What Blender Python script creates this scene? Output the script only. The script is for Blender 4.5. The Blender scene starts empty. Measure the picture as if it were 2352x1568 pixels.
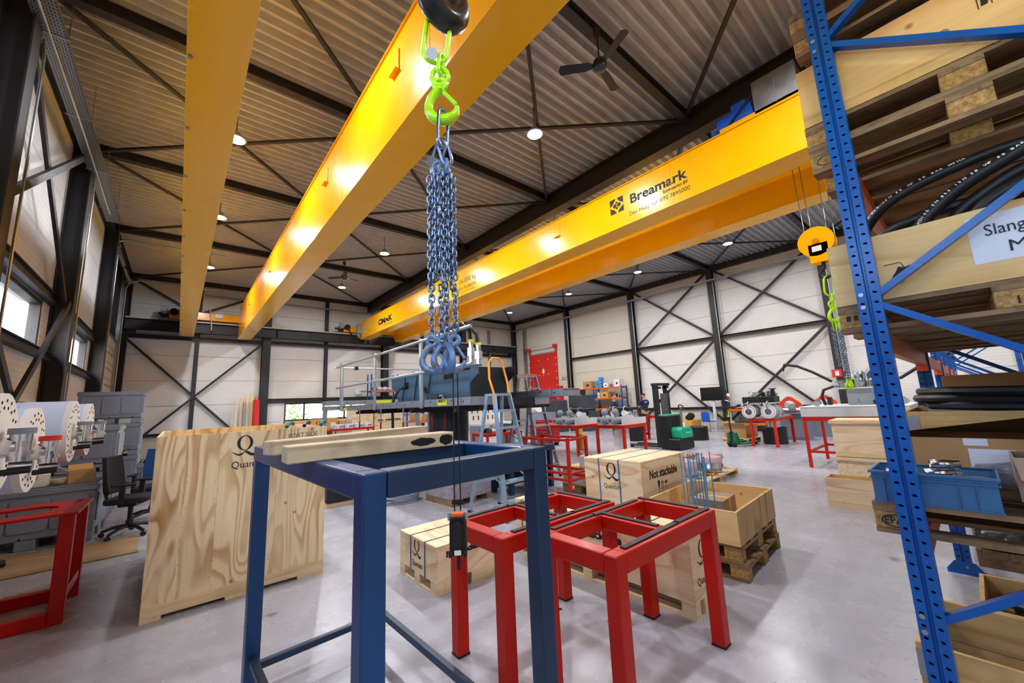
import bpy, bmesh, math, random
from mathutils import Vector, Matrix
rnd = random.Random(7)
SC = bpy.context.scene
COL = SC.collection

# ---------------------------------------------------------------- camera
cam = bpy.data.cameras.new('camera'); cam.sensor_width = 36.0; cam.lens = 36.0 * 892.68 / 2352; cam.clip_start = 0.05; cam.clip_end = 400
camo = bpy.data.objects.new('camera', cam); COL.objects.link(camo); SC.camera = camo
yaw, pitch, roll = 0.70922504, 0.15739045, -0.04420023
_f = Vector((math.sin(yaw) * math.cos(pitch), math.cos(yaw) * math.cos(pitch), math.sin(pitch)))
_r = Vector((math.cos(yaw), -math.sin(yaw), 0)); _u = _r.cross(_f)
_r2 = math.cos(roll) * _r + math.sin(roll) * _u; _u2 = -math.sin(roll) * _r + math.cos(roll) * _u
camo.matrix_world = Matrix(((_r2.x, _u2.x, -_f.x, 0), (_r2.y, _u2.y, -_f.y, 0), (_r2.z, _u2.z, -_f.z, 1.6), (0, 0, 0, 1)))

# ---------------------------------------------------------------- sky, exposure
W = bpy.data.worlds.new('sky'); SC.world = W; W.use_nodes = True
_n = W.node_tree.nodes; _l = W.node_tree.links
_sky = _n.new('ShaderNodeTexSky'); _sky.sky_type = 'NISHITA'; _sky.sun_disc = False; _sky.sun_elevation = math.radians(38); _sky.sun_rotation = math.radians(200)
_bg = _n['Background']; _bg.inputs[1].default_value = 2.2
_l.new(_sky.outputs[0], _bg.inputs[0])
LAMP_W = 150.0          # watts of one high-bay lamp
SC.view_settings.view_transform = 'Standard'; SC.view_settings.look = 'None'
SC.view_settings.exposure = 0.12; SC.view_settings.gamma = 1.0; SC.view_settings.use_curve_mapping = False
SC.cycles.use_denoising = True
SC.cycles.use_adaptive_sampling = True; SC.cycles.adaptive_threshold = 0.08
SC.cycles.max_bounces = 6; SC.cycles.diffuse_bounces = 3; SC.cycles.glossy_bounces = 3; SC.cycles.transparent_max_bounces = 8
SC.cycles.sample_clamp_indirect = 6.0

# ---------------------------------------------------------------- mesh helpers
class MB:
    def __init__(s): s.v = []; s.f = []
    def add(s, vs, fs, M=None):
        o = len(s.v)
        s.v += [tuple(M @ Vector(p)) if M else tuple(p) for p in vs]
        s.f += [[i + o for i in f] for f in fs]; return s
    def box(s, a, b, M=None):
        x0, y0, z0 = a; x1, y1, z1 = b
        return s.add([(x0,y0,z0),(x1,y0,z0),(x1,y1,z0),(x0,y1,z0),(x0,y0,z1),(x1,y0,z1),(x1,y1,z1),(x0,y1,z1)],
                     [(3,2,1,0),(4,5,6,7),(0,1,5,4),(1,2,6,5),(2,3,7,6),(3,0,4,7)], M)
    def cbox(s, c, d, M=None):
        return s.box((c[0]-d[0]/2, c[1]-d[1]/2, c[2]-d[2]/2), (c[0]+d[0]/2, c[1]+d[1]/2, c[2]+d[2]/2), M)
    def bar(s, p, q, w, h, up=(0,0,1)):
        p = Vector(p); q = Vector(q); d = q - p; L = d.length; d.normalize()
        u = Vector(up); sd = d.cross(u)
        if sd.length < 1e-4: sd = d.cross(Vector((1,0,0)))
        sd.normalize(); u = sd.cross(d)
        M = Matrix(((sd.x,d.x,u.x,p.x),(sd.y,d.y,u.y,p.y),(sd.z,d.z,u.z,p.z),(0,0,0,1)))
        return s.box((-w/2,0,-h/2),(w/2,L,h/2), M)
    def cyl(s, p, q, r, r2=None, n=14, caps=True):
        r2 = r if r2 is None else r2
        p = Vector(p); q = Vector(q); d = (q-p).normalized()
        a = d.cross(Vector((0,0,1)))
        if a.length < 1e-4: a = Vector((1,0,0))
        a.normalize(); b = d.cross(a)
        vs = []; fs = []
        for i in range(n):
            t = 2*math.pi*i/n; o = a*math.cos(t) + b*math.sin(t)
            vs += [p + o*r, q + o*r2]
        for i in range(n):
            j = (i+1) % n; fs.append((2*i, 2*j, 2*j+1, 2*i+1))
        if caps: fs += [tuple(2*i for i in range(n))[::-1], tuple(2*i+1 for i in range(n))]
        return s.add(vs, fs)
    def tube(s, pts, r, n=8, closed=False):
        P = [Vector(p) for p in pts]; N = len(P); vs = []; fs = []
        ref = Vector((0,0,1)); prev = None
        for i, p in enumerate(P):
            if closed: t = P[(i+1) % N] - P[i-1]
            else: t = P[min(i+1,N-1)] - P[max(i-1,0)]
            t.normalize()
            if prev is None:
                a = t.cross(ref)
                if a.length < 1e-3: a = t.cross(Vector((1,0,0)))
            else: a = prev - t*prev.dot(t)
            a.normalize(); prev = a; b = t.cross(a)
            rr = r[i] if isinstance(r, (list, tuple)) else r
            for k in range(n):
                an = 2*math.pi*k/n; vs.append(p + (a*math.cos(an) + b*math.sin(an))*rr)
        for i in range(N if closed else N-1):
            j = (i+1) % N
            for k in range(n):
                m = (k+1) % n; fs.append((i*n+k, i*n+m, j*n+m, j*n+k))
        if not closed: fs += [tuple(range(n))[::-1], tuple((N-1)*n+k for k in range(n))]
        return s.add(vs, fs)
    def lathe(s, prof, n=18, M=None):
        vs = []; fs = []; m = len(prof)
        for i in range(n):
            t = 2*math.pi*i/n
            vs += [(r*math.cos(t), r*math.sin(t), z) for r, z in prof]
        for i in range(n):
            j = (i+1) % n
            for k in range(m-1): fs.append((i*m+k, j*m+k, j*m+k+1, i*m+k+1))
        fs += [tuple(i*m for i in range(n))[::-1], tuple(i*m+m-1 for i in range(n))]
        return s.add(vs, fs, M)
    def prism(s, poly, d0, d1, ax='z', M=None):
        n = len(poly)
        def w(p, d):
            if ax == 'z': return (p[0], p[1], d)
            if ax == 'y': return (p[0], d, p[1])
            return (d, p[0], p[1])
        vs = [w(p, d0) for p in poly] + [w(p, d1) for p in poly]
        fs = [tuple(range(n))[::-1], tuple(range(n, 2*n))] + [(i, (i+1) % n, n+(i+1) % n, n+i) for i in range(n)]
        return s.add(vs, fs, M)
    def frame(s, a, b, t, ax='z', d0=0, d1=.02):
        "rectangular ring a..b with width t"
        x0, y0 = a; x1, y1 = b
        def w(p, d): return (p[0],p[1],d) if ax == 'z' else (p[0],d,p[1]) if ax == 'y' else (d,p[0],p[1])
        for (p, q) in (((x0,y0),(x1,y0+t)),((x0,y1-t),(x1,y1)),((x0,y0+t),(x0+t,y1-t)),((x1-t,y0+t),(x1,y1-t))):
            A = w(p,d0); B_ = w(q,d1)
            s.box(tuple(min(i,j) for i,j in zip(A,B_)), tuple(max(i,j) for i,j in zip(A,B_)))
        return s
    def sphere(s, c, r, n=12, m=8, sz=1.0):
        prof = [(max(1e-4, r*math.sin(math.pi*i/m)), -r*sz*math.cos(math.pi*i/m)) for i in range(m+1)]
        return s.lathe(prof, n, Matrix.Translation(c))
    def mesh(s, name):
        m = bpy.data.meshes.new(name); m.from_pydata(s.v, [], s.f)
        bm = bmesh.new(); bm.from_mesh(m); bmesh.ops.recalc_face_normals(bm, faces=bm.faces); bm.to_mesh(m); bm.free()
        return m

def part(name, mb, mat, parent=None, smooth=False, bev=0, loc=None, rot=None, label=None, seg=1):
    me = mb.mesh(name) if isinstance(mb, MB) else mb
    if not me.materials: me.materials.append(MATS[mat] if isinstance(mat, str) else mat)
    if smooth and isinstance(mb, MB):
        me.polygons.foreach_set('use_smooth', [True]*len(me.polygons)); me.set_sharp_from_angle(angle=math.radians(38))
    o = bpy.data.objects.new(name, me); COL.objects.link(o)
    if parent: o.parent = parent
    if loc: o.location = loc
    if rot: o.rotation_euler = rot
    if bev:
        b = o.modifiers.new('bevel', 'BEVEL'); b.width = bev; b.segments = seg; b.limit_method = 'ANGLE'; b.angle_limit = math.radians(40)
    if label: o['label'] = label
    return o
def tag(o, label, cat, group=None, kind=None):
    o['label'] = label; o['category'] = cat
    if group: o['group'] = group
    if kind: o['kind'] = kind
    return o
def thing(name, label, cat, loc=(0,0,0), rz=0.0, group=None, kind=None):
    o = bpy.data.objects.new(name, None); COL.objects.link(o); o.empty_display_size = .1
    o.location = loc; o.rotation_euler = (0,0,rz)
    return tag(o, label, cat, group, kind)
def copy_tree(o, parent=None, label=None, loc=None, rz=None):
    c = o.copy(); COL.objects.link(c); c.parent = parent
    if label: c['label'] = label
    if loc: c.location = loc
    if rz is not None: c.rotation_euler = (0,0,rz)
    for ch in o.children: copy_tree(ch, c)
    return c
_cache = {}
def cached(key, fn):
    if key not in _cache: _cache[key] = fn()
    return _cache[key]
def bmesh_box(dx, dy, dz, mat, name='piece'):
    def mk():
        me = MB().box((-dx/2,-dy/2,-dz/2),(dx/2,dy/2,dz/2)).mesh(name); me.materials.append(MATS[mat]); return me
    return cached(('box', round(dx,4), round(dy,4), round(dz,4), mat), mk)
def boxpart(name, a, b, mat, parent, bev=0, rot=None, label=None):
    "box from corner a to corner b; alike boxes share one mesh"
    d = [abs(q-p) for p, q in zip(a,b)]; c = [(p+q)/2 for p, q in zip(a,b)]
    return part(name, bmesh_box(d[0], d[1], d[2], mat), mat, parent, bev=bev, loc=c, rot=rot, label=label)

# orientation of flat lettering: reads left to right as seen from that side
FACE = {'-Y': Matrix(((1,0,0),(0,0,-1),(0,1,0))), '-X': Matrix(((0,0,-1),(-1,0,0),(0,1,0))), '+Z': Matrix(((1,0,0),(0,1,0),(0,0,1))),
        '+Y': Matrix(((-1,0,0),(0,0,1),(0,1,0)))}
def text_mesh(s, size=1.0, align='LEFT', shear=0, space=1.0, bold=0, depth=.0006):
    cu = bpy.data.curves.new('lettering', 'FONT'); cu.body = s; cu.size = size; cu.align_x = align; cu.align_y = 'BOTTOM_BASELINE'
    cu.shear = shear; cu.space_character = space; cu.extrude = depth; cu.offset = bold; cu.resolution_u = 3
    o = bpy.data.objects.new('lettering', cu); COL.objects.link(o)
    dg = bpy.context.evaluated_depsgraph_get(); me = bpy.data.meshes.new_from_object(o.evaluated_get(dg))
    bpy.data.objects.remove(o); bpy.data.curves.remove(cu)
    me.materials.clear()
    return me
def lettering(s, size, face, loc, mat, parent, align='LEFT', width=None, rz=0, name='lettering', **kw):
    me = text_mesh(s, size, align, **kw)
    o = part(name, me, mat, parent)
    M = FACE[face].to_4x4() @ Matrix.Rotation(rz, 4, 'Z')
    if width:
        xs = [v.co.x for v in me.vertices]; k = width/(max(xs)-min(xs)); M = M @ Matrix.Diagonal((k,1,1,1))
    o.matrix_local = Matrix.Translation(loc) @ M
    return o
def decal(polys, face, loc, mat, parent, name='print', d=.0008):
    "flat print: list of 2D polygons"
    mb = MB()
    for p in polys: mb.prism(p, 0, d)
    o = part(name, mb, mat, parent); o.matrix_local = Matrix.Translation(loc) @ FACE[face].to_4x4()
    return o

# ---------------------------------------------------------------- materials
MATS = {}
def lin(h):
    h = h.lstrip('#'); c = [int(h[i:i+2],16)/255 for i in (0,2,4)]
    return [x/12.92 if x <= .04045 else ((x+.055)/1.055)**2.4 for x in c]
def rgba(h, k=1.0): return tuple(min(1, x*k) for x in lin(h)) + (1,)
class NT:
    def __init__(s, name):
        m = bpy.data.materials.new(name); m.use_nodes = True; s.m = m; s.n = m.node_tree.nodes; s.l = m.node_tree.links
        s.b = s.n['Principled BSDF']; MATS[name] = m
    def __call__(s, t, **kw):
        nd = s.n.new('ShaderNode'+t)
        for k, v in kw.items():
            if k.startswith('i_'):
                key = k[2:]; key = int(key) if key.isdigit() else key.replace('_',' ')
                nd.inputs[key].default_value = v
            else: setattr(nd, k, v)
        return nd
    def link(s, a, b): s.l.new(a, b)
    def obj(s, scale=(1,1,1), rand=True, rot=(0,0,0)):
        tc = s('TexCoord'); mp = s('Mapping'); mp.inputs['Scale'].default_value = scale; mp.inputs['Rotation'].default_value = rot
        s.link(tc.outputs['Object'], mp.inputs['Vector'])
        if rand:
            oi = s('ObjectInfo'); mu = s('Math', operation='MULTIPLY'); mu.inputs[1].default_value = 37.0
            s.link(oi.outputs['Random'], mu.inputs[0]); cx = s('CombineXYZ')
            for i in range(3): s.link(mu.outputs[0], cx.inputs[i])
            s.link(cx.outputs[0], mp.inputs['Location'])
        return mp.outputs[0]
    def noise(s, vec, scale, detail=3, rough=.5, dist=0):
        nd = s('TexNoise'); nd.inputs['Scale'].default_value = scale; nd.inputs['Detail'].default_value = detail; nd.inputs['Roughness'].default_value = rough; nd.inputs['Distortion'].default_value = dist
        s.link(vec, nd.inputs['Vector']); return nd.outputs[0]
    def ramp(s, fac, stops):
        nd = s('ValToRGB'); cr = nd.color_ramp
        while len(cr.elements) < len(stops): cr.elements.new(.5)
        for e, (p, c) in zip(cr.elements, stops): e.position = p; e.color = c
        s.link(fac, nd.inputs[0]); return nd.outputs[0]
    def mix(s, fac, a, b, mode='MIX'):
        nd = s('MixRGB', blend_type=mode)
        for sock, v in zip(nd.inputs, (fac, a, b)):
            if hasattr(v, 'is_output') or hasattr(v, 'links'): s.link(v, sock)
            else: sock.default_value = v
        return nd.outputs[0]
    def math(s, op, a, b=None):
        nd = s('Math', operation=op)
        for sock, v in zip(nd.inputs, (a, b)):
            if v is None: continue
            if hasattr(v, 'links'): s.link(v, sock)
            else: sock.default_value = v
        return nd.outputs[0]
    def bump(s, h, strength=.3, dist=.01):
        nd = s('Bump'); nd.inputs['Strength'].default_value = strength; nd.inputs['Distance'].default_value = dist
        s.link(h, nd.inputs['Height']); s.link(nd.outputs[0], s.b.inputs['Normal'])
    def base(s, c):
        if hasattr(c, 'links'): s.link(c, s.b.inputs['Base Color'])
        else: s.b.inputs['Base Color'].default_value = c
    def set(s, rough=.5, metal=0, spec=.5, coat=0, trans=0, emit=None, es=0):
        b = s.b.inputs; b['Roughness'].default_value = rough; b['Metallic'].default_value = metal; b['Specular IOR Level'].default_value = spec
        b['Coat Weight'].default_value = coat; b['Transmission Weight'].default_value = trans; b['Coat Roughness'].default_value = .15
        if emit: b['Emission Color'].default_value = emit; b['Emission Strength'].default_value = es
        return s.m
def plain(name, h, rough=.5, metal=0, var=.08, scale=6, coat=0, bump=0, spec=.4):
    t = NT(name); v = t.obj(); n = t.noise(v, scale, 4, .6)
    t.base(t.ramp(n, [(.25, rgba(h,1-var)), (.75, rgba(h,1+var))]))
    r = t.math('ADD', t.math('MULTIPLY', n, .2), max(.02, rough-.1)); t.set(rough, metal, spec, coat); t.link(r, t.b.inputs['Roughness'])
    if bump: t.bump(t.noise(v, scale*12, 3), bump, .002)
    return t.m
def worn(name, h, wear, rough=.4, amt=.62, scale=5, coat=0, metal=0):
    "paint with chips and scuffs of another colour"
    t = NT(name); v = t.obj(); n = t.noise(v, scale, 3); f = t.noise(v, scale*14, 5, .7)
    base = t.ramp(n, [(.2, rgba(h,.86)), (.8, rgba(h,1.12))])
    m = t.math('GREATER_THAN', t.math('ADD', t.math('MULTIPLY', n, .35), t.math('MULTIPLY', f, .75)), amt)
    t.base(t.mix(m, base, rgba(wear))); t.set(rough, metal, .5, coat); return t.m
def ply(name, light, mid, dark, grain='z', rings=9.0, rough=.62):
    "rotary cut veneer: contour figure stretched along the grain"
    t = NT(name); k = {'x': (.55,2.6,2.6), 'y': (2.6,.55,2.6), 'z': (2.6,2.6,.55)}[grain]
    v = t.obj(k); n = t.noise(v, 1.25, 1.6, .45, .35)
    w = t.math('FRACT', t.math('MULTIPLY', n, rings))
    fig = t.ramp(w, [(0, rgba(light)), (.42, rgba(light,.97)), (.62, rgba(mid)), (.86, rgba(dark)), (1, rgba(light))])
    k2 = {'x': (3,70,70), 'y': (70,3,70), 'z': (70,70,3)}[grain]
    fine = t.noise(t.obj(k2), 1.0, 3, .6)
    pat = t.noise(t.obj((1,1,1)), 1.6, 3)
    c = t.mix(t.ramp(pat, [(.3,(.15,.15,.15,1)), (.7,(.95,.95,.95,1))]), rgba(light), fig)
    c = t.mix(.35, c, t.mix(1.0, c, t.ramp(fine, [(.3,(.72,.66,.58,1)), (.7,(1,1,1,1))]), 'MULTIPLY'))
    kv = t('TexVoronoi'); kv.inputs['Scale'].default_value = 2.3; t.link(t.obj((1.6,1.6,1.6)), kv.inputs['Vector'])
    knot = t.ramp(kv.outputs['Distance'], [(0,(.22,.12,.06,1)), (.035,(.45,.29,.16,1)), (.075,(1,1,1,1))])
    c = t.mix(.8, c, t.mix(1.0, c, knot, 'MULTIPLY'))
    t.base(c); t.set(rough, 0, .3); t.bump(fine, .12, .002); return t.m
def timber(name, light, dark, grain='x', dirt=.25, rough=.7):
    t = NT(name); k = {'x': (1.2,26,26), 'y': (26,1.2,26), 'z': (26,26,1.2)}[grain]
    n = t.noise(t.obj(k), 1.0, 4, .6, .6); c = t.ramp(n, [(.28, rgba(dark)), (.5, rgba(light,.95)), (.8, rgba(light,1.08))])
    d = t.noise(t.obj((1,1,1)), 7, 5, .65)
    c = t.mix(t.ramp(d, [(.48,(0,0,0,1)), (.72,(dirt,dirt,dirt,1))]), c, rgba('4A4238'))
    t.base(c); t.set(rough, 0, .25); t.bump(n, .2, .003); return t.m
def metal(name, h, rough=.35, var=.12, aniso=None):
    t = NT(name); k = {'x': (1,40,40), 'y': (40,1,40), 'z': (40,40,1), None: (5,5,5)}[aniso]
    n = t.noise(t.obj(k), 1.0, 3); t.base(t.ramp(n, [(.25, rgba(h,1-var)), (.75, rgba(h,1+var))]))
    t.set(rough, 1.0); t.link(t.math('ADD', t.math('MULTIPLY', n, .25), rough-.1), t.b.inputs['Roughness']); return t.m
# ---------------------------------------------------------------- material library
def floor_mat():
    t = NT('concrete_floor'); v = t.obj((1,1,1), False)
    big = t.noise(v, .55, 4, .6); med = t.noise(v, 3.2, 5, .65); st = t.noise(t.obj((9,2.2,1), False, (0,0,.5)), 1.0, 6, .7, .3)
    c = t.ramp(big, [(.3, rgba('9A9AA4')), (.7, rgba('A8A8B2'))])
    c = t.mix(.35, c, t.ramp(med, [(.3, rgba('94949E')), (.7, rgba('B0B0BA'))]))
    c = t.mix(t.ramp(st, [(.60,(0,0,0,1)), (.80,(.4,.4,.4,1))]), c, rgba('767680'))
    vo = t('TexVoronoi'); vo.inputs['Scale'].default_value = 1.1; t.link(t.obj((1,1.35,1), False), vo.inputs['Vector'])
    wob = t.math('ADD', vo.outputs['Distance'], t.math('MULTIPLY', t.noise(v, 9, 3), .12))
    c = t.mix(t.ramp(wob, [(.10,(.7,.7,.7,1)), (.135,(0,0,0,1))]), c, rgba('5C5C62'))
    v2 = t('TexVoronoi'); v2.inputs['Scale'].default_value = 5.5; t.link(v, v2.inputs['Vector'])
    c = t.mix(t.ramp(v2.outputs['Distance'], [(.03,(.75,.75,.75,1)), (.05,(0,0,0,1))]), c, rgba('3E3E44'))
    t.base(c); t.set(.3, 0, .55)
    t.link(t.math('ADD', t.math('MULTIPLY', med, .16), .19), t.b.inputs['Roughness']); t.bump(t.noise(v, 40, 3), .05, .002)
floor_mat()
def ribbed(name, h, pitch, line):
    t = NT(name); v = t.obj((1,1,1), False); sx = t('SeparateXYZ'); t.link(v, sx.inputs[0])
    fr = t.math('FRACT', t.math('MULTIPLY', sx.outputs[2], 1/pitch)); gr = t.math('GREATER_THAN', fr, .8)
    n = t.noise(v, 2.0, 3); c = t.ramp(n, [(.3, rgba(h,.96)), (.7, rgba(h,1.02))])
    t.base(t.mix(gr, c, t.mix(1.0, c, (line,line,line,1), 'MULTIPLY'))); t.set(.45, 0, .4); t.bump(gr, .35, .01)  # grooves also darkened in the colour, to hold their shade at a distance
ribbed('panel_white', 'DEDDDC', .10, .88); ribbed('panel_door', 'E2DAC6', .60, .75)
plain('panel_smooth', 'D3CEC2', .6, var=.04, scale=1.5); plain('plinth', 'C2BEB4', .75, var=.07, scale=3, bump=.1)
plain('wall_core', 'B9B5AC', .8, var=.03)
plain('steel_dark', '26252A', .5, var=.15, scale=3); plain('steel_black', '1A1A1D', .55, var=.1)
plain('rail_steel', 'C9C4B8', .35, var=.1)
def deck():
    t = NT('deck_metal'); v = t.obj((1,1,1), False); n = t.noise(v, 4, 3)
    vo = t('TexVoronoi'); vo.inputs['Scale'].default_value = 55; t.link(t.obj((1,1,1), False), vo.inputs['Vector'])
    c = t.ramp(n, [(.3, rgba('A8A9AA')), (.7, rgba('B6B7B8'))]); c = t.mix(t.ramp(vo.outputs['Distance'], [(.22,(.4,.4,.4,1)), (.3,(0,0,0,1))]), c, rgba('6C6C6C'))
    t.base(c); t.set(.5, .15, .4)
deck()
plain('crane_yellow', 'FFB800', .24, var=.03, scale=2, coat=.22, spec=.3); plain('crane_orange', 'D98300', .35, var=.04)
plain('print_black', '15161C', .6, var=.05); plain('print_white', 'E9E9EC', .6, var=.03)
metal('galvanised', 'A9ADB0', .42); metal('aluminium', 'B9C0C8', .32, aniso='y'); metal('steel_bright', 'C8CACD', .2); metal('chain_steel', '8294B0', .28, .3)
metal('chrome', 'D8DADF', .12); metal('brass', 'B08A3A', .25)
def tray_mat():
    t = NT('tray_perforated'); v = t.obj((1,1,1), False); sp = t('SeparateXYZ'); t.link(v, sp.inputs[0])
    a = t.math('LESS_THAN', t.math('FRACT', t.math('MULTIPLY', sp.outputs[1], 16)), .55)
    b = t.math('LESS_THAN', t.math('FRACT', t.math('MULTIPLY', sp.outputs[0], 30)), .45)
    m = t.math('MULTIPLY', a, b); t.base(t.mix(m, rgba('9A9A98'), rgba('24221F'))); t.set(.45, .75)
    t.link(t.math('SUBTRACT', .8, t.math('MULTIPLY', m, .8)), t.b.inputs['Metallic'])
tray_mat()
plain('frame_blue', '0B4074', .36, var=.22, scale=2.5, coat=.1); worn('frame_navy', '0F3152', 'A9AFB6', .40, .80, 3.0)
plain('table_red', 'B81404', .36, var=.1, scale=3, coat=.05, spec=.3); plain('table_red_far', 'BE2210', .4, var=.1, spec=.25); plain('rubber', '17171B', .6, var=.2, scale=14)
plain('rack_blue', '0054A8', .3, var=.1, scale=4, coat=.15, spec=.35); worn('rack_orange', 'C2541B', '7A3413', .38, .86, 4.0); plain('beam_orange', 'E8641E', .4, var=.08)
ply('ply_pine', 'EBD5AC', 'D9B380', 'BD9260', 'z', 10); ply('ply_x', 'EEDAB6', 'E0C094', 'C8A274', 'x', 7); ply('ply_y', 'EEDAB6', 'E0C094', 'C8A274', 'y', 7)
ply('ply_gold', 'E8C68A', 'D4A564', 'B4844A', 'y', 6)
timber('pine_x', 'E8D2A8', 'CFAF7A', 'x', .1); timber('pine_y', 'E8D2A8', 'CFAF7A', 'y', .1); timber('pine_z', 'E8D2A8', 'CFAF7A', 'z', .1)
timber('old_x', '94795A', '5E4A36', 'x', .6); timber('old_y', '94795A', '5E4A36', 'y', .6)
timber('old_pale', 'D8C7A4', 'B4A180', 'x', .35)
plain('strap_blue', '3C6AA4', .4, var=.05); plain('strap_navy', '2C3A5C', .4, var=.05); plain('print_navy', '1B2236', .6, var=.05)
ply('ply_figured', 'F0DCB4', 'CBA26C', 'AA7E48', 'z', 12)
plain('sling_teal', '1E6A6E', .7)
ply('ply_rough', 'C6A878', 'A98A5C', '8C6E46', 'z', 5)
timber('pine_gold', 'D8B478', 'B58A50', 'y', .25)
def film():
    t = NT('black_film'); n_ = t.noise(t.obj((1,1,1)), 14, 5, .7, 1.5); t.base(rgba('0C0D11')); t.set(.12, 0, .7, .4); t.bump(n_, 1.0, .04)
film()
plain('cardboard_orange', 'D99A4E', .7, var=.06); plain('pink_end', '8E4A52', .5); metal('ladder_blue', 'A9C4DC', .38, .08)
plain('wire_guard', '4A4A50', .5, var=.3, scale=30)
def block():
    t = NT('pressed_block'); v = t.obj((40,40,40)); n = t.noise(v, 1.0, 4, .7); c = t.ramp(n, [(.3, rgba('7A5C38')), (.55, rgba('B08C58')), (.8, rgba('CDAE7C'))])
    t.base(c); t.set(.85, 0, .2); t.bump(n, .5, .004)
block()
plain('cardboard', 'B58C5E', .8, var=.08, scale=4); plain('cardboard_grey', '8E7A6A', .8, var=.08); plain('paper', 'DCE2EE', .7, var=.03); plain('paper_white', 'E9E9E6', .7, var=.03)
plain('plastic_grey', '7C8494', .42, var=.06, scale=3); plain('plastic_blue', '3E6E9C', .4, var=.08); plain('plastic_black', '16171A', .45, var=.15)
plain('hose_black', '17191D', .42, var=.25, scale=10); plain('hose_grey', '8A99AB', .4, var=.1)
plain('white_paint', 'DFE2E6', .35, var=.03, coat=.2); plain('tank_grey', 'C6CBD1', .4, var=.03); plain('motor_grey', '8E979F', .35, var=.1)
plain('lime', 'B4F000', .32, var=.06, coat=.3); plain('hook_black', '14161B', .3, var=.3, scale=9, coat=.3)
worn('hook_rust', '6A96C8', '9A6C22', .4, .60, 9.0, metal=.3)
plain('teal_green', '12A57C', .35, var=.06, coat=.3); plain('jack_green', '0C6B4A', .4, var=.1)
plain('orange_handle', 'F0A010', .35, var=.05); plain('fire_red', 'D42A22', .45, var=.05); plain('signal_yellow', 'E6E21A', .5, var=.04); plain('label_yellow', 'D9E021', .5, var=.03)
plain('navy_cloth', '1A2846', .85, var=.12); plain('skin', 'C08A6C', .6, var=.05); plain('hair_dark', '3A2E28', .8, var=.2); plain('trouser', '20242E', .85, var=.12)
plain('fabric_black', '1B1B1E', .9, var=.15, bump=.3); plain('fabric_blue', '123A7A', .85, var=.1, bump=.2); plain('blue_plastic', '1A56C4', .4, var=.06)
plain('cabinet_dark', '3E4650', .5, var=.05); plain('bag_gold', 'C99A3A', .6, var=.2); plain('cloth_pink', 'C9A9B0', .85, var=.12, bump=.2)
plain('machine_blue', '3D5E78', .42, var=.18, scale=2); plain('machine_dark', '161C26', .5, var=.15); plain('rod_blue', '4F93C4', .4, var=.08)
plain('red_cast', 'E0401F', .45, var=.08); plain('tube_white', 'C6D4EA', .4, var=.05); plain('disc_cream', 'E4E0DC', .5, var=.04); plain('dark_hole', '0A0A0C', .8, var=.02)
plain('leaf', '7FA332', .8, var=.3, scale=9); plain('outdoor_paving', 'A8A49C', .9, var=.1); plain('bark', '5B4A38', .9)
plain('pink_tag', 'E28AA0', .6); plain('screen_black', '0B0B0D', .2, var=.02); plain('floor_mat_wood', '9A8060', .6, var=.2, scale=3)
plain('blue_roll', '4D8FD0', .6, var=.05); plain('sign_green', '4FA386', .5); plain('grey_board', 'C6CFCF', .5); plain('toolbox_red', '8E1A1C', .4, var=.08)
def glass():
    t = NT('window_glass'); b = t.b.inputs; t.base((.93,.97,1,1)); b['Transmission Weight'].default_value = 1; b['Roughness'].default_value = 0; b['IOR'].default_value = 1.05; b['Specular IOR Level'].default_value = .3
    tr = t('BsdfTransparent'); gl = t('BsdfGlossy'); gl.inputs['Roughness'].default_value = .02; mx = t('MixShader'); mx.inputs[0].default_value = .06
    t.link(tr.outputs[0], mx.inputs[1]); t.link(gl.outputs[0], mx.inputs[2]); t.link(mx.outputs[0], t.n['Material Output'].inputs[0])
glass()
def wrap():
    t = NT('stretch_wrap'); v = t.obj((1,1,1)); n = t.noise(v, 9, 5, .7, 1.2)
    t.base(t.ramp(n, [(.3, rgba('8C8794')), (.6, rgba('B9B4C2')), (.8, rgba('E4E2EC'))])); t.set(.18, 0, .6, .3); t.bump(n, .8, .03)
    tr = t('BsdfTransparent'); mx = t('MixShader'); mx.inputs[0].default_value = .78
    t.link(tr.outputs[0], mx.inputs[1]); t.link(t.b.outputs[0], mx.inputs[2]); t.link(mx.outputs[0], t.n['Material Output'].inputs[0])
wrap()
def emitter(name, col, s):
    t = NT(name); t.base((1,1,1,1)); t.set(.5, emit=col, es=s)
emitter('lamp_diffuser', (1,.97,.94,1), 12.0)

# ---------------------------------------------------------------- the hall
XL, XR, YF, YB, ZT = -2.1, 19.3, 22.4, -8.0, 7.7
NODE = [-5.6, -1.2, 3.2, 7.45, 11.85, 16.7, 22.1]
def struct(name, mb, mat, label, cat, **kw):
    o = part(name, mb, mat, **kw); return tag(o, label, cat, kind='structure')
struct('floor', MB().box((XL-.3, YB-.3, -.25), (XR+.3, YF+.3, 0)), 'concrete_floor', 'scuffed pale grey polished concrete floor of the workshop', 'floor')
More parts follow.
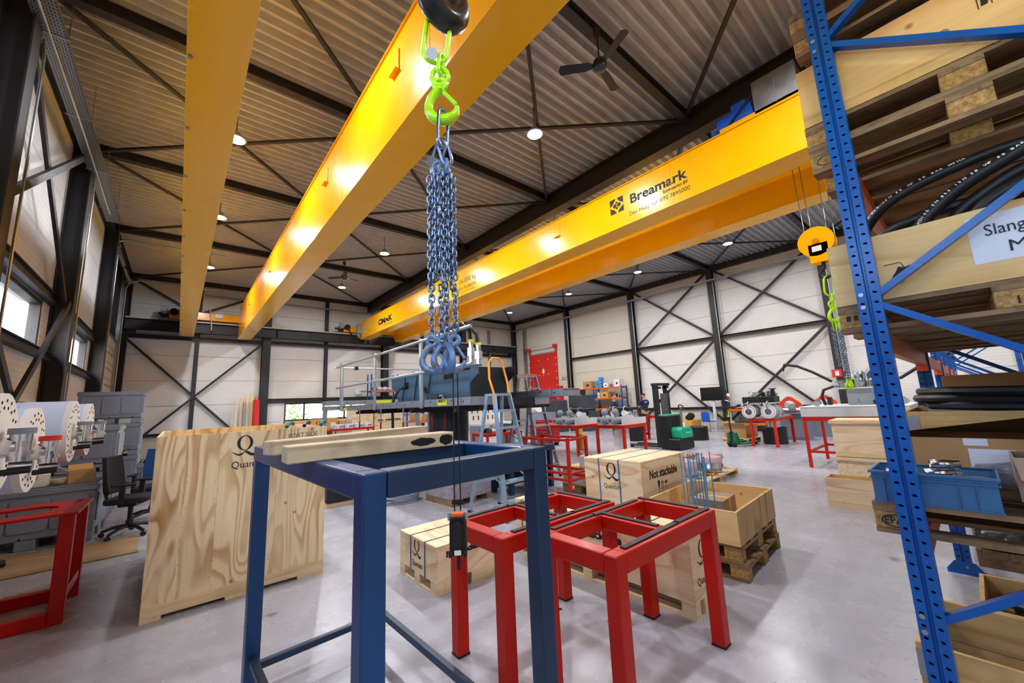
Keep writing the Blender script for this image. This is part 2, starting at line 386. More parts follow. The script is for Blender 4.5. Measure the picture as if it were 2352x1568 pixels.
# corrugated roof deck: narrow ribs hang below wide perforated troughs
def deck_mesh():
    p = .215; prof = []; y = YB-.2
    while y < YF+.2:
        prof += [(y, ZT+.11), (y+.10, ZT+.11), (y+.135, ZT+.0), (y+.18, ZT+.0)]; y += p
    mb = MB(); n = len(prof)
    mb.add([(XL-.2, a, b) for a, b in prof] + [(XR+.2, a, b) for a, b in prof], [(i, i+1, n+i+1, n+i) for i in range(n-1)])
    mb.box((XL-.3, YB-.3, ZT+.13), (XR+.3, YF+.3, ZT+.3)); return mb
struct('ceiling', deck_mesh(), 'deck_metal', 'corrugated metal roof deck over the whole hall', 'ceiling')
wl = MB(); wins_left = [(-5.3,-1.6),(-.8,2.8),(3.6,7.0),(7.9,11.25),(12.3,16.2)]
wl.box((XL-.3, YB, 0), (XL-.06, YF, 3.0)); wl.box((XL-.3, YB, 3.9), (XL-.06, YF, ZT+.1))
_y = YB
for a, b in wins_left + [(YF, YF)]:
    wl.box((XL-.3, _y, 3.0), (XL-.06, a, 3.9)); _y = b
wall_left = struct('wall_left', wl, 'wall_core', 'left wall of white cladding panels with a ribbon of windows', 'wall')
wf = MB(); wf.box((XL-.3, YF+.06, 0), (4.05, YF+.3, ZT+.1)); wf.box((8.2, YF+.06, 0), (XR+.3, YF+.3, ZT+.1)); wf.box((4.05, YF+.06, 0), (8.2, YF+.3, 1.2)); wf.box((4.05, YF+.06, 2.1), (8.2, YF+.3, ZT+.1))
wall_far = struct('wall_far', wf, 'wall_core', 'far end wall of white ribbed panels behind the crane runway', 'wall')
wall_right = struct('wall_right', MB().box((XR+.06, YB, 0), (XR+.3, YF+.3, ZT+.1)), 'wall_core', 'long right wall, ribbed white near and smooth beige far', 'wall')
struct('wall_back', MB().box((XL-.3, YB-.3, 0), (XR+.3, YB, ZT+.1)), 'panel_white', 'plain white wall behind the viewer', 'wall')
# cladding panels, each its own piece with a recessed joint
def panels_y(wall, x0, x1, ys, zs, mat):
    for (a, b) in ys:
        for (c, d) in zs: boxpart('panel', (x0, a+.006, c+.006), (x1, b-.006, d-.006), mat, wall)
ZU = [(3.95,5.0),(5.0,6.1),(6.1,7.2),(7.2,7.75)]
for a, b in zip(NODE[:-1], NODE[1:]):
    zlow = [(0,1.0),(1.0,2.0),(2.0,2.98)]
    if a > 16: panels_y(wall_left, XL-.06, XL, [(a, 17.05),(21.85, b+.3)], zlow, 'panel_white')
    else: panels_y(wall_left, XL-.06, XL, [(a, b)], zlow + ZU, 'panel_white')
panels_y(wall_left, XL-.06, XL, [(7.45,7.9),(11.25,12.3),(16.2,17.05),(21.85,22.4),(2.8,3.6)], [(2.98,3.95)], 'panel_white')
panels_y(wall_left, XL-.06, XL, [(16.7,17.05),(21.85,22.4)], ZU, 'panel_white')
for a, b in ((16.7,22.1),): panels_y(wall_left, XL-.06, XL-.01, [(17.05,21.85)], [(4.7,7.7)], 'steel_black')
RZ = [(.95,2.05),(2.05,3.15),(3.15,4.25),(4.25,5.35),(5.35,6.45),(6.45,7.75)]
for a, b in ((-1.2,3.2),(3.2,7.45),(7.45,11.85)):
    panels_y(wall_right, XR, XR+.06, [(a,b)], RZ, 'panel_white'); panels_y(wall_right, XR-.03, XR+.06, [(a,b)], [(0,.93)], 'plinth')
for a, b in ((11.85,16.7),(16.7,22.3)): panels_y(wall_right, XR, XR+.06, [(a,b)], [(0,2.1),(2.1,3.3),(3.3,5.5),(5.5,7.75)], 'panel_smooth')
def panels_x(xs, zs, mat):
    for (a, b) in xs:
        for (c, d) in zs: boxpart('panel', (a+.006, YF, c+.006), (b-.006, YF+.06, d-.006), mat, wall_far)
FZ = [(2.12,3.2),(3.2,4.3),(4.3,5.4),(5.4,6.5),(6.5,7.75)]
panels_x([(-2.1,.45),(.45,3.1)], [(.9,2.12)] + FZ, 'panel_white'); panels_x([(-2.1,3.1)], [(0,.88)], 'plinth')
panels_x([(3.1,5.88),(5.88,9.1),(9.1,11.6)], FZ, 'panel_white'); panels_x([(3.1,4.05),(8.2,11.6)], [(0,1.2),(1.2,2.12)], 'panel_white'); panels_x([(4.05,8.2)], [(0,1.18)], 'panel_white')
panels_x([(11.6,15.4),(15.4,19.3)], [(0,2.1),(2.1,3.9),(3.9,5.7),(5.7,7.75)], 'panel_smooth')
# windows
def window(name, label, ax, a, b, c, d, mull):
    o = thing(name, label, 'window', kind='structure'); f = MB(); t = .07
    pos = (XL-.16, XL-.02) if ax == 'x' else (YF+.02, YF+.16)
    f.frame((a, c), (b, d), t, ax, pos[0], pos[1])
    part('window_frame', f, 'steel_dark', o)
    for m in mull:
        A = (pos[0], m-.035, c+t) if ax == 'x' else (m-.035, pos[0], c+t); B_ = (pos[1], m+.035, d-t) if ax == 'x' else (m+.035, pos[1], d-t)
        boxpart('mullion', A, B_, 'steel_dark', o)
    e = [a+t] + list(mull) + [b-t]
    for p, q in zip(e[:-1], e[1:]):
        if ax == 'x': boxpart('pane', (XL-.10, p, c+t), (XL-.09, q, d-t), 'window_glass', o)
        else: boxpart('pane', (p, YF+.09, c+t), (q, YF+.10, d-t), 'window_glass', o)
for i, (a, b) in enumerate(wins_left):
    window('window_%d' % (i+1), ['window in the left wall, far behind the viewer','window in the left wall just behind the viewer','window in the left wall beside the viewer','bright wide window high in the left wall before the first braced bay','narrow bright window in the left wall past the black column'][i], 'x', a, b, 3.0, 3.9, [b-.55] if i < 3 else ([] if i == 3 else [14.2]))
window('window_6', 'low ribbon window with dark mullions in the far wall', 'y', 4.05, 8.2, 1.2, 2.1, [4.95, 5.9, 6.95, 7.3])
# outdoors seen through the far window
struct('outdoor_ground', MB().box((-40, YF+.3, -.3), (60, 90, -.02)).box((-60, -40, -.3), (XL-.3, 90, -.02)), 'outdoor_paving', 'pale paving outside the windows', 'ground')
tr = thing('tree', 'small green tree outside the far window', 'tree', (5.6, 27.5, -.02))
part('trunk', MB().cyl((0,0,0),(0,0,1.0),.06,.04), 'bark', tr)
fb = MB(); r2 = random.Random(3)
for i in range(420):
    p = Vector((r2.gauss(0,.26), r2.gauss(0,.26), r2.uniform(.7,3.0))); a = r2.uniform(0,6.28); s_ = .09
    fb.add([p, p+Vector((math.cos(a)*s_, math.sin(a)*s_, .03)), p+Vector((math.cos(a)*s_*.6, math.sin(a)*s_*.6, .12)), p+Vector((0,0,.09))], [(0,1,2,3)])
fo = part('foliage', fb, 'leaf', tr); fo['kind'] = 'stuff'

# ---------------------------------------------------------------- steel frame
def ibeam_mb(L, h, b, tf=.02, tw=.014, web_axis='x'):
    "I section standing along z from 0 to L; web lies along web_axis"
    mb = MB()
    if web_axis == 'x':
        mb.box((-h/2,-b/2,0),(-h/2+tf,b/2,L)); mb.box((h/2-tf,-b/2,0),(h/2,b/2,L)); mb.box((-h/2+tf,-tw/2,0),(h/2-tf,tw/2,L))
    else:
        mb.box((-b/2,-h/2,0),(b/2,-h/2+tf,L)); mb.box((-b/2,h/2-tf,0),(b/2,h/2,L)); mb.box((-tw/2,-h/2+tf,0),(tw/2,h/2-tf,L))
    return mb
def column(label, x, y, h, b, wa, z1=ZT, z0=0, group=None):
    o = thing('steel_column', label, 'column', (x, y, z0), group=group, kind='structure')
    part('shaft', cached(('col', h, b, wa, z1-z0), lambda: ibeam_mb(z1-z0, h, b, web_axis=wa).mesh('shaft')), 'steel_dark', o)
    boxpart('base_plate', (-h/2-.05,-b/2-.05,0), (h/2+.05,b/2+.05,.02), 'steel_dark', o)
    for s in (-1,1): part('bolt', cached('bolt', lambda: MB().cyl((0,0,0),(0,0,.025),.018,n=6).mesh('bolt')), 'galvanised', o, loc=(s*(h/2+.02) if wa=='x' else s*(b/2+.02), 0, .02))
    return o
ordl = ['nearest the viewer','second from the viewer','third from the viewer','fourth from the viewer','in the far left corner']
for y, w_ in zip(NODE[1:], ['behind the viewer','beside the viewer','at the near end of the bright window','between the two window strips','before the overhead door','in the far left corner']):
    column('black steel column on the left wall, ' + w_, XL+.16, y, .3, .3, 'x')
for y, w_ in zip(NODE[1:], ['behind the pallet rack','behind the second hoist chain','behind the wall screen','at the end of the smooth beige wall','right of the red fire door','in the far right corner']):
    column('black steel column on the right wall, ' + w_, XR-.16, y, .3, .24, 'x')
for x, w_ in ((3.1,'left of the low ribbon window'),(9.1,'behind the end of the second crane'),(14.6,'behind the hydraulic machine')):
    column('heavy black column carrying the runway on the far wall, ' + w_, x, YF-.2, .34, .34, 'y')
for x, w_ in ((.45,'crossing the bracing at far left'),(5.88,'above the ribbon window'),(11.6,'behind the guard rail')):
    column('slim black post on the far wall, ' + w_, x, YF-.09, .16, .16, 'y', z0=0 if x < 5 or x > 9 else 2.2)
def beam(name, label, cat, p, q, h, b, mat='steel_dark', group=None):
    "I section from p to q with vertical web, p and q on the section centre"
    p = Vector(p); q = Vector(q); d = q-p; o = MB()
    L = d.length; d.normalize(); sd = d.cross(Vector((0,0,1))); sd.normalize(); up = sd.cross(d)
    M = Matrix(((sd.x,up.x,d.x,p.x),(sd.y,up.y,d.y,p.y),(sd.z,up.z,d.z,p.z),(0,0,0,1)))
    src = ibeam_mb(L, h, b, web_axis='y'); o.add(src.v, src.f, M)
    ob = part(name, o, mat); return tag(ob, label, cat, group, 'structure')
place = ['behind the viewer','above the ceiling fan','crossing behind the chain','middle of the hall','second from the far wall','along the far wall']
for y, w_ in zip(NODE[1:], place):
    beam('roof_beam', 'black cross beam under the roof deck, ' + w_, 'beam', (XL, y, ZT-.1), (XR, y, ZT-.1), .2, .16)
beam('main_rafter', 'deep black main rafter running the length of the roof', 'beam', (8.12, YB, 7.42), (8.12, YF, 7.42), .56, .3)
beam('eaves_beam', 'black eaves beam along the top of the right wall', 'beam', (XR-.15, YB, ZT-.13), (XR-.15, YF, ZT-.13), .24, .2)
beam('eaves_beam', 'black eaves beam along the top of the left wall', 'beam', (XL+.15, YB, ZT-.13), (XL+.15, YF, ZT-.13), .24, .2)
# roof wind bracing: flat bars between the nodes two bays apart
names_ = ['nearest bay','second bay','third bay','fourth bay','farthest bay']
def brace(label, p, q, w=.07, t=.05, group=None):
    ob = part('brace', MB().bar(p, q, w, t), 'steel_dark'); return tag(ob, label, 'brace', group, 'structure')
for k in range(len(NODE)-2):
    for s, (xa, xb) in (('left half', (XL+.25, 8.0)), ('right half', (8.25, XR-.25))):
        brace('roof wind brace in the %s, %s, running away to the right' % (s, names_[k]), (xa, NODE[k], ZT-.13), (xb, NODE[k+2], ZT-.13))
        brace('roof wind brace in the %s, %s, running away to the left' % (s, names_[k]), (xb, NODE[k], ZT-.19), (xa, NODE[k+2], ZT-.19))
# right wall bracing
xr = XR-.14
for (a, b, w_) in ((3.2,7.45,'bay behind the second chain'),(7.45,11.85,'bay behind the stacker')):
    for z0, z1, lv in ((4.3,7.5,'upper'),(.35,4.15,'lower')):
        brace('%s wall brace falling to the right in the %s' % (lv, w_), (xr, b-.1, z1), (xr, a+.1, z0), .09, .09)
        brace('%s wall brace rising to the right in the %s' % (lv, w_), (xr-.07, b-.1, z0), (xr-.07, a+.1, z1), .09, .09)
    beam('wall_rail', 'horizontal dark rail halfway up the right wall, ' + w_, 'beam', (xr, a+.15, 4.24), (xr, b-.15, 4.24), .14, .14)
    beam('wall_rail', 'low dark rail on the concrete plinth, ' + w_, 'beam', (XR-.06, a+.15, .97), (XR-.06, b-.15, .97), .12, .12)
beam('wall_rail', 'horizontal dark rail halfway up the smooth beige wall', 'beam', (xr, 12.0, 4.24), (xr, 16.55, 4.24), .12, .12)
beam('wall_rail', 'low dark rail on the plinth behind the pallet rack', 'beam', (XR-.06, -1.0, .97), (XR-.06, 3.05, .97), .12, .12)
# far wall bracing and rails
yf = YF-.14
brace('far wall brace falling to the right from the left corner', (-1.85, yf, 4.95), (2.75, yf, -.0+.1), .09, .09)
brace('far wall brace rising to the right to the first heavy column', (-1.85, yf-.07, .1), (2.95, yf-.07, 5.0), .09, .09)
brace('short upper far wall brace in the left corner', (-1.8, yf, 7.5), (.4, yf, 6.2), .08, .08)
brace('short upper far wall brace right of the middle post', (.5, yf, 6.25), (2.95, yf, 7.5), .08, .08)
beam('wall_rail', 'dark rail under the runway, far wall left bay', 'beam', (-1.9, yf, 5.06), (2.9, yf, 5.06), .16, .14)
beam('wall_rail', 'dark rail under the runway, above the ribbon window', 'beam', (3.3, yf, 5.08), (8.9, yf, 5.08), .16, .14)
beam('wall_rail', 'dark rail under the runway, right part of the far wall', 'beam', (9.3, yf, 5.08), (XR-.4, yf, 5.08), .16, .14)
beam('wall_rail', 'dark lintel rail over the ribbon window', 'beam', (3.3, yf+.05, 2.23), (11.5, yf+.05, 2.23), .2, .12)
beam('wall_rail', 'low dark rail on the far wall plinth at left', 'beam', (-1.9, yf+.05, .93), (2.9, yf+.05, .93), .12, .12)
# left wall bracing beside the window
xl = XL+.2
brace('flat wall brace falling from the column top to the window corner', (xl, 7.6, 7.0), (xl, 11.7, 3.95), .05, .12)
brace('pale flat wall brace rising over the bright window', (xl+.06, 7.6, 4.55), (xl+.06, 11.7, 7.35), .05, .12)
brace('flat wall brace falling below the bright window', (xl, 7.55, 3.25), (xl, 11.7, .1), .05, .12)
brace('flat wall brace rising to the window corner plate', (xl+.06, 7.5, .7), (xl+.06, 11.65, 4.0), .05, .12)
beam('wall_rail', 'dark lintel rail above the bright left window', 'beam', (XL+.06, 7.6, 4.02), (XL+.06, 11.7, 4.02), .2, .12)
beam('wall_rail', 'dark sill rail below the bright left window', 'beam', (XL+.06, 7.6, 2.9), (XL+.06, 11.7, 2.9), .16, .12)
beam('wall_rail', 'dark lintel rail above the second left window', 'beam', (XL+.06, 12.0, 4.02), (XL+.06, 16.55, 4.02), .2, .12)
beam('wall_rail', 'dark sill rail below the second left window', 'beam', (XL+.06, 12.0, 2.9), (XL+.06, 16.55, 2.9), .16, .12)
# crane runway on the far wall
ry = YF-.5
rw = thing('crane_runway', 'black runway beam with a pale rail along the far wall', 'runway', (0, ry, 0), kind='structure')
src = ibeam_mb(XR-XL-.4, .46, .26, web_axis='x'); part('runway_beam', MB().add(src.v, src.f, Matrix(((0,0,1,XL+.2),(0,1,0,0),(1,0,0,5.5),(0,0,0,1)))), 'steel_dark', rw)
boxpart('rail', (XL+.2,-.05,5.73), (XR-.2,.05,5.80), 'rail_steel', rw)
for x in (-1.7, 3.1, 9.1, 14.6, 18.8): boxpart('bracket', (x-.14,.12,5.1), (x+.14,.34,5.27), 'steel_dark', rw)
for x in [i*1.5-1 for i in range(13)]: boxpart('stiffener', (x-.008,-.12,5.3), (x+.008,.12,5.71), 'steel_dark', rw)
# sectional door in the left wall
dr = thing('door_1', 'beige sectional overhead door with galvanised guide rails', 'door', (XL, 17.05, 0), kind='structure')
for i in range(8):
    s_ = boxpart('section', (-.03, .02, i*.58+.004), (.02, 4.78, i*.58+.576), 'panel_door', dr)
for i in range(1, 8):
    for y in [.3+.46*j for j in range(10)]: part('hinge', cached('hinge', lambda: MB().box((0,-.03,-.045),(.018,.03,.045)).cyl((.018,-.04,0),(.018,.04,0),.012,n=6).mesh('hinge')), 'galvanised', dr, loc=(.02, y, i*.58))
boxpart('top_edge', (-.03,.02,4.62), (.06,4.78,4.72), 'aluminium', dr)
for k, y in enumerate((-.08, 4.88)):
    pts = [(.12, y, .02), (.12, y, 6.9)] + [(.12+.45*(1-math.cos(a)), y, 6.9+.45*math.sin(a)) for a in [i*math.pi/16 for i in range(1,9)]] + [(3.1, y, 7.35)]
    part('guide_rail', MB().tube(pts, .028, 6), 'galvanised', dr, smooth=True)
    boxpart('angle_post', (.0, y-.05, 0), (.09, y+.05, 7.3), 'galvanised', dr)
for i in range(2):
    part('spring', MB().cyl((.2, .3+2.3*i, 7.2), (.2, 2.3+2.2*i, 7.2), .085, n=12), 'steel_bright', dr, smooth=True); part('drum', MB().cyl((.2, .05+4.5*i, 7.2), (.2, .2+4.5*i, 7.2), .13, n=14), 'galvanised', dr, smooth=True)
part('shaft', MB().cyl((.2,-.1,7.2),(.2,4.9,7.2),.016,n=8), 'galvanised', dr)
part('pull_rope', MB().cyl((.3,.2,.9),(.14,.25,6.6),.012,n=6), 'paper_white', dr)
# cable trays and conduits
ct = thing('cable_tray', 'perforated galvanised cable tray along the top of the left wall', 'cable tray', (-1.85, 0, 6.98))
part('tray', MB().box((0,3.0,0),(.29,14.6,.004)).box((0,3.0,0),(.004,14.6,.06)).box((.286,3.0,0),(.29,14.6,.06)), 'tray_perforated', ct)
part('cable', MB().tube([(.13,3.0,-.02),(.12,6,-.02),(.14,10,-.02),(.13,14.0,-.02)], .014, 6), 'rail_steel', ct)
for y in (3.6, 5.6, 7.6, 9.6, 11.6, 13.6): boxpart('tray_bracket', (-.02,y-.02,-.012), (.32,y+.02,0), 'galvanised', ct); part('hanger_rod', MB().cyl((.30,y,0),(.30,y,.72),.006,n=6), 'galvanised', ct)
ct = thing('cable_tray', 'galvanised cable tray high along the right wall', 'cable tray', (XR-.5, 0, 6.92))
part('tray', MB().box((0,-3,0),(.2,21.9,.006)).box((0,-3,0),(.006,21.9,.07)).box((.194,-3,0),(.2,21.9,.07)), 'galvanised', ct)
for y in [-2+1.7*i for i in range(14)]: part('hanger_rod', cached('hr', lambda: MB().cyl((0,0,0),(0,0,.72),.006,n=5).mesh('hanger_rod')), 'galvanised', ct, loc=(.1,y,.02))
ct = thing('cable_tray', 'galvanised cable tray high along the far wall', 'cable tray', (0, YF-.55, 7.02))
part('tray', MB().box((.6,0,0),(XR-.5,.16,.006)).box((.6,0,0),(XR-.5,.006,.06)).box((.6,.154,0),(XR-.5,.16,.06)), 'galvanised', ct)
for x in [1.2+1.9*i for i in range(10)]: part('hanger_rod', cached('hr2', lambda: MB().cyl((0,0,0),(0,0,.6),.006,n=5).mesh('hanger_rod')), 'galvanised', ct, loc=(x,.08,.02))
def conduit(label, pts, r=.016, mat='galvanised'):
    ob = part('conduit', MB().tube(pts, r, 7), mat, smooth=True); return tag(ob, label, 'conduit')
conduit('grey conduit down the nearest black column on the left wall', [(XL+.35, 7.65, .4), (XL+.35, 7.65, 6.6), (XL+.3, 7.75, 6.95)])
conduit('grey conduit down the left column past the bright window', [(XL+.33, 12.05, .3), (XL+.33, 12.05, 6.6), (XL+.3, 12.1, 6.97)])
conduit('grey conduit beside the overhead door column', [(XL+.3, 16.95, .3), (XL+.3, 16.95, 6.8)])
for y, w_ in ((11.68,'by the smooth wall edge'),(7.28,'behind the wall screen'),(3.05,'behind the second chain'),(16.5,'right of the fire door')):
    conduit('pale vertical conduit on the right wall column ' + w_, [(XR-.36, y, .2), (XR-.36, y, 6.9)], .022)
# ---------------------------------------------------------------- lamps
def lamp(i, x, y, z, label):
    o = thing('high_bay_lamp', label, 'lamp', (x, y, z), group='high bay lamps under the roof')
    part('housing', cached('lamp_h', lambda: MB().lathe([(.06,.16),(.08,.12),(.10,.05),(.17,.03),(.18,0.0),(.165,-.005)], 20).mesh('housing')), 'galvanised', o)
    part('diffuser', cached('lamp_d', lambda: MB().lathe([(.155,.002),(.15,-.008),(.05,-.012)], 20).mesh('diffuser')), 'lamp_diffuser', o)
    part('hanger', cached('lamp_w', lambda: MB().cyl((0,0,.15),(0,0,.75),.008,n=6).mesh('hanger')), 'steel_black', o)
    L = bpy.data.lights.new('lamp_light', 'AREA'); L.shape = 'DISK'; L.size = .3; L.energy = LAMP_W; L.color = (.97, .98, 1.0)
    lo = bpy.data.objects.new('lamp_light', L); COL.objects.link(lo); lo.parent = o; lo.location = (0,0,-.02)
rows = [(.52,'left row'),(5.25,'second row'),(10.2,'third row'),(15.1,'right row')]
cols_ = [(-3.6,'behind the viewer'),(.8,'beside the viewer'),(5.1,'nearest in view'),(8.85,'second away'),(12.9,'third away'),(17.7,'farthest')]
i = 0
for x, rn in rows:
    for y, cn in cols_:
        lamp(i, x, y, 7.08, 'round high bay lamp of the %s, %s' % (rn, cn)); i += 1
# ---------------------------------------------------------------- bridge cranes
def girder(parent, x0, x1, y0, y1, z0, z1, cut=0):
    t = .018; mb = MB()
    def outline(y): return None
    mb.box((x0+.03, y0, z0+t), (x1-.03, y1, z1-t))
    g = part('girder', mb, 'crane_yellow', parent, bev=.004)
    part('bottom_flange', MB().box((x0+.015, y0, z0), (x1-.015, y1-.02, z0+t)), 'crane_yellow', parent)
    part('top_flange', MB().box((x0, y0, z1-t), (x1, y1-.05, z1)), 'crane_yellow', parent)
    yy = y0+1.9
    while yy < y1-1:      # welded web seams
        boxpart('seam', (x0+.026, yy, z0+t), (x0+.032, yy+.012, z1-t), 'crane_yellow', parent); yy += 3.1
    return g
def bracket(parent, x, y, z):
    boxpart('bracket', (x-.06, y-.1, z-.12), (x+.005, y+.1, z-.10), 'crane_yellow', parent); boxpart('bracket', (x-.012, y-.1, z-.12), (x+.005, y+.1, z+.2), 'crane_yellow', parent)
def carriage(o, x0, x1, zr, mx):
    b = part('end_carriage', MB().box((x0, -.13, zr+.07), (x1, .13, zr+.40)).box((x0-.22,-.10,zr+.12),(x0,.10,zr+.34)), 'crane_yellow', o, bev=.008)
    boxpart('buffer', (x0-.36,-.05,zr+.19), (x0-.22,.05,zr+.28), 'rubber', o)
    for x in (x0+.05, x1-.35): part('wheel', MB().cyl((x,-.07,zr+.13),(x,.07,zr+.13),.13,n=18), 'crane_orange', o, smooth=True)
    m = part('travel_motor', MB().cyl((mx,-.42,zr+.32),(mx,-.14,zr+.32),.13,n=16).cyl((mx,-.48,zr+.32),(mx,-.42,zr+.32),.10,n=16).box((mx-.1,-.36,zr+.40),(mx+.1,-.2,zr+.52)), 'motor_grey', o, smooth=True)
    part('gearbox', MB().box((mx-.12,-.16,zr+.05),(mx+.14,-.1,zr+.36)).cyl((mx+.3,-.36,zr+.3),(mx+.3,-.12,zr+.3),.14,n=14), 'plastic_black', o, smooth=True)
c1 = thing('bridge_crane', 'yellow bridge crane nearest left, two box girders overhead with a bare hook', 'crane', (0, YF-.5, 0))
girder(c1, -.19, .32, YB+.2-(YF-.5), -.15, 5.08, 6.5); girder(c1, 1.86, 2.40, YB+.2-(YF-.5), -.15, 5.08, 6.5)
carriage(c1, -.55, 2.62, 5.80, -.72); carriage_y = 0
boxpart('control_box', (1.0,-.22,6.0), (1.28,-.13,6.18), 'white_paint', c1); part('cable', MB().tube([(.9,-.15,5.4),(.86,-.18,5.9),(.8,-.16,6.35)], .03, 6), 'galvanised', c1, smooth=True)
for y in (-14.4, -17.6, -8.4, -3.8): bracket(c1, 1.885, y, 6.05)
for k in range(16): part('bolt', cached('gbolt', lambda: MB().cyl((0,0,0),(0,0,.03),.022,n=6).mesh('bolt')), 'galvanised', c1, loc=(-.15, -1.2-1.25*k, 5.055))
dy = -(YF-.5)
boxpart('trolley', (-.1, .5+dy, 6.5), (2.3, 1.8+dy, 6.95), 'crane_yellow', c1)
for s in (-.09,-.03,.03,.09): part('rope', MB().cyl((.66+s,1.12+dy,3.6),(.66+s,1.12+dy,6.55),.006,n=6), 'chain_steel', c1)
part('hook_block', MB().cyl((.56,1.12+dy,3.6),(.76,1.12+dy,3.6),.2,n=24), 'crane_yellow', c1, smooth=True)
def hook_pts(c, R, a0, a1, n, ux):
    return [Vector(c) + Vector(ux)*R*math.cos(a0+(a1-a0)*i/n) + Vector((0,0,1))*R*math.sin(a0+(a1-a0)*i/n) for i in range(n+1)]
ux = Vector((.95,.12,0)).normalized(); hc = Vector((.668,1.105+dy,3.17))
pts = [hc+Vector((0,0,.40))-ux*.01, hc+Vector((0,0,.22))-ux*.01] + [hc + ux*(.082*math.cos(a)) + Vector((0,0,.095*math.sin(a))) for a in [math.radians(60-i*15) for i in range(0,19)]]
rad = [.036,.036] + [.038+.012*math.sin(i/18*math.pi) - (.03*max(0,(i-13)/5)) for i in range(19)]
part('hook', MB().tube(pts, rad, 14), 'hook_black', c1, smooth=True)
# second crane
c2 = thing('bridge_crane', 'yellow bridge crane with black company lettering across the middle of the hall', 'crane', (0, YF-.5, 0))
girder(c2, 7.40, 7.98, YB+.2+dy, -.35, 5.45, 6.42); girder(c2, 9.43, 9.97, YB+.2+dy, -.35, 5.45, 6.42)
part('girder_end', MB().prism([(-.35,5.45),(-.35,6.42),(.12,6.42),(.12,5.95)], 7.43, 7.95, 'x'), 'crane_yellow', c2); part('girder_end', MB().prism([(-.35,5.45),(-.35,6.42),(.12,6.42),(.12,5.95)], 9.46, 9.94, 'x'), 'crane_yellow', c2)
carriage(c2, 6.55, 10.6, 5.80, 6.45)
part('control_box', MB().box((7.2,-.6,5.75),(7.42,-.35,6.25)).cyl((7.3,-.45,5.5),(7.3,-.45,5.75),.07,n=10), 'motor_grey', c2); part('cable', MB().tube([(7.25,-.55,5.55),(7.1,-.5,5.4),(6.95,-.3,5.75),(6.7,-.2,6.2)], .03, 6), 'hose_black', c2, smooth=True)
for y in (-15.3,-4.0): bracket(c2, 7.43, y, 6.05); bracket(c2, 9.46, y-1.6, 6.05)
boxpart('trolley', (7.5, .5+dy, 6.42), (9.9, 2.4+dy, 6.55), 'crane_yellow', c2)
boxpart('electrical_cabinet', (7.5, 1.15+dy, 6.5), (7.9, 1.80+dy, 7.12), 'galvanised', c2); boxpart('cabinet_seam', (7.494, 1.46+dy, 6.52), (7.5, 1.468+dy, 7.1), 'motor_grey', c2)
part('hoist_motor', MB().cyl((7.75,1.85+dy,6.72),(7.75,2.45+dy,6.66),.22,n=18).box((7.62,1.85+dy,6.5),(7.9,2.6+dy,6.66)).box((7.6,1.95+dy,6.85),(7.85,2.2+dy,6.98)), 'blue_plastic', c2, smooth=True)
part('motor_cable', MB().tube([(7.5,1.82+dy,6.9),(7.45,1.95+dy,6.75),(7.5,2.15+dy,6.62),(7.55,2.3+dy,6.55)], .018, 6), 'hose_black', c2, smooth=True)
hx, hy = 8.7, 1.42
for s in (-.22,-.12,.1,.2): part('rope', MB().cyl((hx, hy+s+dy, 4.3), (hx, hy+s*1.15+dy, 6.45), .009, n=6), 'chain_steel', c2)
hb = part('hook_block', MB().cyl((hx-.12,hy+.04+dy,4.25),(hx-.07,hy+.04+dy,4.25),.27,n=28).cyl((hx+.07,hy+.04+dy,4.25),(hx+.12,hy+.04+dy,4.25),.27,n=28).box((hx-.12,hy-.12+dy,3.86),(hx-.07,hy+.16+dy,4.2)).box((hx+.07,hy-.12+dy,3.86),(hx+.12,hy+.16+dy,4.2)).cyl((hx-.07,hy+.04+dy,4.25),(hx+.07,hy+.04+dy,4.25),.22,n=20), 'crane_yellow', c2, smooth=True)
part('axle_cap', MB().cyl((hx-.15,hy+.04+dy,4.25),(hx-.12,hy+.04+dy,4.25),.05,n=12), 'crane_orange', hb); boxpart('plate_label', (hx-.124,hy-.03+dy,4.06), (hx-.121,hy+.11+dy,4.16), 'paper_white', hb)
hpts = [Vector((hx,hy+dy,3.9)), Vector((hx,hy+dy,3.76))] + [Vector((hx, hy+dy+.075*math.cos(a), 3.65+.075*math.sin(a))) for a in [math.radians(70-i*15) for i in range(18)]]
part('hook', MB().tube(hpts, [.03,.03]+[.032]*14+[.026,.02,.014,.008], 10), 'hook_black', c2, smooth=True)
# lettering on the front girder
wx = 7.428
def gl(s, size, y, z, w, **kw): return lettering(s, size, '-X', (wx, y+dy, z), 'print_black', c2, width=w, **kw)
gl('Breamark', .30, 4.38, 5.905, 1.30, bold=.008); gl('Engineering BV', .10, 3.60, 5.785, .53, bold=.002); gl('Den Haag, tel. 070 7895000', .13, 4.42, 5.63, 1.37)
gl('16.000 kg', .24, 11.45, 5.90, 1.0); gl('CE 2024  FN 6863702', .16, 11.75, 5.66, 1.35); gl('MAXIMUM LAST NIET OVERSCHRIJDEN', .06, 11.75, 5.55, 1.25)
gl('CMAK', .36, 18.98, 5.78, 1.72, bold=.02); gl('Crane Systems', .16, 18.3, 5.62, 1.05)
def circ(cx_, cy_, r, n=16, a0=0, a1=360): return [(cx_+r*math.cos(math.radians(a0+(a1-a0)*i/n)), cy_+r*math.sin(math.radians(a0+(a1-a0)*i/n))) for i in range(n+1 if a1-a0 < 360 else n)]
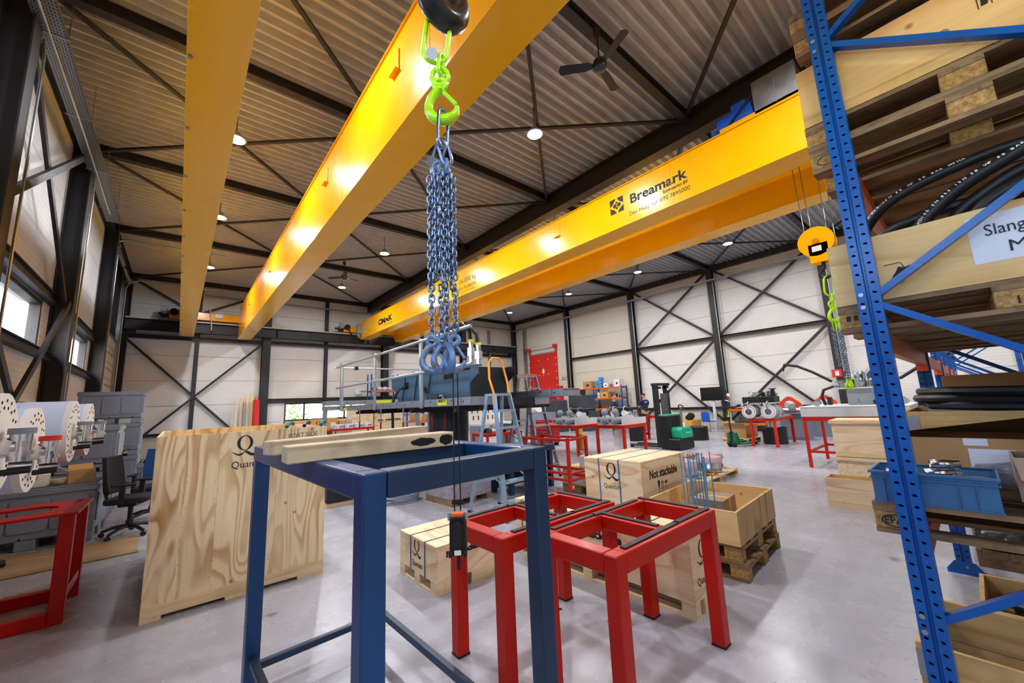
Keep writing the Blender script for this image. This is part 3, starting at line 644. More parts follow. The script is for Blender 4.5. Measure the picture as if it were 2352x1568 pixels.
lg = decal([[(0,.20),(0,.36),(.17,.36),(.13,.30),(.10,.27),(.05,.22)], [(.20,.36),(.36,.36),(.36,.20),(.30,.23),(.25,.27),(.22,.31)], [(0,0),(0,.16),(.06,.13),(.12,.08),(.15,.04),(.16,0)], [(.20,0),(.23,.06),(.28,.10),(.36,.15),(.36,.0)],
            circ(.125,.185,.05), circ(.24,.185,.05), circ(.18,.25,.03), circ(.18,.12,.03)], '-X', (wx, 4.90+dy, 5.83), 'print_black', c2, 'logo')
# ceiling fans
def fan(label, x, y, rz):
    o = thing('ceiling_fan', label, 'fan', (x, y, 6.86), rz)
    part('motor', MB().lathe([(.02,.10),(.10,.07),(.12,0),(.10,-.06),(.03,-.09)], 18), 'hook_black', o, smooth=True)
    part('rod', MB().cyl((0,0,.08),(0,0,.62),.012,n=8), 'steel_black', o); part('canopy', MB().lathe([(.02,.50),(.06,.56),(.06,.66)], 14), 'steel_black', o, smooth=True)
    for k in range(3):
        M = Matrix.Rotation(k*2*math.pi/3, 4, 'Z') @ Matrix.Rotation(.22, 4, 'X')
        part('blade', MB().prism([(.10,-.03),(.2,-.065),(.62,-.075),(.65,0),(.62,.075),(.2,.065),(.10,.03)], -.006, .006, 'z', M), 'plastic_black', o)
fan('black three blade ceiling fan above the second crane', 4.76, 3.1, math.radians(133)); fan('small distant black ceiling fan above the left crane girder', 4.7, 15.6, .3)

# ---------------------------------------------------------------- chain slings
def oval(L, w, n=20):
    "centre line of a stadium link in the xz plane, outer centre length L, width w"
    r = w/2; h = L/2-r; pts = []
    for i in range(n//2+1): a = math.pi*i/(n//2); pts.append((r*math.cos(a), 0, h+r*math.sin(a)))
    for i in range(n//2+1): a = math.pi+math.pi*i/(n//2); pts.append((r*math.cos(a), 0, -h+r*math.sin(a)))
    return pts
def link_mesh(key, L, w, d, mat, n=20, k=8):
    def mk():
        me = MB().tube(oval(L, w, n), d/2, k, True).mesh('link'); me.materials.append(MATS[mat]); me.polygons.foreach_set('use_smooth', [True]*len(me.polygons)); return me
    return cached(key, mk)
def sling_hook(parent, loc, s, mat, rz, tilt=0, name='hook'):
    "clevis sling hook: eye, curved body, latch; s = overall height"
    R = .30*s; c = Vector((0,0,-.62*s))
    pts = [Vector((.0,0,-.16*s)), Vector((-.10*s,0,-.24*s)), Vector((-.22*s,0,-.38*s))] + [c + Vector((R*math.cos(a),0,R*math.sin(a))) for a in [math.radians(160+i*15) for i in range(14)]]
    rad = [.085*s,.09*s,.09*s] + [.085*s + .03*s*math.sin(i/13*math.pi) - .045*s*max(0,(i-9)/4) for i in range(14)]
    M = Matrix.Translation(loc) @ Matrix.Rotation(rz,4,'Z') @ Matrix.Rotation(tilt,4,'Y')
    b = part(name, MB().tube(pts, rad, 10), mat, parent, smooth=True); b.matrix_local = M
    e = part('eye', MB().tube([(.13*s*math.cos(a),0,-.13*s+.13*s*math.sin(a)+.06*s) for a in [i*math.pi/8 for i in range(16)]], .05*s, 8, True), mat, b, smooth=True)
    part('latch', MB().bar((.04*s,0,-.24*s),(.29*s,0,-.60*s),.07*s,.07*s,(0,1,0)), mat, b, bev=.01*s)
    part('pin', MB().cyl((0,-.11*s,-.22*s),(0,.11*s,-.22*s),.035*s,n=10), mat, b)
    return b
def chain_run(parent, lm, x, y, z0, z1, pitch, rz0, wob, rs):
    n = int((z0-z1)/pitch)
    for i in range(n):
        o = part('chain_link', lm, 'chain_steel', parent, loc=(x+rs.uniform(-wob,wob), y+rs.uniform(-wob,wob), z0-(i+.5)*pitch), rot=(rs.uniform(-.12,.12), rs.uniform(-.12,.12), rz0 + (math.pi/2 if i % 2 else 0)+rs.uniform(-.25,.25)))
sx, sy = .66, 1.118; scr = Vector((.763,-.645,0)).normalized(); dep = Vector((.645,.763,0)).normalized()
sl = thing('chain_sling', 'lime green hook with a shortened four leg steel chain sling hanging in front', 'chain sling', (sx, sy, 0))
def sp(a, b=0, z=0): v = scr*a + dep*b; return (v.x, v.y, z)
rzs = math.atan2(scr.y, scr.x)
o = part('master_link', MB().tube(oval(.245, .088, 24), .0085, 12, True), 'lime', sl, smooth=True); o.location = sp(-.008, .01, 3.005); o.rotation_euler = (.0,.12,rzs+.25)
o = part('coupling_link', MB().tube(oval(.095, .034, 20), .0075, 10, True), 'lime', sl, smooth=True); o.location = sp(.006, 0, 2.865); o.rotation_euler = (0,.15,rzs+1.2)
hk = sling_hook(sl, sp(.0, 0, 2.795), .175, 'lime', rzs, -.1)
part('swivel_ring', MB().tube([(.030*math.cos(a),0,.036*math.sin(a)) for a in [i*math.pi/10 for i in range(20)]], .0095, 10, True), 'lime', sl, smooth=True, loc=sp(.002,0,2.815), rot=(0,0,rzs))
o = part('identity_tag', MB().cyl((0,-.0015,0),(0,.0015,0),.024,n=8), 'galvanised', sl); o.location = sp(-.022,-.03,2.885); o.rotation_euler = (.15,0,rzs)
o = part('identity_tag', MB().cyl((0,-.0015,0),(0,.0015,0),.024,n=8), 'chain_steel', sl); o.location = sp(-.026,-.015,2.455); o.rotation_euler = (.1,0,rzs+.5)
o = part('lower_master_link', MB().tube(oval(.155, .045, 24), .0065, 10, True), 'chain_steel', sl, smooth=True); o.location = sp(.010,0,2.60); o.rotation_euler = (0,.06,rzs+.9)
for k, (a, z, t) in enumerate(((-.004,2.51,.3),(.016,2.50,-.25))):
    o = part('sub_link', MB().tube(oval(.085, .036, 20), .0058, 8, True), 'chain_steel', sl, smooth=True); o.location = sp(a,.0,z); o.rotation_euler = (0,t,rzs+.3*k)
for k, (a, b, z, t) in enumerate(((-.014,-.01,2.435,.25),(.0,.012,2.45,-.1),(.018,-.006,2.44,-.3),(.010,.02,2.44,.15))):
    o = part('grab_hook', MB().tube([(0,0,.03),(-.012,0,.018),(-.016,0,0),(-.010,0,-.018),(.006,0,-.024),(.016,0,-.012)], [.006,.007,.008,.008,.007,.004], 8), 'hook_rust', sl, smooth=True); o.location = sp(a,b,z); o.rotation_euler = (0,t,rzs+k)
lm = link_mesh('link1', .0285, .0180, .0074, 'chain_steel'); rs = random.Random(5)
for k, (a, b) in enumerate(((-.040,-.004),(-.028,.016),(-.014,-.014),(.0,.014),(.010,-.010),(.024,.010),(.032,-.008),(.040,.008))):
    chain_run(sl, lm, *(sp(a,b)[:2]), 2.425-abs(a)*.4, 1.985+.03*(k % 3), .0200, rzs+.4*k, .0012, rs)
for k, (a, b) in enumerate(((-.038,-.004),(-.008,.012),(.012,-.008),(.040,.004))):
    chain_run(sl, lm, *(sp(a,b)[:2]), 2.01, 1.828, .0200, rzs+.5*k, .0005, rs)
for k, (a, b, rz, t) in enumerate(((-.040,-.004,.1,-.06),(-.008,.012,.9,.02),(.012,.0,2.2,.0),(.040,-.006,-.25,.04))):
    sling_hook(sl, sp(a,b,1.822), .116, 'hook_rust', rzs+rz, t)
# second chain sling on the far hook
s2 = thing('chain_sling', 'far lime green hook with a bunched black chain over the white tank table', 'chain sling', (8.7, 1.40, 0))
part('master_link', MB().tube(oval(.36, .17, 22), .017, 8, True), 'lime', s2, smooth=True, loc=(0,0,3.42), rot=(0,.1,rzs))
part('coupling_link', MB().tube(oval(.14, .06, 18), .012, 8, True), 'lime', s2, smooth=True, loc=(0,0,3.2), rot=(0,0,rzs+1.4))
part('swivel_ring', MB().tube([(.06*math.cos(a),0,.065*math.sin(a)) for a in [i*math.pi/8 for i in range(16)]], .017, 8, True), 'lime', s2, smooth=True, loc=(0,0,3.08), rot=(0,0,rzs))
sling_hook(s2, (0,0,3.05), .30, 'lime', rzs)
for k in range(3): part('sub_link', MB().tube(oval(.2,.05,16), .008, 6, True), 'lime', s2, smooth=True, loc=sp(-.03+.035*k,0,2.70), rot=(0,.1*(k-1),rzs+.5*k))
lm2 = link_mesh('link2', .058, .036, .013, 'chain_steel', 12, 6)
for k, (a, b, z1) in enumerate(((-.07,0,2.05),(-.03,.03,1.98),(.01,-.02,2.02),(.05,.02,2.1),(.085,0,2.2))):
    chain_run(s2, lm2, *(sp(a,b)[:2]), 2.66, z1, .042, rzs+.4*k, .003, rs)
for a in (.04, .085): chain_run(s2, lm2, *(sp(a,.01)[:2]), 2.2, 1.72, .042, rzs, .001, rs)
for k, a in enumerate((.04,.085)): sling_hook(s2, sp(a,.01,1.74), .16, 'lime', rzs+.6*k)
# radio control hanging from the sling hook
rc = thing('radio_control', 'black crane radio control hanging on two cords below the chain hooks', 'remote control', (.689, 1.099, 0))
part('cord', MB().cyl(sp(-.006,0,1.715), sp(-.010,0,1.275), .0022, n=6), 'rubber', rc); part('cord', MB().cyl(sp(.008,0,1.715), sp(.009,0,1.275), .0022, n=6), 'rubber', rc)
M = Matrix.Rotation(rzs, 4, 'Z')
part('clip', MB().box((-.017,-.006,1.296),(.017,.006,1.310), M), 'hose_black', rc); part('body', MB().prism([(-.024,1.148),(.024,1.148),(.026,1.17),(.025,1.245),(.022,1.262),(-.022,1.262),(-.025,1.245),(-.026,1.17)], -.016, .016, 'y', M), 'plastic_black', rc, bev=.004, seg=2)
part('pad', MB().prism([(-.016,1.17),(.012,1.17),(.016,1.235),(.0,1.25),(-.014,1.24)], -.021, -.016, 'y', M), 'rubber', rc, bev=.002); part('orange_collar', MB().box((-.019,-.014,1.262),(.019,.014,1.270), M), 'beam_orange', rc)
part('bezel', MB().box((-.023,-.019,1.243),(.023,.019,1.258), M), 'hook_black', rc, bev=.002)
for s in (-1,1): part('corner_guard', MB().cyl(sp(.022*s,-.018,1.148), sp(.022*s,-.018,1.165), .007, n=8), 'hook_black', rc); part('stop_knob', MB().cyl(sp(.026*s,-.004,1.25), sp(.026*s,-.004,1.272), .006, n=8), 'motor_grey', rc)
part('label_plate', MB().box((-.010,-.0215,1.153),(.010,-.0165,1.166), M), 'paper_white', rc); part('strap', MB().box((-.005,-.003,1.105),(.005,.0,1.15), M), 'rubber', rc)
# ---------------------------------------------------------------- tall dark blue frame table
bt = thing('steel_frame_table', 'tall dark blue steel frame table in the foreground carrying two timbers', 'table', (.455, 1.272, 0), math.radians(2.1))
BX, BY, BZ, T, RHt = .842, 1.775, 1.40, .08, .088
def leg(o, x, y, h, mat, t=.09, cap=True, name='leg'):
    l = boxpart(name, (x, y, .006 if cap else 0), (x+t, y+t, h), mat, o, bev=.006)
    if cap: boxpart('foot_cap', (-t/2-.001, -t/2-.001, -h/2-.0), (t/2+.001, t/2+.001, -h/2+.012), 'rubber', l)
    return l
for x in (0, BX-T):
    for y in (0, BY-T): part('leg', MB().box((x,y,0),(x+T,y+T,BZ-.0 if y == 0 else BZ-RHt)), 'frame_navy' if x else 'frame_blue', bt, bev=.008, seg=2)
for x in (0, BX-T): part('side_rail', MB().box((x,T,BZ-RHt),(x+T,BY,BZ)), 'frame_blue', bt, bev=.008, seg=2)
for y in (0, .525, BY-T): part('cross_rail', MB().box((T+.001,y,BZ-RHt),(BX-T-.001,y+T,BZ)), 'frame_navy', bt, bev=.008, seg=2)
for (a, b) in (((.02,T,.16),(.06,BY-T,.20)), ((BX-.06,T,.16),(BX-.02,BY-T,.20)), ((T,BY-.06,.10),(BX-T,BY-.02,.14))): part('stretcher', MB().box(a,b), 'frame_navy', bt, bev=.004)
# timbers across it
def timber_beam(label, p, q, w, h, z, burn):
    d = Vector((q[0]-p[0], q[1]-p[1], 0)); L = d.length; o = thing('timber_beam', label, 'timber', (p[0], p[1], z), math.atan2(d.y, d.x), group='timbers on the blue table')
    part('plank', MB().box((0,-w/2,0),(L,w/2,h)), 'old_pale', o, bev=.004)
    if burn:
        r3 = random.Random(2)
        for c0, c1, ry in ((.68,.855,.018),(.885,.985,.026)):
            poly = []
            for i in range(26):
                a = 2*math.pi*i/26; poly.append(((c0+c1)/2*L + (c1-c0)/2*L*math.cos(a)*(1+r3.uniform(-.06,.06)), h/2 + ry*math.sin(a)*(1+r3.uniform(-.15,.15))))
            mb = MB().prism(poly, -w/2-.0012, -w/2+.0005, 'y'); part('scorch_mark', mb, 'print_black', o)
    return o
timber_beam('pale timber beam with black scorch marks, nearer of the two on the blue table', (.34, 1.84), (1.102, 1.835), .12, .068, BZ, True)
timber_beam('plain pale timber beam, farther of the two on the blue table', (.352, 2.27), (1.36, 2.62), .11, .068, BZ, False)

# ---------------------------------------------------------------- pair of red tables
def red_table(label, x0, y0, dx, dy_, h):
    o = thing('red_steel_table', label, 'table', (x0, y0, 0), group='low red frame tables'); t = .085
    for x in (0, dx-t):
        for y in (0, dy_-t): leg(o, x, y, h-.001, 'table_red', t)
    for y in (0, dy_-t): boxpart('long_rail', (t, y, h-.10), (dx-t, y+t, h), 'table_red', o, bev=.005)
    for x in (0, dx-t): boxpart('short_rail', (x, t, h-.10), (x+t, dy_-t, h), 'table_red', o, bev=.005)
    boxpart('cross_rail', (dx/2-.04, t, h-.085), (dx/2+.04, dy_-t, h), 'table_red', o, bev=.005)
    r3 = random.Random(int(x0*100))
    def strip(a, b, w):
        a = Vector((*a, h+.004)); b = Vector((*b, h+.004)); part('rubber_strip', MB().bar(a, b, w, .008), 'rubber', o)
    strip((.12,.045),(dx*.62,.048),.034); strip((dx*.6,.052),(dx-.02,.046),.036); strip((.10,dy_-.045),(dx*.45,dy_-.04),.034); strip((dx*.43,dy_-.05),(dx-.12,dy_-.042),.034)
    strip((dx/2,.1),(dx/2+.004,dy_-.06),.036); strip((dx-.045,.10),(dx-.04,dy_-.02),.036)
    return o
red_table('low red steel table with rubber strips, nearer and right of its twin', 1.69, 1.255, 1.135, .575, .83)
red_table('low red steel table with rubber strips, farther and left of its twin', 1.475, 1.885, 1.10, .575, .83)

# ---------------------------------------------------------------- Quantum crates
def q_logo(w):
    "ring with thick sides and a flowing tail, w = overall width"
    s = w; outer = [(.5*s+.30*s*math.cos(a), .60*s+.33*s*math.sin(a)) for a in [i*2*math.pi/40 for i in range(40)]]
    inner = [(.5*s+.185*s*math.cos(a), .60*s+.295*s*math.sin(a)) for a in [i*2*math.pi/40 for i in range(40)]]
    polys = [[outer[i], outer[(i+1) % 40], inner[(i+1) % 40], inner[i]] for i in range(40)]
    up = [(.0,.21),(.08,.22),(.18,.16),(.30,.13),(.42,.17),(.52,.26),(.62,.24),(.74,.14),(.86,.12),(1.0,.20)]
    lo = [(.0,.20),(.08,.19),(.18,.10),(.30,.05),(.40,.07),(.50,.20),(.60,.12),(.72,.02),(.86,.0),(1.0,.20)]
    for i in range(9): polys.append([(lo[i][0]*s,lo[i][1]*s),(lo[i+1][0]*s,lo[i+1][1]*s),(up[i+1][0]*s,up[i+1][1]*s),(up[i][0]*s,up[i][1]*s)])
    return polys
def icons(s):
    P_ = [[(.02*s,.95*s),(.26*s,.95*s),(.24*s,.62*s),(.17*s,.45*s),(.11*s,.45*s),(.04*s,.62*s)], [(.125*s,.46*s),(.155*s,.46*s),(.155*s,.16*s),(.125*s,.16*s)], [(.06*s,.12*s),(.22*s,.12*s),(.22*s,.17*s),(.06*s,.17*s)]]
    for x in (.50, .70): P_ += [[((x-.02)*s,.22*s),((x+.02)*s,.22*s),((x+.02)*s,.70*s),((x-.02)*s,.70*s)], [((x-.06)*s,.70*s),((x+.06)*s,.70*s),(x*s,.95*s)]]
    P_ += [[(.42*s,.12*s),(.78*s,.12*s),(.78*s,.16*s),(.42*s,.16*s)]]
    P_ += [circ(1.08*s,.66*s,.18*s,12,0,180), [(1.065*s,.25*s),(1.09*s,.25*s),(1.09*s,.68*s),(1.065*s,.68*s)]]
    return P_
def quantum_crate(label, x0, x1, y0, y1, h, sk, q_face, n_face, straps, rz=0, strap_mat='strap_blue', qz=None, nz=None):
    o = thing('shipping_crate', label, 'crate', (x0, y0, 0), rz, group='closed plywood shipping crates'); W_, D = x1-x0, y1-y0; t = .018
    boxpart('panel', (0,0,sk), (t,D,h-t), 'ply_y', o); boxpart('panel', (W_-t,0,sk), (W_,D,h-t), 'ply_y', o); boxpart('panel', (t,0,sk), (W_-t,t,h-t), 'ply_x', o); boxpart('panel', (t,D-t,sk), (W_-t,D,h-t), 'ply_x', o)
    boxpart('lid', (-.002,-.002,h-t), (W_+.002,D+.002,h), 'ply_y', o); boxpart('floor_panel', (t,t,sk), (W_-t,D-t,sk+t), 'ply_x', o)
    # skids: runners along the strapped direction with openings on the q side
    for k in range(3):
        xx = k*(W_-.09)/2
        for y in (0, (D-.1)/2, D-.1): boxpart('block', (xx,y,.02), (xx+.09,y+.1,sk), 'pine_y', o)
    for k in range(3): xx = k*(W_-.09)/2; boxpart('skid_board', (xx,0,0), (xx+.09,D,.02), 'pine_y', o)
    boxpart('kick_board', (.09,0,.0), (W_-.09,.018,sk), 'pine_x', o) if n_face == '-Y' else None
    for y in straps: part('strap', MB().box((-.0035,y-.008,sk),(-.001,y+.008,h+.003)).box((-.003,y-.008,h+.001),(W_+.003,y+.008,h+.003)).box((W_+.001,y-.008,sk),(W_+.0035,y+.008,h+.003)), strap_mat, o)
    hb = h-sk
    if q_face == '-X':
        w = min(D*.28, hb*.62); q1 = qz or (sk+hb*.42, sk+hb*.17); decal(q_logo(w), '-X', (-.001, D*.5+w/2, q1[0]), 'print_navy', o, 'logo'); lettering('Quantum', w*.36, '-X', (-.0012, D*.5+w*.55, q1[1]), 'print_navy', o, width=w*1.08)
    else:
        w = min(W_*.5, hb*.5); decal(q_logo(w), '-Y', (W_*.5-w/2, -.001, sk+hb*.48), 'print_navy', o, 'logo'); lettering('Quantum', w*.36, '-Y', (W_*.5-w*.6, -.0012, sk+hb*.22), 'print_navy', o, width=w*1.2)
    if n_face == '-Y':
        lettering('Not stackable', .13 if nz else hb*.22, '-Y', (W_*.16, -.0012, nz[0] if nz else sk+hb*.64), 'print_black', o, width=W_*.62 if nz else W_*.66, bold=.004); decal(icons(.17 if nz else hb*.30), '-Y', (W_*.32, -.001, nz[1] if nz else sk+hb*.18), 'print_black', o, 'handling_symbols')
    else:
        lettering('Not stackable', hb*.22, '-X', (-.0012, D*.62, sk+hb*.60), 'print_black', o, width=D*.32, bold=.004); decal(icons(hb*.30), '-X', (-.001, D*.52, sk+hb*.18), 'print_black', o, 'handling_symbols')
    for k in range(8):
        z = sk+.05+(hb-.1)*k/7; part('nail', cached('nail', lambda: MB().cyl((0,0,0),(0,-.0015,0),.004,n=6).mesh('nail')), 'chain_steel', o, loc=(.012,-.0005,z)); part('nail', cached('nail', None), 'chain_steel', o, loc=(W_-.012,-.0005,z))
    return o
quantum_crate('small square plywood crate standing alone left of the red tables', 1.785, 2.42, 3.215, 3.93, .395, .10, '-X', '-Y', (.20,.48), strap_mat='strap_navy')
quantum_crate('long low plywood crate lying just behind the red tables', 2.935, 3.34, 1.53, 3.49, .555, .105, '-Y', '-X', (.42,1.05,1.85), strap_mat='strap_navy')
quantum_crate('big cube plywood crate with blue straps beside the blue rods', 3.93, 4.93, 2.50, 3.29, .895, .10, '-X', '-Y', (.29,.57), qz=(.655,.565), nz=(.69,.49))
# big open crate
oc = thing('open_crate', 'big open plywood crate with flowing wood figure, at left', 'crate', (-.122, 4.54, 0))
W_, D, H_ = 1.352, 2.1, 1.447
for i, (a, b) in enumerate(((0,.20),(.20,.44),(.44,.90),(.90,W_))): part('front_panel', MB().box((a+.0006,.0,.115),(b-.0006,.018,H_)), 'ply_figured', oc)
boxpart('side_panel', (0,.018,.115), (.018,D,H_), 'ply_y', oc); boxpart('side_panel', (W_-.018,.018,.115), (W_,D,H_), 'ply_y', oc); boxpart('back_panel', (.018,D-.018,.115), (W_-.018,D,H_), 'ply_gold', oc)
boxpart('bottom_panel', (.018,.018,.115), (W_-.018,D-.018,.135), 'ply_x', oc)
boxpart('kick_board', (0,-.016,.03), (W_,.03,.115), 'pine_x', oc)
for x0_, x1_ in ((0,.13),(.55,.78),(1.12,W_)):
    for y in (0, D/2-.05, D-.1): boxpart('block', (x0_,y-.016 if y == 0 else y,0), (x1_,y+.1,.03 if y == 0 else .115), 'pine_y', oc)
boxpart('corner_batten', (.018,.018,.135), (.075,.075,H_-.01), 'pine_z', oc); boxpart('corner_batten', (W_-.075,.018,.135), (W_-.018,.075,H_-.01), 'pine_z', oc); boxpart('corner_batten', (.018,D-.075,.135), (.075,D-.018,H_-.01), 'pine_z', oc)
boxpart('cross_batten', (.018,D*.55,H_-.16), (W_-.018,D*.55+.07,H_-.05), 'pine_x', oc)
decal(q_logo(.21), '-Y', (.525, -.001, 1.215), 'print_navy', oc, 'logo'); lettering('Quantum', .09, '-Y', (.53, -.0012, 1.115), 'print_navy', oc, width=.30); lettering('PORT SIDE', .07, '-Y', (.99, -.0012, 1.345), 'chain_steel', oc, width=.27, rz=.03)
decal([[(0,0),(.07,0),(.07,.003),(0,.003)],[(0,.04),(.07,.04),(.07,.043),(0,.043)],[(0,0),(.003,0),(.003,.043),(0,.043)],[(.067,0),(.07,0),(.07,.043),(.067,.043)]], '-Y', (.80,-.001,.25), 'chain_steel', oc, 'stamp')
r3 = random.Random(11)
for k in range(34): part('nail', cached('nail', None), 'chain_steel', oc, loc=(.21+.22*(k % 2)+r3.uniform(-.01,.02), -.0005, .15+1.25*(k//2)/17+r3.uniform(-.02,.02)))
# what sticks out of the big crate
o = thing('fabric_bundle', 'dark teal lifting slings lying over the rim of the big open crate', 'sling', (.95, 4.72, H_+.005))
for k in range(3): part('webbing', MB().tube([(-.10+.16*k,-.18,.012),(-.08+.16*k,-.10,.03),(-.02+.16*k,.02,.05),(.02+.16*k,.14,.03)], .018, 8), 'machine_dark' if k % 2 else 'sling_teal', o, smooth=True)

# ---------------------------------------------------------------- pallets
def pallet(label, loc, rz=0, group='wooden pallets', old=True, lx=.8, ly=1.2, deck=True):
    "euro pallet, length ly along local y, corner at local origin, top at z = .144"
    o = thing('pallet', label, 'pallet', loc, rz, group); A, B_ = ('old_x','old_y') if old else ('pine_x','pine_y')
    for x, w in ((0,.145),(lx*.23,.10),(lx/2-.0725,.145),(lx*.66,.10),(lx-.145,.145)): boxpart('deck_board', (x,0,.122), (x+w,ly,.144), B_, o)
    for y in (0, ly/2-.0725, ly-.145): boxpart('cross_board', (0,y,.10), (lx,y+.145,.122), A, o)
    for x, w in ((0,.10),(lx/2-.0725,.145),(lx-.10,.10)):
        boxpart('runner', (x,0,0), (x+w,ly,.022), B_, o)
        for y, l in ((0,.145),(ly/2-.0725,.145),(ly-.145,.145)): boxpart('block', (x,y,.022), (x+w,y+l,.10), 'pressed_block', o, bev=.004)
    return o
pallet('lower worn pallet under the open crate with blue rods', (3.80, 1.47, 0), math.radians(4), 'pallets under the open crate', lx=1.10, ly=.80)
pallet('upper worn pallet under the open crate with blue rods', (3.79, 1.50, .144), math.radians(3), 'pallets under the open crate', lx=1.10, ly=.80)
cr = thing('open_crate', 'shallow open plywood crate on two pallets holding cartons', 'crate', (3.78, 1.50, .288), math.radians(3.2)); W_, D, H_ = 1.16, .84, .285; t = .02
boxpart('panel', (0,0,0), (t,D,H_), 'ply_gold', cr); boxpart('panel', (W_-t,0,0), (W_,D,H_), 'ply_gold', cr);
boxpart('panel', (t,0,0), (W_-t,t,H_), 'ply_rough', cr); boxpart('panel', (t,D-t,0), (W_-t,D,H_), 'ply_gold', cr); boxpart('bottom_panel', (t,t,0), (W_-t,D-t,.015), 'ply_gold', cr)
for k in range(12): part('nail', cached('nail', None), 'print_black', cr, loc=(.05+.095*k, -.0005, .255+.006*(k % 3)))
def carton(name, label, loc, d, rz=0, mat='cardboard', open_=False, parts=True, group=None):
    o = thing(name, label, 'box', loc, rz, group); a, b, c = d; t = .006
    if not open_:
        boxpart('carton_body', (0,0,0), (a,b,c), mat, o, bev=.003); boxpart('tape', (a/2-.025,-.001,c*.6), (a/2+.025,b+.001,c+.001), 'bag_gold', o)
    else:
        for p, q in (((0,0,0),(t,b,c)),((a-t,0,0),(a,b,c)),((t,0,0),(a-t,t,c)),((t,b-t,0),(a-t,b,c)),((t,t,0),(a-t,b-t,t))): boxpart('carton_side', p, q, mat, o)
        part('flap', MB().box((0,0,0),(t,b*.96,min(a*.45,.15)), Matrix.Translation((0,b*.02,c)) @ Matrix.Rotation(-.9,4,'Y')), mat, o); part('flap', MB().box((0,0,0),(a*.96,t,min(b*.4,.15)), Matrix.Translation((a*.02,b-t,c)) @ Matrix.Rotation(-.7,4,'X')), mat, o)
    return o
def inside(o, x, y, z=.016):
    c, s = math.cos(o.rotation_euler.z), math.sin(o.rotation_euler.z); return (o.location.x+c*x-s*y, o.location.y+s*x+c*y, o.location.z+z)
carton('carton', 'tall cardboard carton standing inside the shallow open crate', inside(cr,.34,.22), (.38,.30,.262), math.radians(5), 'cardboard_grey')
carton('small_carton', 'small blue and white carton inside the shallow open crate', inside(cr,.93,.42), (.12,.2,.12), .2, 'paper')
rb = random.Random(4)
for k in range(13):
    x, y = .06+.026*(k % 7)+.004*rb.random(), .24+.10*(k//7)+.14*rb.random(); b0 = inside(cr, x, y, .016); h = .70+.05*rb.random(); lx_, ly_ = rb.uniform(.0,.02), rb.uniform(-.01,.02)
    ob = part('threaded_rod', cached(('rod',k), lambda: MB().cyl((0,0,0),(lx_,ly_,h),.0055,n=7).mesh('rod')), 'rod_blue', loc=b0); tag(ob, 'thin blue rod standing upright in the shallow open crate', 'rod', 'blue rods in the open crate')

# small scraps on the floor
o = part('rubber_scrap', MB().tube([(0,0,.006),(.02,-.03,.008),(.03,-.07,.006),(.05,-.10,.006)], .007, 6), 'rubber', loc=(2.33,2.42,0)); tag(o, 'small black rubber scrap on the floor between the red tables and blue leg', 'scrap')
o = part('wood_splinter', MB().bar((0,0,.004),(.12,-.05,.004),.012,.006), 'pine_x', loc=(2.72,.42,0)); tag(o, 'thin wood splinter on the floor beside the rack post', 'splinter')
# ---------------------------------------------------------------- blue pallet rack
def post_mesh(L):
    mb = MB(); p = .0508; n = int(L/p); w = .036
    for k, y0 in enumerate((0, .052)):
        for i in range(n):
            z0 = i*p; cy_ = y0+w/2; cz = z0+p/2; hole = []; rim = []
            for j in range(8):
                a = 2*math.pi*j/8+.39; hole.append((0, cy_+.0085*math.cos(a)+.002*math.sin(a), cz+.0062*math.sin(a)))
            mb_rim = [(0,y0+w,z0+p/2),(0,y0+w,z0+p),(0,cy_,z0+p),(0,y0,z0+p),(0,y0,z0+p/2),(0,y0,z0),(0,cy_,z0),(0,y0+w,z0)]
            mb.add(hole+mb_rim, [(j, (j+1) % 8, 8+(j+1) % 8, 8+j) for j in range(8)])
    zt = n*p
    mb.add([(0,.036,0),(.014,.040,0),(.014,.048,0),(0,.052,0),(0,.036,zt),(.014,.040,zt),(.014,.048,zt),(0,.052,zt)], [(0,1,5,4),(1,2,6,5),(2,3,7,6)])
    mb.box((.068,.0,0),(.07,.088,zt)); mb.box((0,-.002,0),(.07,0,zt)); mb.box((0,.088,0),(.07,.09,zt)); mb.box((.064,0,0),(.07,.012,zt)); mb.box((.064,.076,0),(.07,.088,zt))  # back plate added to keep light out, so the holes read dark
    return mb.mesh('post')
RX = [2.6, 5.2, 7.8, 10.4, 13.0, 15.6]; RH = 4.47
def hexbolt(): return cached('hexbolt', lambda: MB().cyl((0,0,0),(-.006,0,0),.011,n=6).mesh('bolt'))
def upright(x, w_):
    o = thing('rack_upright', 'blue perforated rack upright frame, ' + w_, 'rack', (x, 0, 0), group='blue rack uprights')
    pm = cached('post', lambda: post_mesh(RH))
    for y in (.23, -.86): part('post', pm, 'rack_blue', o, loc=(0,y,.01))
    for y in (.20, -.89): part('foot_plate', cached('footp', lambda: MB().box((-.02,-.04,0),(.11,.18,.008)).prism([(-.04,.008),(.18,.008),(.18,.03),(.13,.10),(.01,.10),(-.04,.03)], -.006, 0, 'x').mesh('foot')), 'rack_blue', o, loc=(0,y,0)); part('bolt', hexbolt(), 'galvanised', o, loc=(-.006,y+.06,.06))
    zs = [.55, 2.03, 3.51]; xb = .03
    for z in zs:
        for s in (1,-1):
            z1 = z+s*.72
            if 0 < z1 < RH: part('brace', cached(('rbr',s), lambda: MB().bar((0,0,0),(0,-1.0,s*.70),.03,.045,(1,0,0)).bar((-.012,0,-.012),(-.012,-1.0,s*.70-.012),.006,.02,(1,0,0)).mesh('brace')), 'rack_blue', o, loc=(xb,.235,z+s*.03))
            part('bolt', hexbolt(), 'galvanised', o, loc=(-.001,.30,z+s*.032))
    return o
for x, w_ in zip(RX, ['in the right foreground','second behind the nearest','third along the row','fourth along the row','fifth along the row','last along the row']): upright(x, w_)
LV = [.895, 1.887, 2.814, 3.565]
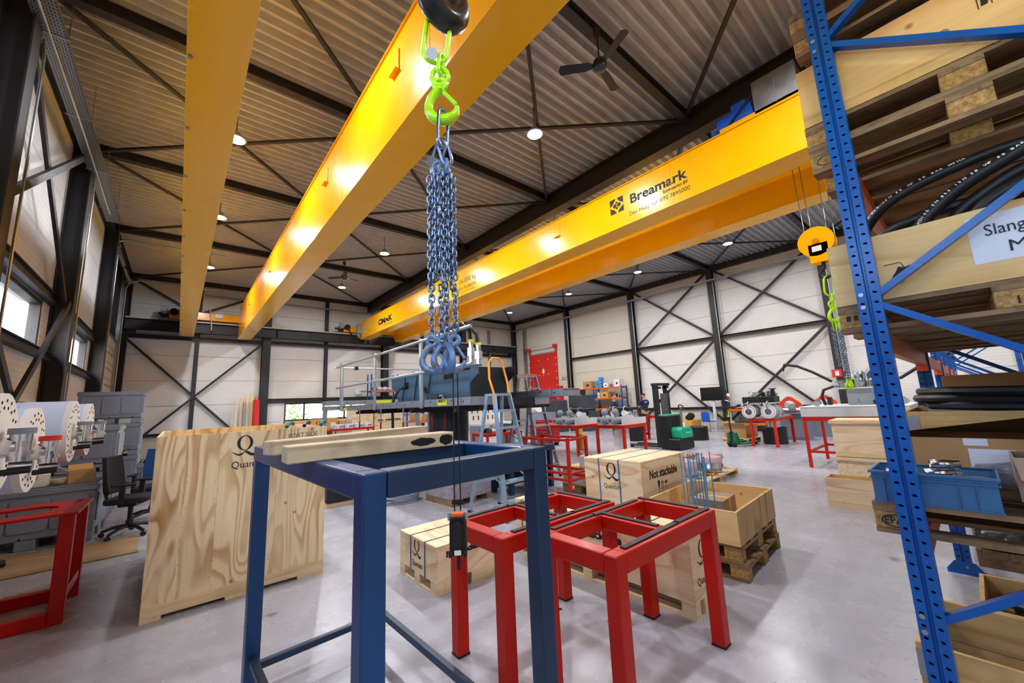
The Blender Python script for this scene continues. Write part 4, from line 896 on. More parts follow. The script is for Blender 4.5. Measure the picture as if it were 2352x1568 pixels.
def rbeam(x0, x1, y, z, label):
    o = thing('rack_beam', label, 'rack beam', (x0, y, z), group='orange rack beams')
    boxpart('beam', (0,0,-.11), (x1-x0,.05,0), 'rack_orange', o, bev=.004)
    for x in (-.005, x1-x0-.045): boxpart('connector', (x,-.004 if y > 0 else -.01,-.16), (x+.05,.072 if y > 0 else .052,.03), 'beam_orange', o)
    return o
bn = ['nearest bay','second bay','third bay','fourth bay','fifth bay']; ln = ['lowest level','second level','third level','top level']
for b in range(5):
    for l, z in enumerate(LV):
        if b > 1 and l > 1: continue
        rbeam(RX[b]+.07, RX[b+1], .245, z, 'orange rack beam on the aisle side, %s, %s' % (bn[b], ln[l]))
        if b < 2: rbeam(RX[b]+.07, RX[b+1], -.84, z, 'orange rack beam on the rear side, %s, %s' % (bn[b], ln[l]))
# pallets on the beams
def rp(x, z, w_, n=1, y=-.785):
    for k in range(n): pallet('worn pallet %s%s' % (w_, '' if n == 1 else (', lower one' if k == 0 else ', upper one')), (x, y+.004*k, z+.144*k), 0, 'pallets stored in the blue rack')
rp(2.685, .897, 'under the blue tote of steel tubes'); rp(3.52, .897, 'under the wooden collar crate with black hoses'); rp(4.36, .897, 'deep in the lowest rack level, farthest')
rp(2.685, 1.889, 'under the plywood crate with the white paper label'); rp(3.52, 1.889, 'on the second rack level, middle'); rp(4.36, 1.889, 'on the second rack level, farthest')
rp(2.69, 2.816, 'under the plywood box with the heat stamp', 2); rp(3.52, 2.816, 'on the third rack level, middle'); rp(4.36, 2.816, 'on the third rack level, farthest')
rp(2.69, 3.567, 'at the top of the picture on the top rack level', 2, -.80)
# stamps on pallet blocks
def stamp_on(parent, face, loc, s, w): return lettering(s, .05, face, loc, 'print_black', parent, width=w)
ps = {o['label']: o for o in bpy.data.objects if o.name.startswith('pallet')}
e = ps['worn pallet under the blue tote of steel tubes']; stamp_on(e, '-X', (-.0012,1.165,.045), 'EPAL', .085)
ring = [(.055*math.cos(a), .03*math.sin(a)) for a in [i*math.pi/12 for i in range(24)]]; rin = [(.050*math.cos(a), .026*math.sin(a)) for a in [i*math.pi/12 for i in range(24)]]
decal([[ring[i], ring[(i+1) % 24], rin[(i+1) % 24], rin[i]] for i in range(24)], '-X', (-.0010,1.12,.06), 'print_black', e, 'stamp')
e = ps['worn pallet under the plywood crate with the white paper label']; stamp_on(e, '-X', (-.0012,.62,.035), '156', .07); decal([[(0,0),(.018,0),(.018,.028),(0,.028)],[(.03,0),(.048,0),(.048,.028),(.03,.028)],[(.06,0),(.078,0),(.078,.028),(.06,.028)]], '-X', (-.001,1.17,.06), 'print_black', e, 'stamp')
e = ps['worn pallet under the plywood box with the heat stamp, lower one']; decal([[ring[i], ring[(i+1) % 24], rin[(i+1) % 24], rin[i]] for i in range(24)], '-X', (-.0010,1.12,.06), 'print_black', e, 'stamp')
# level 1: blue tote with tubes
tt = thing('tote', 'blue plastic tote with short bright steel tubes, on the lowest rack pallet', 'tote', (2.692, -.005, 1.042)); W_, D, H_ = .29, .405, .148; t = .006
for a, b in (((0,0,0),(t,D,H_)),((W_-t,0,0),(W_,D,H_)),((t,0,0),(W_-t,t,H_)),((t,D-t,0),(W_-t,D,H_)),((t,t,0),(W_-t,D-t,t))): boxpart('wall', a, b, 'plastic_blue', tt)
part('rim', MB().frame((-.010,-.010),(W_+.010,D+.010), .016, 'z', H_-.012, H_).frame((-.008,-.008),(W_+.008,D+.008), .008, 'z', H_-.036, H_-.030), 'plastic_blue', tt, bev=.001); part('foot_rim', MB().frame((-.004,-.004),(W_+.004,D+.004), .006, 'z', .0, .008), 'plastic_blue', tt)
for y in (.06,.11,.30,.36): boxpart('rib', (-.007,y,.004), (0,y+.004,H_-.03), 'plastic_blue', tt)
rt = random.Random(9)
spots = [(.05,.30,.02,-.1),(.05,.30,.065,.0),(.12,.29,.05,.06),(.09,.16,.03,.25),(.09,.17,.07,.18),(.13,.15,.10,.22),(.06,.10,.03,.3),(.10,.045,.05,.05),(.20,.28,.04,.0),(.20,.15,.05,.2),(.20,.07,.04,.1)]
for k, (x, y, z, a) in enumerate(spots):
    L = .10; r = .021
    ob = part('steel_tube', cached('steelt', lambda: MB().add(*(lambda N: ([(r*math.cos(2*math.pi*i/N), -L/2, r*math.sin(2*math.pi*i/N)) for i in range(N)]+[(r*math.cos(2*math.pi*i/N), L/2, r*math.sin(2*math.pi*i/N)) for i in range(N)]+[(.018*math.cos(2*math.pi*i/N), -L/2, .018*math.sin(2*math.pi*i/N)) for i in range(N)]+[(.018*math.cos(2*math.pi*i/N), L/2, .018*math.sin(2*math.pi*i/N)) for i in range(N)], [(i,(i+1)%N,N+(i+1)%N,N+i) for i in range(N)]+[(2*N+i,2*N+(i+1)%N,3*N+(i+1)%N,3*N+i) for i in range(N)]+[(i,(i+1)%N,2*N+(i+1)%N,2*N+i) for i in range(N)]+[(N+i,N+(i+1)%N,3*N+(i+1)%N,3*N+i) for i in range(N)]))(20)).mesh('tube')), 'chrome')
    ob.location = (2.688+x, -.005+y, 1.042+.05+z*1.3); ob.rotation_euler = (0,0,a); ob.data.polygons.foreach_set('use_smooth', [True]*len(ob.data.polygons)); tag(ob, 'short bright steel tube lying in the blue tote', 'tube', 'steel tubes in the blue tote')
# carton with shipping label
cb = thing('carton', 'opened brown carton with a shipping label behind the blue tote', 'box', (3.03, -.50, 1.042)); a_, b_, c_ = .42, .80, .285; t = .006
for p, q in (((0,0,0),(t,b_,c_)),((a_-t,0,0),(a_,b_,c_)),((t,0,0),(a_-t,t,c_)),((t,b_-t,0),(a_-t,b_,c_)),((t,t,0),(a_-t,b_-t,t))): boxpart('carton_side', p, q, 'cardboard', cb)
part('flap', MB().add([(a_,b_,c_),(a_,b_*.42,c_),(.10,b_*.42,c_+.10),(.02,b_*.98,c_+.028)], [(0,1,2,3)]).add([(a_,b_*.42,c_),(a_,.0,c_),(.03,.02,c_+.01),(.10,b_*.42,c_+.10)], [(0,1,2,3)]), 'cardboard_grey', cb); boxpart('tape', (-.001,b_*.62,c_-.035), (-.0004,b_*.72,c_), 'paper', cb)
lb = boxpart('shipping_label', (-.0015,.415,.06), (-.0005,.565,.235), 'paper', cb); boxpart('second_label', (-.0015,.36,.02), (-.0005,.42,.10), 'paper', cb)
lettering('NETHERLANDS', .012, '-X', (-.0026,.553,.155), 'print_black', cb, width=.07); lettering('NLD 080 9-43', .016, '-X', (-.0026,.525,.138), 'print_black', cb, width=.09)
decal([[(.0045*i,0),(.0045*i+.0012+.0015*((i*7) % 3 == 0),0),(.0045*i+.0012+.0015*((i*7) % 3 == 0),.022),(.0045*i,.022)] for i in range(19)], '-X', (-.0024,.52,.11), 'print_black', cb, 'barcode'); decal([[(.0045*i,0),(.0045*i+.001+.0018*((i*5) % 3 == 0),0),(.0045*i+.001+.0018*((i*5) % 3 == 0),.02),(.0045*i,.02)] for i in range(26)], '-X', (-.0024,.545,.066), 'print_black', cb, 'barcode'); decal([[(0,0),(.13,0),(.13,.0015),(0,.0015)]], '-X', (-.0024,.555,.10), 'print_black', cb, 'rule')
for k in range(4): lettering('PLASTIC PARTS FITTING', .007, '-X', (-.0026,.555,.215-.011*k), 'print_black', cb, width=.05+.012*(k % 3)) if k < 0 else None
bub = part('plastic_bag', MB().prism([(.10,.06),(.62,.06),(.60,.10),(.55,.16),(.40,.19),(.12,.19)], -.03, -.004, 'x'), 'stretch_wrap', cb)
dk = thing('carton', 'dented open carton holding ribbed dark tubes, right edge', 'box', (2.71, -.40, 1.10), 0); t = .006
for p, q in (((0,0,0),(t,.34,.18)),((.26-t,0,0),(.26,.34,.18)),((t,0,0),(.26-t,t,.18)),((t,.34-t,0),(.26-t,.34,.18)),((t,t,0),(.26-t,.34-t,t))): boxpart('carton_side', p, q, 'cardboard_grey', dk)
part('flap', MB().add([(0,.34,.18),(0,.06,.18),(-.07,.08,.12),(-.08,.33,.10)], [(0,1,2,3)]), 'cardboard_grey', dk); boxpart('support_block', (0.02,.02,-.058), (.24,.32,0), 'pine_y', dk)
for k in range(5):
    ob = part('dark_tube', cached('dkt', lambda: MB().cyl((0,0,0),(0,0,.22),.02,n=10).mesh('tube')), 'cabinet_dark', loc=(2.76+.02*k, -.35+.055*k, 1.108)); tag(ob, 'dark ribbed tube upright in the dented carton', 'tube', 'dark tubes in the dented carton')
# collar crate with hoses
def collar_crate(label, x0, y0, z0, dx, dy_, n, mat='pine_gold', t=.022):
    o = thing('collar_crate', label, 'crate', (x0, y0, z0), group='wooden collar crates')
    for k in range(n):
        z = k*.20
        for p, q in (((0,0,z),(t,dy_,z+.196)),((dx-t,0,z),(dx,dy_,z+.196)),((t,0,z),(dx-t,t,z+.196)),((t,dy_-t,z),(dx-t,dy_,z+.196))): boxpart('collar_board', p, q, mat, o)
        for x, y in ((-.003,dy_-.07),(-.003,.0)): boxpart('corner_hinge', (x,y,z+.05), (x+.003,y+.07,z+.17), 'galvanised', o)
        boxpart('corner_hinge', (0,dy_,z+.05), (.06,dy_+.003,z+.17), 'galvanised', o)
    return o
collar_crate('wooden collar crate full of black hoses on the lowest rack level', 3.52, -.84, 1.042, .78, 1.16, 2)
rh = random.Random(8)
def hose_coil(label, c, rx, ry, n, r, dz, mat='hose_black', open_=False, seed=1, tilt=0):
    rr = random.Random(seed); pts = []
    for k in range(n):
        for i in range(26):
            a = 2*math.pi*i/26; f = 1+.05*math.sin(3*a+k)+rr.uniform(-.01,.01)
            pts.append((c[0]+rx*f*math.cos(a)*(1-.05*(k % 3)), c[1]+ry*f*math.sin(a)*(1-.04*((k+1) % 3)), c[2]+r+dz*(k+i/26)+tilt*math.sin(a)))
    ob = part('hose', MB().tube(pts, r, 8), mat, smooth=True); return tag(ob, label, 'hose', 'coiled hoses')
hose_coil('thick black hose coil heaped in the lower collar crate', (3.90,-.22,1.36), .30, .46, 4, .028, .045, seed=2, tilt=.02)
carton('carton', 'flat brown carton behind the black hose coil on the lowest level', (4.4, -.45, 1.042), (.5,.6,.62), 0, 'cardboard')
# level 2: plywood crate with hoses and paper label
c2c = thing('open_crate', 'open plywood crate of thick hoses with a white paper label, second rack level', 'crate', (2.685, -.785, 2.035)); W_, D, H_ = .80, 1.20, .335; t = .018
for p, q, m in (((0,0,0),(t,D,H_),'ply_gold'),((W_-t,0,0),(W_,D,H_),'ply_gold'),((t,0,0),(W_-t,t,H_),'ply_gold'),((t,D-t,0),(W_-t,D,H_),'ply_gold'),((t,t,0),(W_-t,D-t,t),'ply_gold')): boxpart('panel', p, q, m, c2c)
boxpart('paper_label', (-.0015,.36,.085), (-.0004,.70,.30), 'paper', c2c); lettering('Slangen', .072, '-X', (-.003,.655,.205), 'print_navy', c2c, width=.165); lettering('ML', .072, '-X', (-.003,.60,.118), 'print_navy', c2c)
decal([[(0,0),(.07,.02),(.085,.035),(.07,.05),(.05,.042),(.03,.052),(.02,.03)]], '-X', (-.001,.97,.10), 'print_black', c2c, 'stamp'); decal([[(0,0),(.06,.0),(.06,.003),(0,.003)],[(.06,0),(.063,0),(.08,-.05),(.077,-.05)]], '-X', (-.001,.99,.17), 'print_black', c2c, 'stamp')
for k in range(5): part('screw', cached('screw', lambda: MB().cyl((0,0,0),(-.002,0,0),.004,n=8).mesh('screw')), 'galvanised', c2c, loc=(-.0005,1.185,.04+.06*k))
def hose_arc(label, pts, r, txt=None, mat='hose_black'):
    P_ = [Vector(p) for p in pts]; out = []
    for i in range(len(P_)-1):
        p0 = P_[max(i-1,0)]; p1 = P_[i]; p2 = P_[i+1]; p3 = P_[min(i+2,len(P_)-1)]
        for k in range(8):
            t_ = k/8; out.append(.5*((2*p1)+(-p0+p2)*t_+(2*p0-5*p1+4*p2-p3)*t_*t_+(-p0+3*p1-3*p2+p3)*t_**3))
    out.append(P_[-1]); out = [q+Vector((.04,.0,.0)) for q in out]; o = thing('hose', label, 'hose', tuple(out[0]), group='thick hoses in the plywood crate')
    loc = [q-out[0] for q in out]; h = part('tube', MB().tube(loc, r, 12), mat, o, smooth=True)
    if txt:
        cum = [0]
        for a, b in zip(loc[:-1], loc[1:]): cum.append(cum[-1]+(b-a).length)
        mb = MB(); d = cum[-1]*.10; fs = .0185; side = Vector((-.80,-.05,.55)).normalized()
        for ch in txt:
            if d > cum[-1]*.97: break
            if ch != ' ':
                i = max(j for j in range(len(cum)) if cum[j] <= d); i = min(i, len(loc)-2); f = (d-cum[i])/(cum[i+1]-cum[i]); p = loc[i].lerp(loc[i+1], f); tg = (loc[i+1]-loc[i]).normalized()
                nrm = (side-tg*side.dot(tg)).normalized(); up = nrm.cross(tg); me = cached(('glyph',ch), lambda: text_mesh(ch, fs, bold=.0004, depth=.0002))
                M = Matrix(((tg.x,up.x,nrm.x,0),(tg.y,up.y,nrm.y,0),(tg.z,up.z,nrm.z,0),(0,0,0,1))); M.translation = p+nrm*(r+.0004)-up*.006
                mb.add([v.co for v in me.vertices], [list(f_.vertices) for f_ in me.polygons], M)
            d += .0150
        part('hose_print', mb, 'print_white', o)
    return o
zt_ = 2.365
hose_arc('black hose with a long white printed line arching highest over the labelled crate', [(3.05,.34,2.22),(2.90,.30,2.42),(2.80,.17,2.56),(2.78,-.05,2.635),(2.80,-.35,2.66),(2.9,-.70,2.55)], .026, 'HANSAFLEX HD140 EN 853 1SN 38 WP 50 BAR MSHA')
hose_arc('bare black hose bending low at the front corner of the labelled crate', [(3.15,.30,2.15),(2.95,.26,2.38),(2.84,.10,2.45),(2.86,-.15,2.47),(3.0,-.5,2.40)], .028)
hose_arc('black hose with white print crossing the middle of the labelled crate', [(2.78,.13,2.14),(2.75,.07,2.36),(2.74,-.05,2.49),(2.73,-.22,2.58),(2.74,-.42,2.63),(2.85,-.72,2.50)], .030, 'HANSAFLEX HD140 EN 853 1SN 38 WP 50 BAR MSHA')
hose_arc('dark hose behind the printed one in the labelled crate', [(2.82,.02,2.14),(2.79,-.04,2.36),(2.77,-.16,2.47),(2.76,-.34,2.54),(2.8,-.6,2.50)], .030)
hose_arc('worn grey black hose at the right of the labelled crate', [(2.76,-.06,2.14),(2.73,-.12,2.36),(2.71,-.25,2.45),(2.71,-.45,2.49),(2.78,-.72,2.42)], .032)
hose_coil('black hose coil sagging under the second rack level, farther bay', (3.9,-.25,2.035), .28, .42, 3, .03, .045, seed=5)
# level 3 and 4
bx = thing('plywood_box', 'pale plywood box with a heat treatment stamp on the third rack level', 'box', (2.69, -.845, 3.106)); W_, D, H_ = .80, 1.26, .365
for p, q in (((0,0,0),(.02,D,H_)),((W_-.02,0,0),(W_,D,H_)),((.02,0,0),(W_-.02,.02,H_)),((.02,D-.02,0),(W_-.02,D,H_)),((0,0,-.0),(W_,D,.012))): boxpart('panel', p, q, 'ply_gold', bx)
boxpart('edge_board', (-.004,0,0), (0,D,.06), 'pine_gold', bx); lettering('NL - 1', .035, '-X', (-.0012,.52,.235), 'print_black', bx); lettering('HT', .035, '-X', (-.0012,.52,.195), 'print_black', bx); decal([[(0,0),(.003,0),(.003,.075),(0,.075)],[(.04,0),(.043,0),(.043,.075),(.04,.075)],[(.01,.01),(.03,.01),(.035,.04),(.02,.065),(.012,.04)]], '-X', (-.001,.575,.19), 'print_black', bx, 'stamp')
decal([circ(0,0,.022,10)], '-X', (-.001,.69,.16), 'cardboard_grey', bx, 'knot')
hose_arc('black hose lying on the pale plywood box at the top of the picture', [(2.85,-.30,3.515),(2.76,-.10,3.515),(2.75,.05,3.515),(2.84,.18,3.515),(3.0,.22,3.515)], .038)
wr = thing('wrapped_load', 'crinkled plastic wrapped load under the second rack level, far right', 'load', (4.40, -.75, 2.035)); part('wrap', MB().box((0,0,0),(.7,.35,.35)), 'stretch_wrap', wr, bev=.03, seg=2)
for k, (x, w_) in enumerate(((5.4,'second bay near'),(6.3,'second bay far'))):
    carton('carton', 'brown carton on the second rack level, ' + w_, (x, -.7, 2.035), (.7,.85,.5), 0, 'cardboard')
# floor level of the rack
bc = collar_crate('wooden collar crate with plastic bags on the floor inside the rack', 2.76, -.70, .0, .62, 1.06, 2, 'pine_gold'); 
for c in list(bc.children):
    if c.location.z > .3 and c.name.startswith('collar_board'): pass
pb = thing('plastic_bags', 'clear crumpled plastic bags in the floor crate', 'bag', (3.06, -.12, .10))
rbag = random.Random(3); mb = MB()
for k in range(5): mb.sphere((rbag.uniform(-.18,.2), rbag.uniform(-.3,.3), 0), .11, 9, 6, .8)
part('bag', mb, 'stretch_wrap', pb)
hb_ = collar_crate('shallow wooden box with a hose end on the floor inside the rack', 3.95, -.72, .0, .7, .9, 1, 'pine_gold'); boxpart('floor_board', (.02,.02,0), (.68,.88,.012), 'pine_gold', hb_)
hose_coil('black hose coil in the shallow floor box inside the rack', (4.3,-.27,.03), .24, .32, 3, .03, .05, seed=7)
ot = thing('offcut', 'upright timber offcut behind the shallow floor box', 'timber', (4.78, -.35, 0), .3); part('plank', MB().box((0,0,0),(.06,.09,.62)), 'pine_z', ot); boxpart('blue_film', (-.004,.0,.1), (0,.22,.5), 'blue_roll', ot)
wb = thing('wrapped_load', 'black shiny film wrapped load on the floor in the second rack bay', 'load', (5.5, -.8, 0))
part('film_wrap', MB().box((0,0,.144),(1.7,1.0,.72)), 'black_film', wb, bev=.05, seg=2); boxpart('base', (0,0,0), (1.7,1.0,.144), 'old_x', wb)
# ---------------------------------------------------------------- left side: red stand, tubes, bins, chairs
rs_ = thing('red_stand', 'dark red steel stand with a slotted top plate at the left edge', 'stand', (-1.55, 5.05, 0)); h = .86
for y in (0,.66):
    part('leg', MB().prism([(.86,0),(.95,0),(.95,h-.02),(.86,h-.02)], y, y+.085, 'y'), 'table_red', rs_, bev=.006); part('leg', MB().box((0,y,0),(.09,y+.085,h-.02)), 'table_red', rs_, bev=.006)
    part('foot_rail', MB().box((.09,y,0),(.86,y+.085,.10)), 'table_red', rs_, bev=.006)
part('end_rail', MB().box((.87,.085,.16),(.94,.66,.23)), 'table_red', rs_, bev=.004); part('foot_end_rail', MB().box((.0,.085,0),(.09,.66,.10)), 'table_red', rs_, bev=.004)
def slot_plate():
    mb = MB(); outer = [(0,-.02),(.97,-.02),(.97,.765),(0,.765)]
    # plate with a long rounded slot open in the middle
    mb.box((0,-.02,h-.02),(.97,.17,h)); mb.box((0,.57,h-.02),(.97,.765,h)); mb.box((.80,.17,h-.02),(.97,.57,h)); mb.box((0,.17,h-.02),(.08,.57,h))
    for s in (1,-1):
        cy_ = .37; pts = [(.80, cy_+s*.2)] + [(.62+.18*math.cos(a), cy_+s*.2*math.sin(a)) for a in [math.pi/2*(1-i/8) for i in range(9)]]
        mb.prism(pts if s > 0 else pts[::-1], h-.02, h)
    return mb
part('top_plate', slot_plate(), 'table_red', rs_)
for k in range(5): part('slot', MB().box((.86+.001*k,.60+.028*k,h-.001),(.91+.001*k,.608+.028*k,h+.0008)), 'dark_hole', rs_)
# thruster tube assembly on a stand outside the frame
ta = thing('tube_assembly', 'white cylinders with bolted cream end discs and chrome valves at left edge', 'machine', (-1.75, 3.1, 0))
boxpart('stand_frame', (-.12,-.35,0), (.17,2.9,1.20), 'table_red', ta); R = .25
for k, (y, z) in enumerate(((.08,1.51),(.70,1.45),(1.88,1.53),(2.68,1.53))):
    c = part('cylinder', MB().cyl((-.1,y,z),(1.04,y,z),R-.006,n=48), 'tube_white', ta, smooth=True); part('collar', MB().cyl((.80,y,z),(1.05,y,z),R,n=48), 'tube_white', c, smooth=True)
    d = part('end_disc', MB().cyl((1.05,y,z),(1.085,y,z),R+.002,n=48), 'disc_cream', ta, smooth=True)
    for j in range(36):
        a = 2*math.pi*j/36; rr = R*(.86 if j % 2 else .72); part('bolt_hole', cached('bhole', lambda: MB().cyl((0,0,0),(.003,0,0),.0085,n=8).mesh('hole')), 'dark_hole', d, loc=(1.084, y+rr*math.cos(a), z+rr*math.sin(a)))
    v = part('valve', MB().cyl((1.08,y,z-.02),(1.14,y,z-.02),.05,n=16).cyl((1.15,y,z-.09),(1.15,y,z+.045),.042,n=16).cyl((1.15,y,z-.06),(1.15,y,z-.04),.052,n=16).cyl((1.12,y,z-.115),(1.20,y,z-.115),.022,n=12).box((1.12,y-.04,z-.02),(1.18,y+.04,z+.01)), 'chrome', ta, smooth=True)
    part('valve_cap', MB().cyl((1.15,y,z+.045),(1.15,y,z+.075),.05,n=16), 'fire_red' if k == 1 else 'plastic_grey', v, smooth=True)
    part('handle', MB().cyl((1.10,y-.03,z-.14),(1.20,y-.03,z-.135),.016,n=10), 'hose_black', v, smooth=True)
part('cloth', MB().add([(x, y, 1.785+.012*math.sin(9*x+5*y)-.11*((y-1.35)/.7)**2) for y in [.75+.1*i for i in range(13)] for x in [-.1+.1*j for j in range(9)]], [(i*9+j, i*9+j+1, i*9+9+j+1, i*9+9+j) for i in range(12) for j in range(8)]), 'paper_white', ta, smooth=True)
# grey bulk bins
def bin_box(label, loc, rz=0, dx=1.2, dy_=1.0, hh=.76):
    o = thing('bulk_bin', label, 'bin', loc, rz, group='grey plastic bulk bins'); t = .04
    for p, q in (((0,0,.12),(dx,t,hh)),((0,dy_-t,.12),(dx,dy_,hh)),((0,t,.12),(t,dy_-t,hh)),((dx-t,t,.12),(dx,dy_-t,hh)),((0,0,.12),(dx,dy_,.15))): boxpart('bin_wall', p, q, 'plastic_grey', o, bev=.01)
    part('rim', MB().frame((-.02,-.02),(dx+.02,dy_+.02), .06, 'z', hh-.09, hh-.02).frame((-.008,-.008),(dx+.008,dy_+.008), .045, 'z', hh-.02, hh), 'plastic_grey', o, bev=.008)
    for k in range(3): x = .06+k*(dx-.1)/3; part('raised_panel', MB().prism([(x+.02,.22),(x+dx/3-.07,.22),(x+dx/3-.05,.28),(x+dx/3-.05,hh-.17),(x+dx/3-.07,hh-.13),(x+.02,hh-.13),(x,hh-.17),(x,.28)], -.018, 0, 'y'), 'plastic_grey', o, bev=.008, seg=2)
    for k in range(2): y = .08+k*(dy_-.1)/2; part('raised_panel', MB().prism([(y,.24),(y+dy_/2-.08,.24),(y+dy_/2-.08,hh-.14),(y,hh-.14)], dx, dx+.016, 'x'), 'plastic_grey', o, bev=.008)
    for x in (0, dx/2-.09, dx-.18):
        for y in (0, dy_/2-.09, dy_-.18): boxpart('foot', (x,y,0), (x+.18,y+.18,.13), 'plastic_grey', o, bev=.01)
    for x in (.3,.55,.95): part('drain_hole', MB().cyl((x,-.003,.15),(x,.0,.15),.014,n=10), 'dark_hole', o)
    return o
bin_box('front grey bulk bin on the floor loaded with open cartons', (-1.99, 8.20, 0), math.radians(-3))
bin_box('grey bulk bin on the floor under a second bin, behind the front one', (-1.98, 9.75, 0)); bin_box('grey bulk bin stacked on one other bin behind the front one', (-1.97, 9.78, .765))
for k, w_ in enumerate(('bottom','middle','top')): bin_box('%s grey bulk bin of the tall stack against the left wall' % w_, (-1.78, 13.35, .765*k), dx=1.1)
bin_box('low grey bulk bin right of the tall stack behind the big crate', (-.55, 11.2, 0), dx=1.0, hh=.72)
# things on the front bin
carton('carton', 'open white lined carton on the front grey bin', (-1.10, 8.32, .765), (.26,.24,.16), .2, 'cardboard', True)
carton('white_carton', 'closed white carton on the front grey bin at left', (-1.52, 8.30, .765), (.24,.30,.16), .1, 'paper_white')
o = thing('timber_beam', 'yellow pine plank lying across the front grey bin', 'timber', (-1.75, 8.65, .765), .12); part('plank', MB().box((0,0,0),(.85,.09,.04)), 'pine_x', o)
o = thing('rag', 'crumpled brown cloth on the front grey bin', 'cloth', (-1.19, 8.27, .765)); part('cloth', MB().sphere((0,0,.04),.07,10,6,.6), 'cardboard_grey', o)
for k in range(2): part('ribbed_hose', MB().tube([(-.18+.06*k,.9,1.75),(-.15+.06*k,1.5,1.86),(-.05+.06*k,2.0,1.82),(.10+.08*k,2.4,1.72)], .03, 8), 'hose_grey', ta, smooth=True)
# plywood sheets on the floor
o = part('floor_sheet', MB().prism([(-1.95,6.85),(-.255,6.9),(-.30,7.85),(-1.95,8.05)], 0, .012), 'floor_mat_wood'); tag(o, 'worn wood sheet on the floor beside the grey bins', 'sheet')
hose_coil('small black hose ring on the wood sheet at the left edge', (-1.52,7.42,.012), .12, .16, 2, .018, .03, seed=3)
# office chairs
def office_chair(label, loc, rz, fab, seat='fabric_black'):
    o = thing('office_chair', label, 'chair', loc, rz)
    for k in range(5):
        a = 2*math.pi*k/5+.3; e = (.30*math.cos(a), .30*math.sin(a)); l = part('base_leg', MB().tube([(0,0,.13),(e[0]*.5,e[1]*.5,.12),(e[0],e[1],.075)], [.028,.024,.018], 8), 'plastic_black', o, smooth=True); part('caster', MB().cyl((e[0]-.012,e[1]-.012,.03),(e[0]+.012,e[1]+.012,.03),.03,n=12), 'rubber', l, smooth=True)
    part('gas_post', MB().cyl((0,0,.10),(0,0,.42),.03,n=12).cyl((0,0,.1),(0,0,.2),.042,n=12), 'plastic_black', o, smooth=True); part('mechanism', MB().box((-.12,-.10,.40),(.12,.10,.45)), 'steel_black', o)
    part('seat', MB().prism([(-.23,-.20),(-.18,-.24),(.18,-.24),(.23,-.20),(.24,.18),(.18,.24),(-.18,.24),(-.24,.18)], .45, .53), seat, o, bev=.025, seg=3)
    Mb = Matrix.Translation((0,.22,.58)) @ Matrix.Rotation(-.15,4,'X')
    mb = MB(); nx, nz = 8, 8
    vs = [((-.22+.44*i/nx)*(1-.18*abs(j/nz-.45)), .06*((i/nx-.5)*2)**2*-1+s, .52*j/nz) for s in (0,.05) for j in range(nz+1) for i in range(nx+1)]; K = (nx+1)*(nz+1)
    fs = [(j*(nx+1)+i, j*(nx+1)+i+1, (j+1)*(nx+1)+i+1, (j+1)*(nx+1)+i) for j in range(nz) for i in range(nx)]; fs2 = [tuple(K+q for q in f)[::-1] for f in fs]
    rim = [i for i in range(nx+1)] + [j*(nx+1)+nx for j in range(1,nz+1)] + [nz*(nx+1)+i for i in range(nx-1,-1,-1)] + [j*(nx+1) for j in range(nz-1,0,-1)]
    side = [(rim[q], rim[(q+1) % len(rim)], K+rim[(q+1) % len(rim)], K+rim[q]) for q in range(len(rim))]
    part('backrest', mb.add(vs, fs+fs2+side, Mb), fab, o, smooth=True, bev=.012, seg=2); part('back_bar', MB().tube([(0,.10,.43),(0,.26,.45),(0,.31,.62),(0,.33,.80)], .022, 8), 'plastic_black', o, smooth=True)
    for s in (-1,1):
        r_ = part('armrest', MB().box((s*.27-.035,-.16,.70),(s*.27+.035,.12,.73)), 'plastic_black', o, bev=.012, seg=2); part('arm_post', MB().box((s*.26-.018,-.03,.46),(s*.26+.018,.03,.70)), 'plastic_black', o)
    return o
office_chair('black mesh office chair beside the big open crate', (-.42, 8.05, .0), math.radians(70), 'fabric_black'); office_chair('blue backed office chair behind the black one', (-.22, 9.0, 0), math.radians(-15), 'fabric_blue')
# red drawer stack and paper trays behind chairs
o = thing('red_case', 'red cased box with yellow lid on a grey crate behind the chairs', 'box', (-.42, 11.4, .72)); boxpart('case', (0,0,0), (.4,.35,.16), 'fire_red', o, bev=.01); boxpart('lid', (0,0,.16), (.4,.35,.22), 'bag_gold', o)
# planks and red pole against the far wall
pk = [(2.02,.10,2.35,'first'),(2.2,.10,2.4,'second'),(2.42,.12,2.55,'third'),(2.6,.10,2.6,'fourth')]
for x, w, hh, n_ in pk:
    o = part('leaning_plank', MB().box((-w/2,0,0),(w/2,.05,hh)), 'pine_z', loc=(x, YF-.55, 0)); tag(o, 'upright pale plank by the far wall column, %s from the left' % n_, 'plank', 'planks by the far column')
o = thing('red_cylinder', 'tall red cylinder with a lifting ring by the far wall column', 'cylinder', (2.76, YF-.75, 0)); part('body', MB().cyl((0,0,0),(0,0,2.28),.13,n=16), 'fire_red', o, smooth=True); part('ring', MB().tube([(.07*math.cos(a),0,2.35+.07*math.sin(a)) for a in [i*math.pi/6 for i in range(12)]], .015, 6, True), 'fire_red', o, smooth=True)
o = thing('dark_cylinder', 'thin dark cylinder with a pink ring between the planks', 'cylinder', (2.31, YF-.7, 0)); part('body', MB().cyl((0,0,0),(0,0,2.1),.06,n=12), 'motor_grey', o, smooth=True); part('ring', MB().tube([(.05*math.cos(a),0,2.15+.05*math.sin(a)) for a in [i*math.pi/6 for i in range(12)]], .012, 6, True), 'fire_red', o, smooth=True)
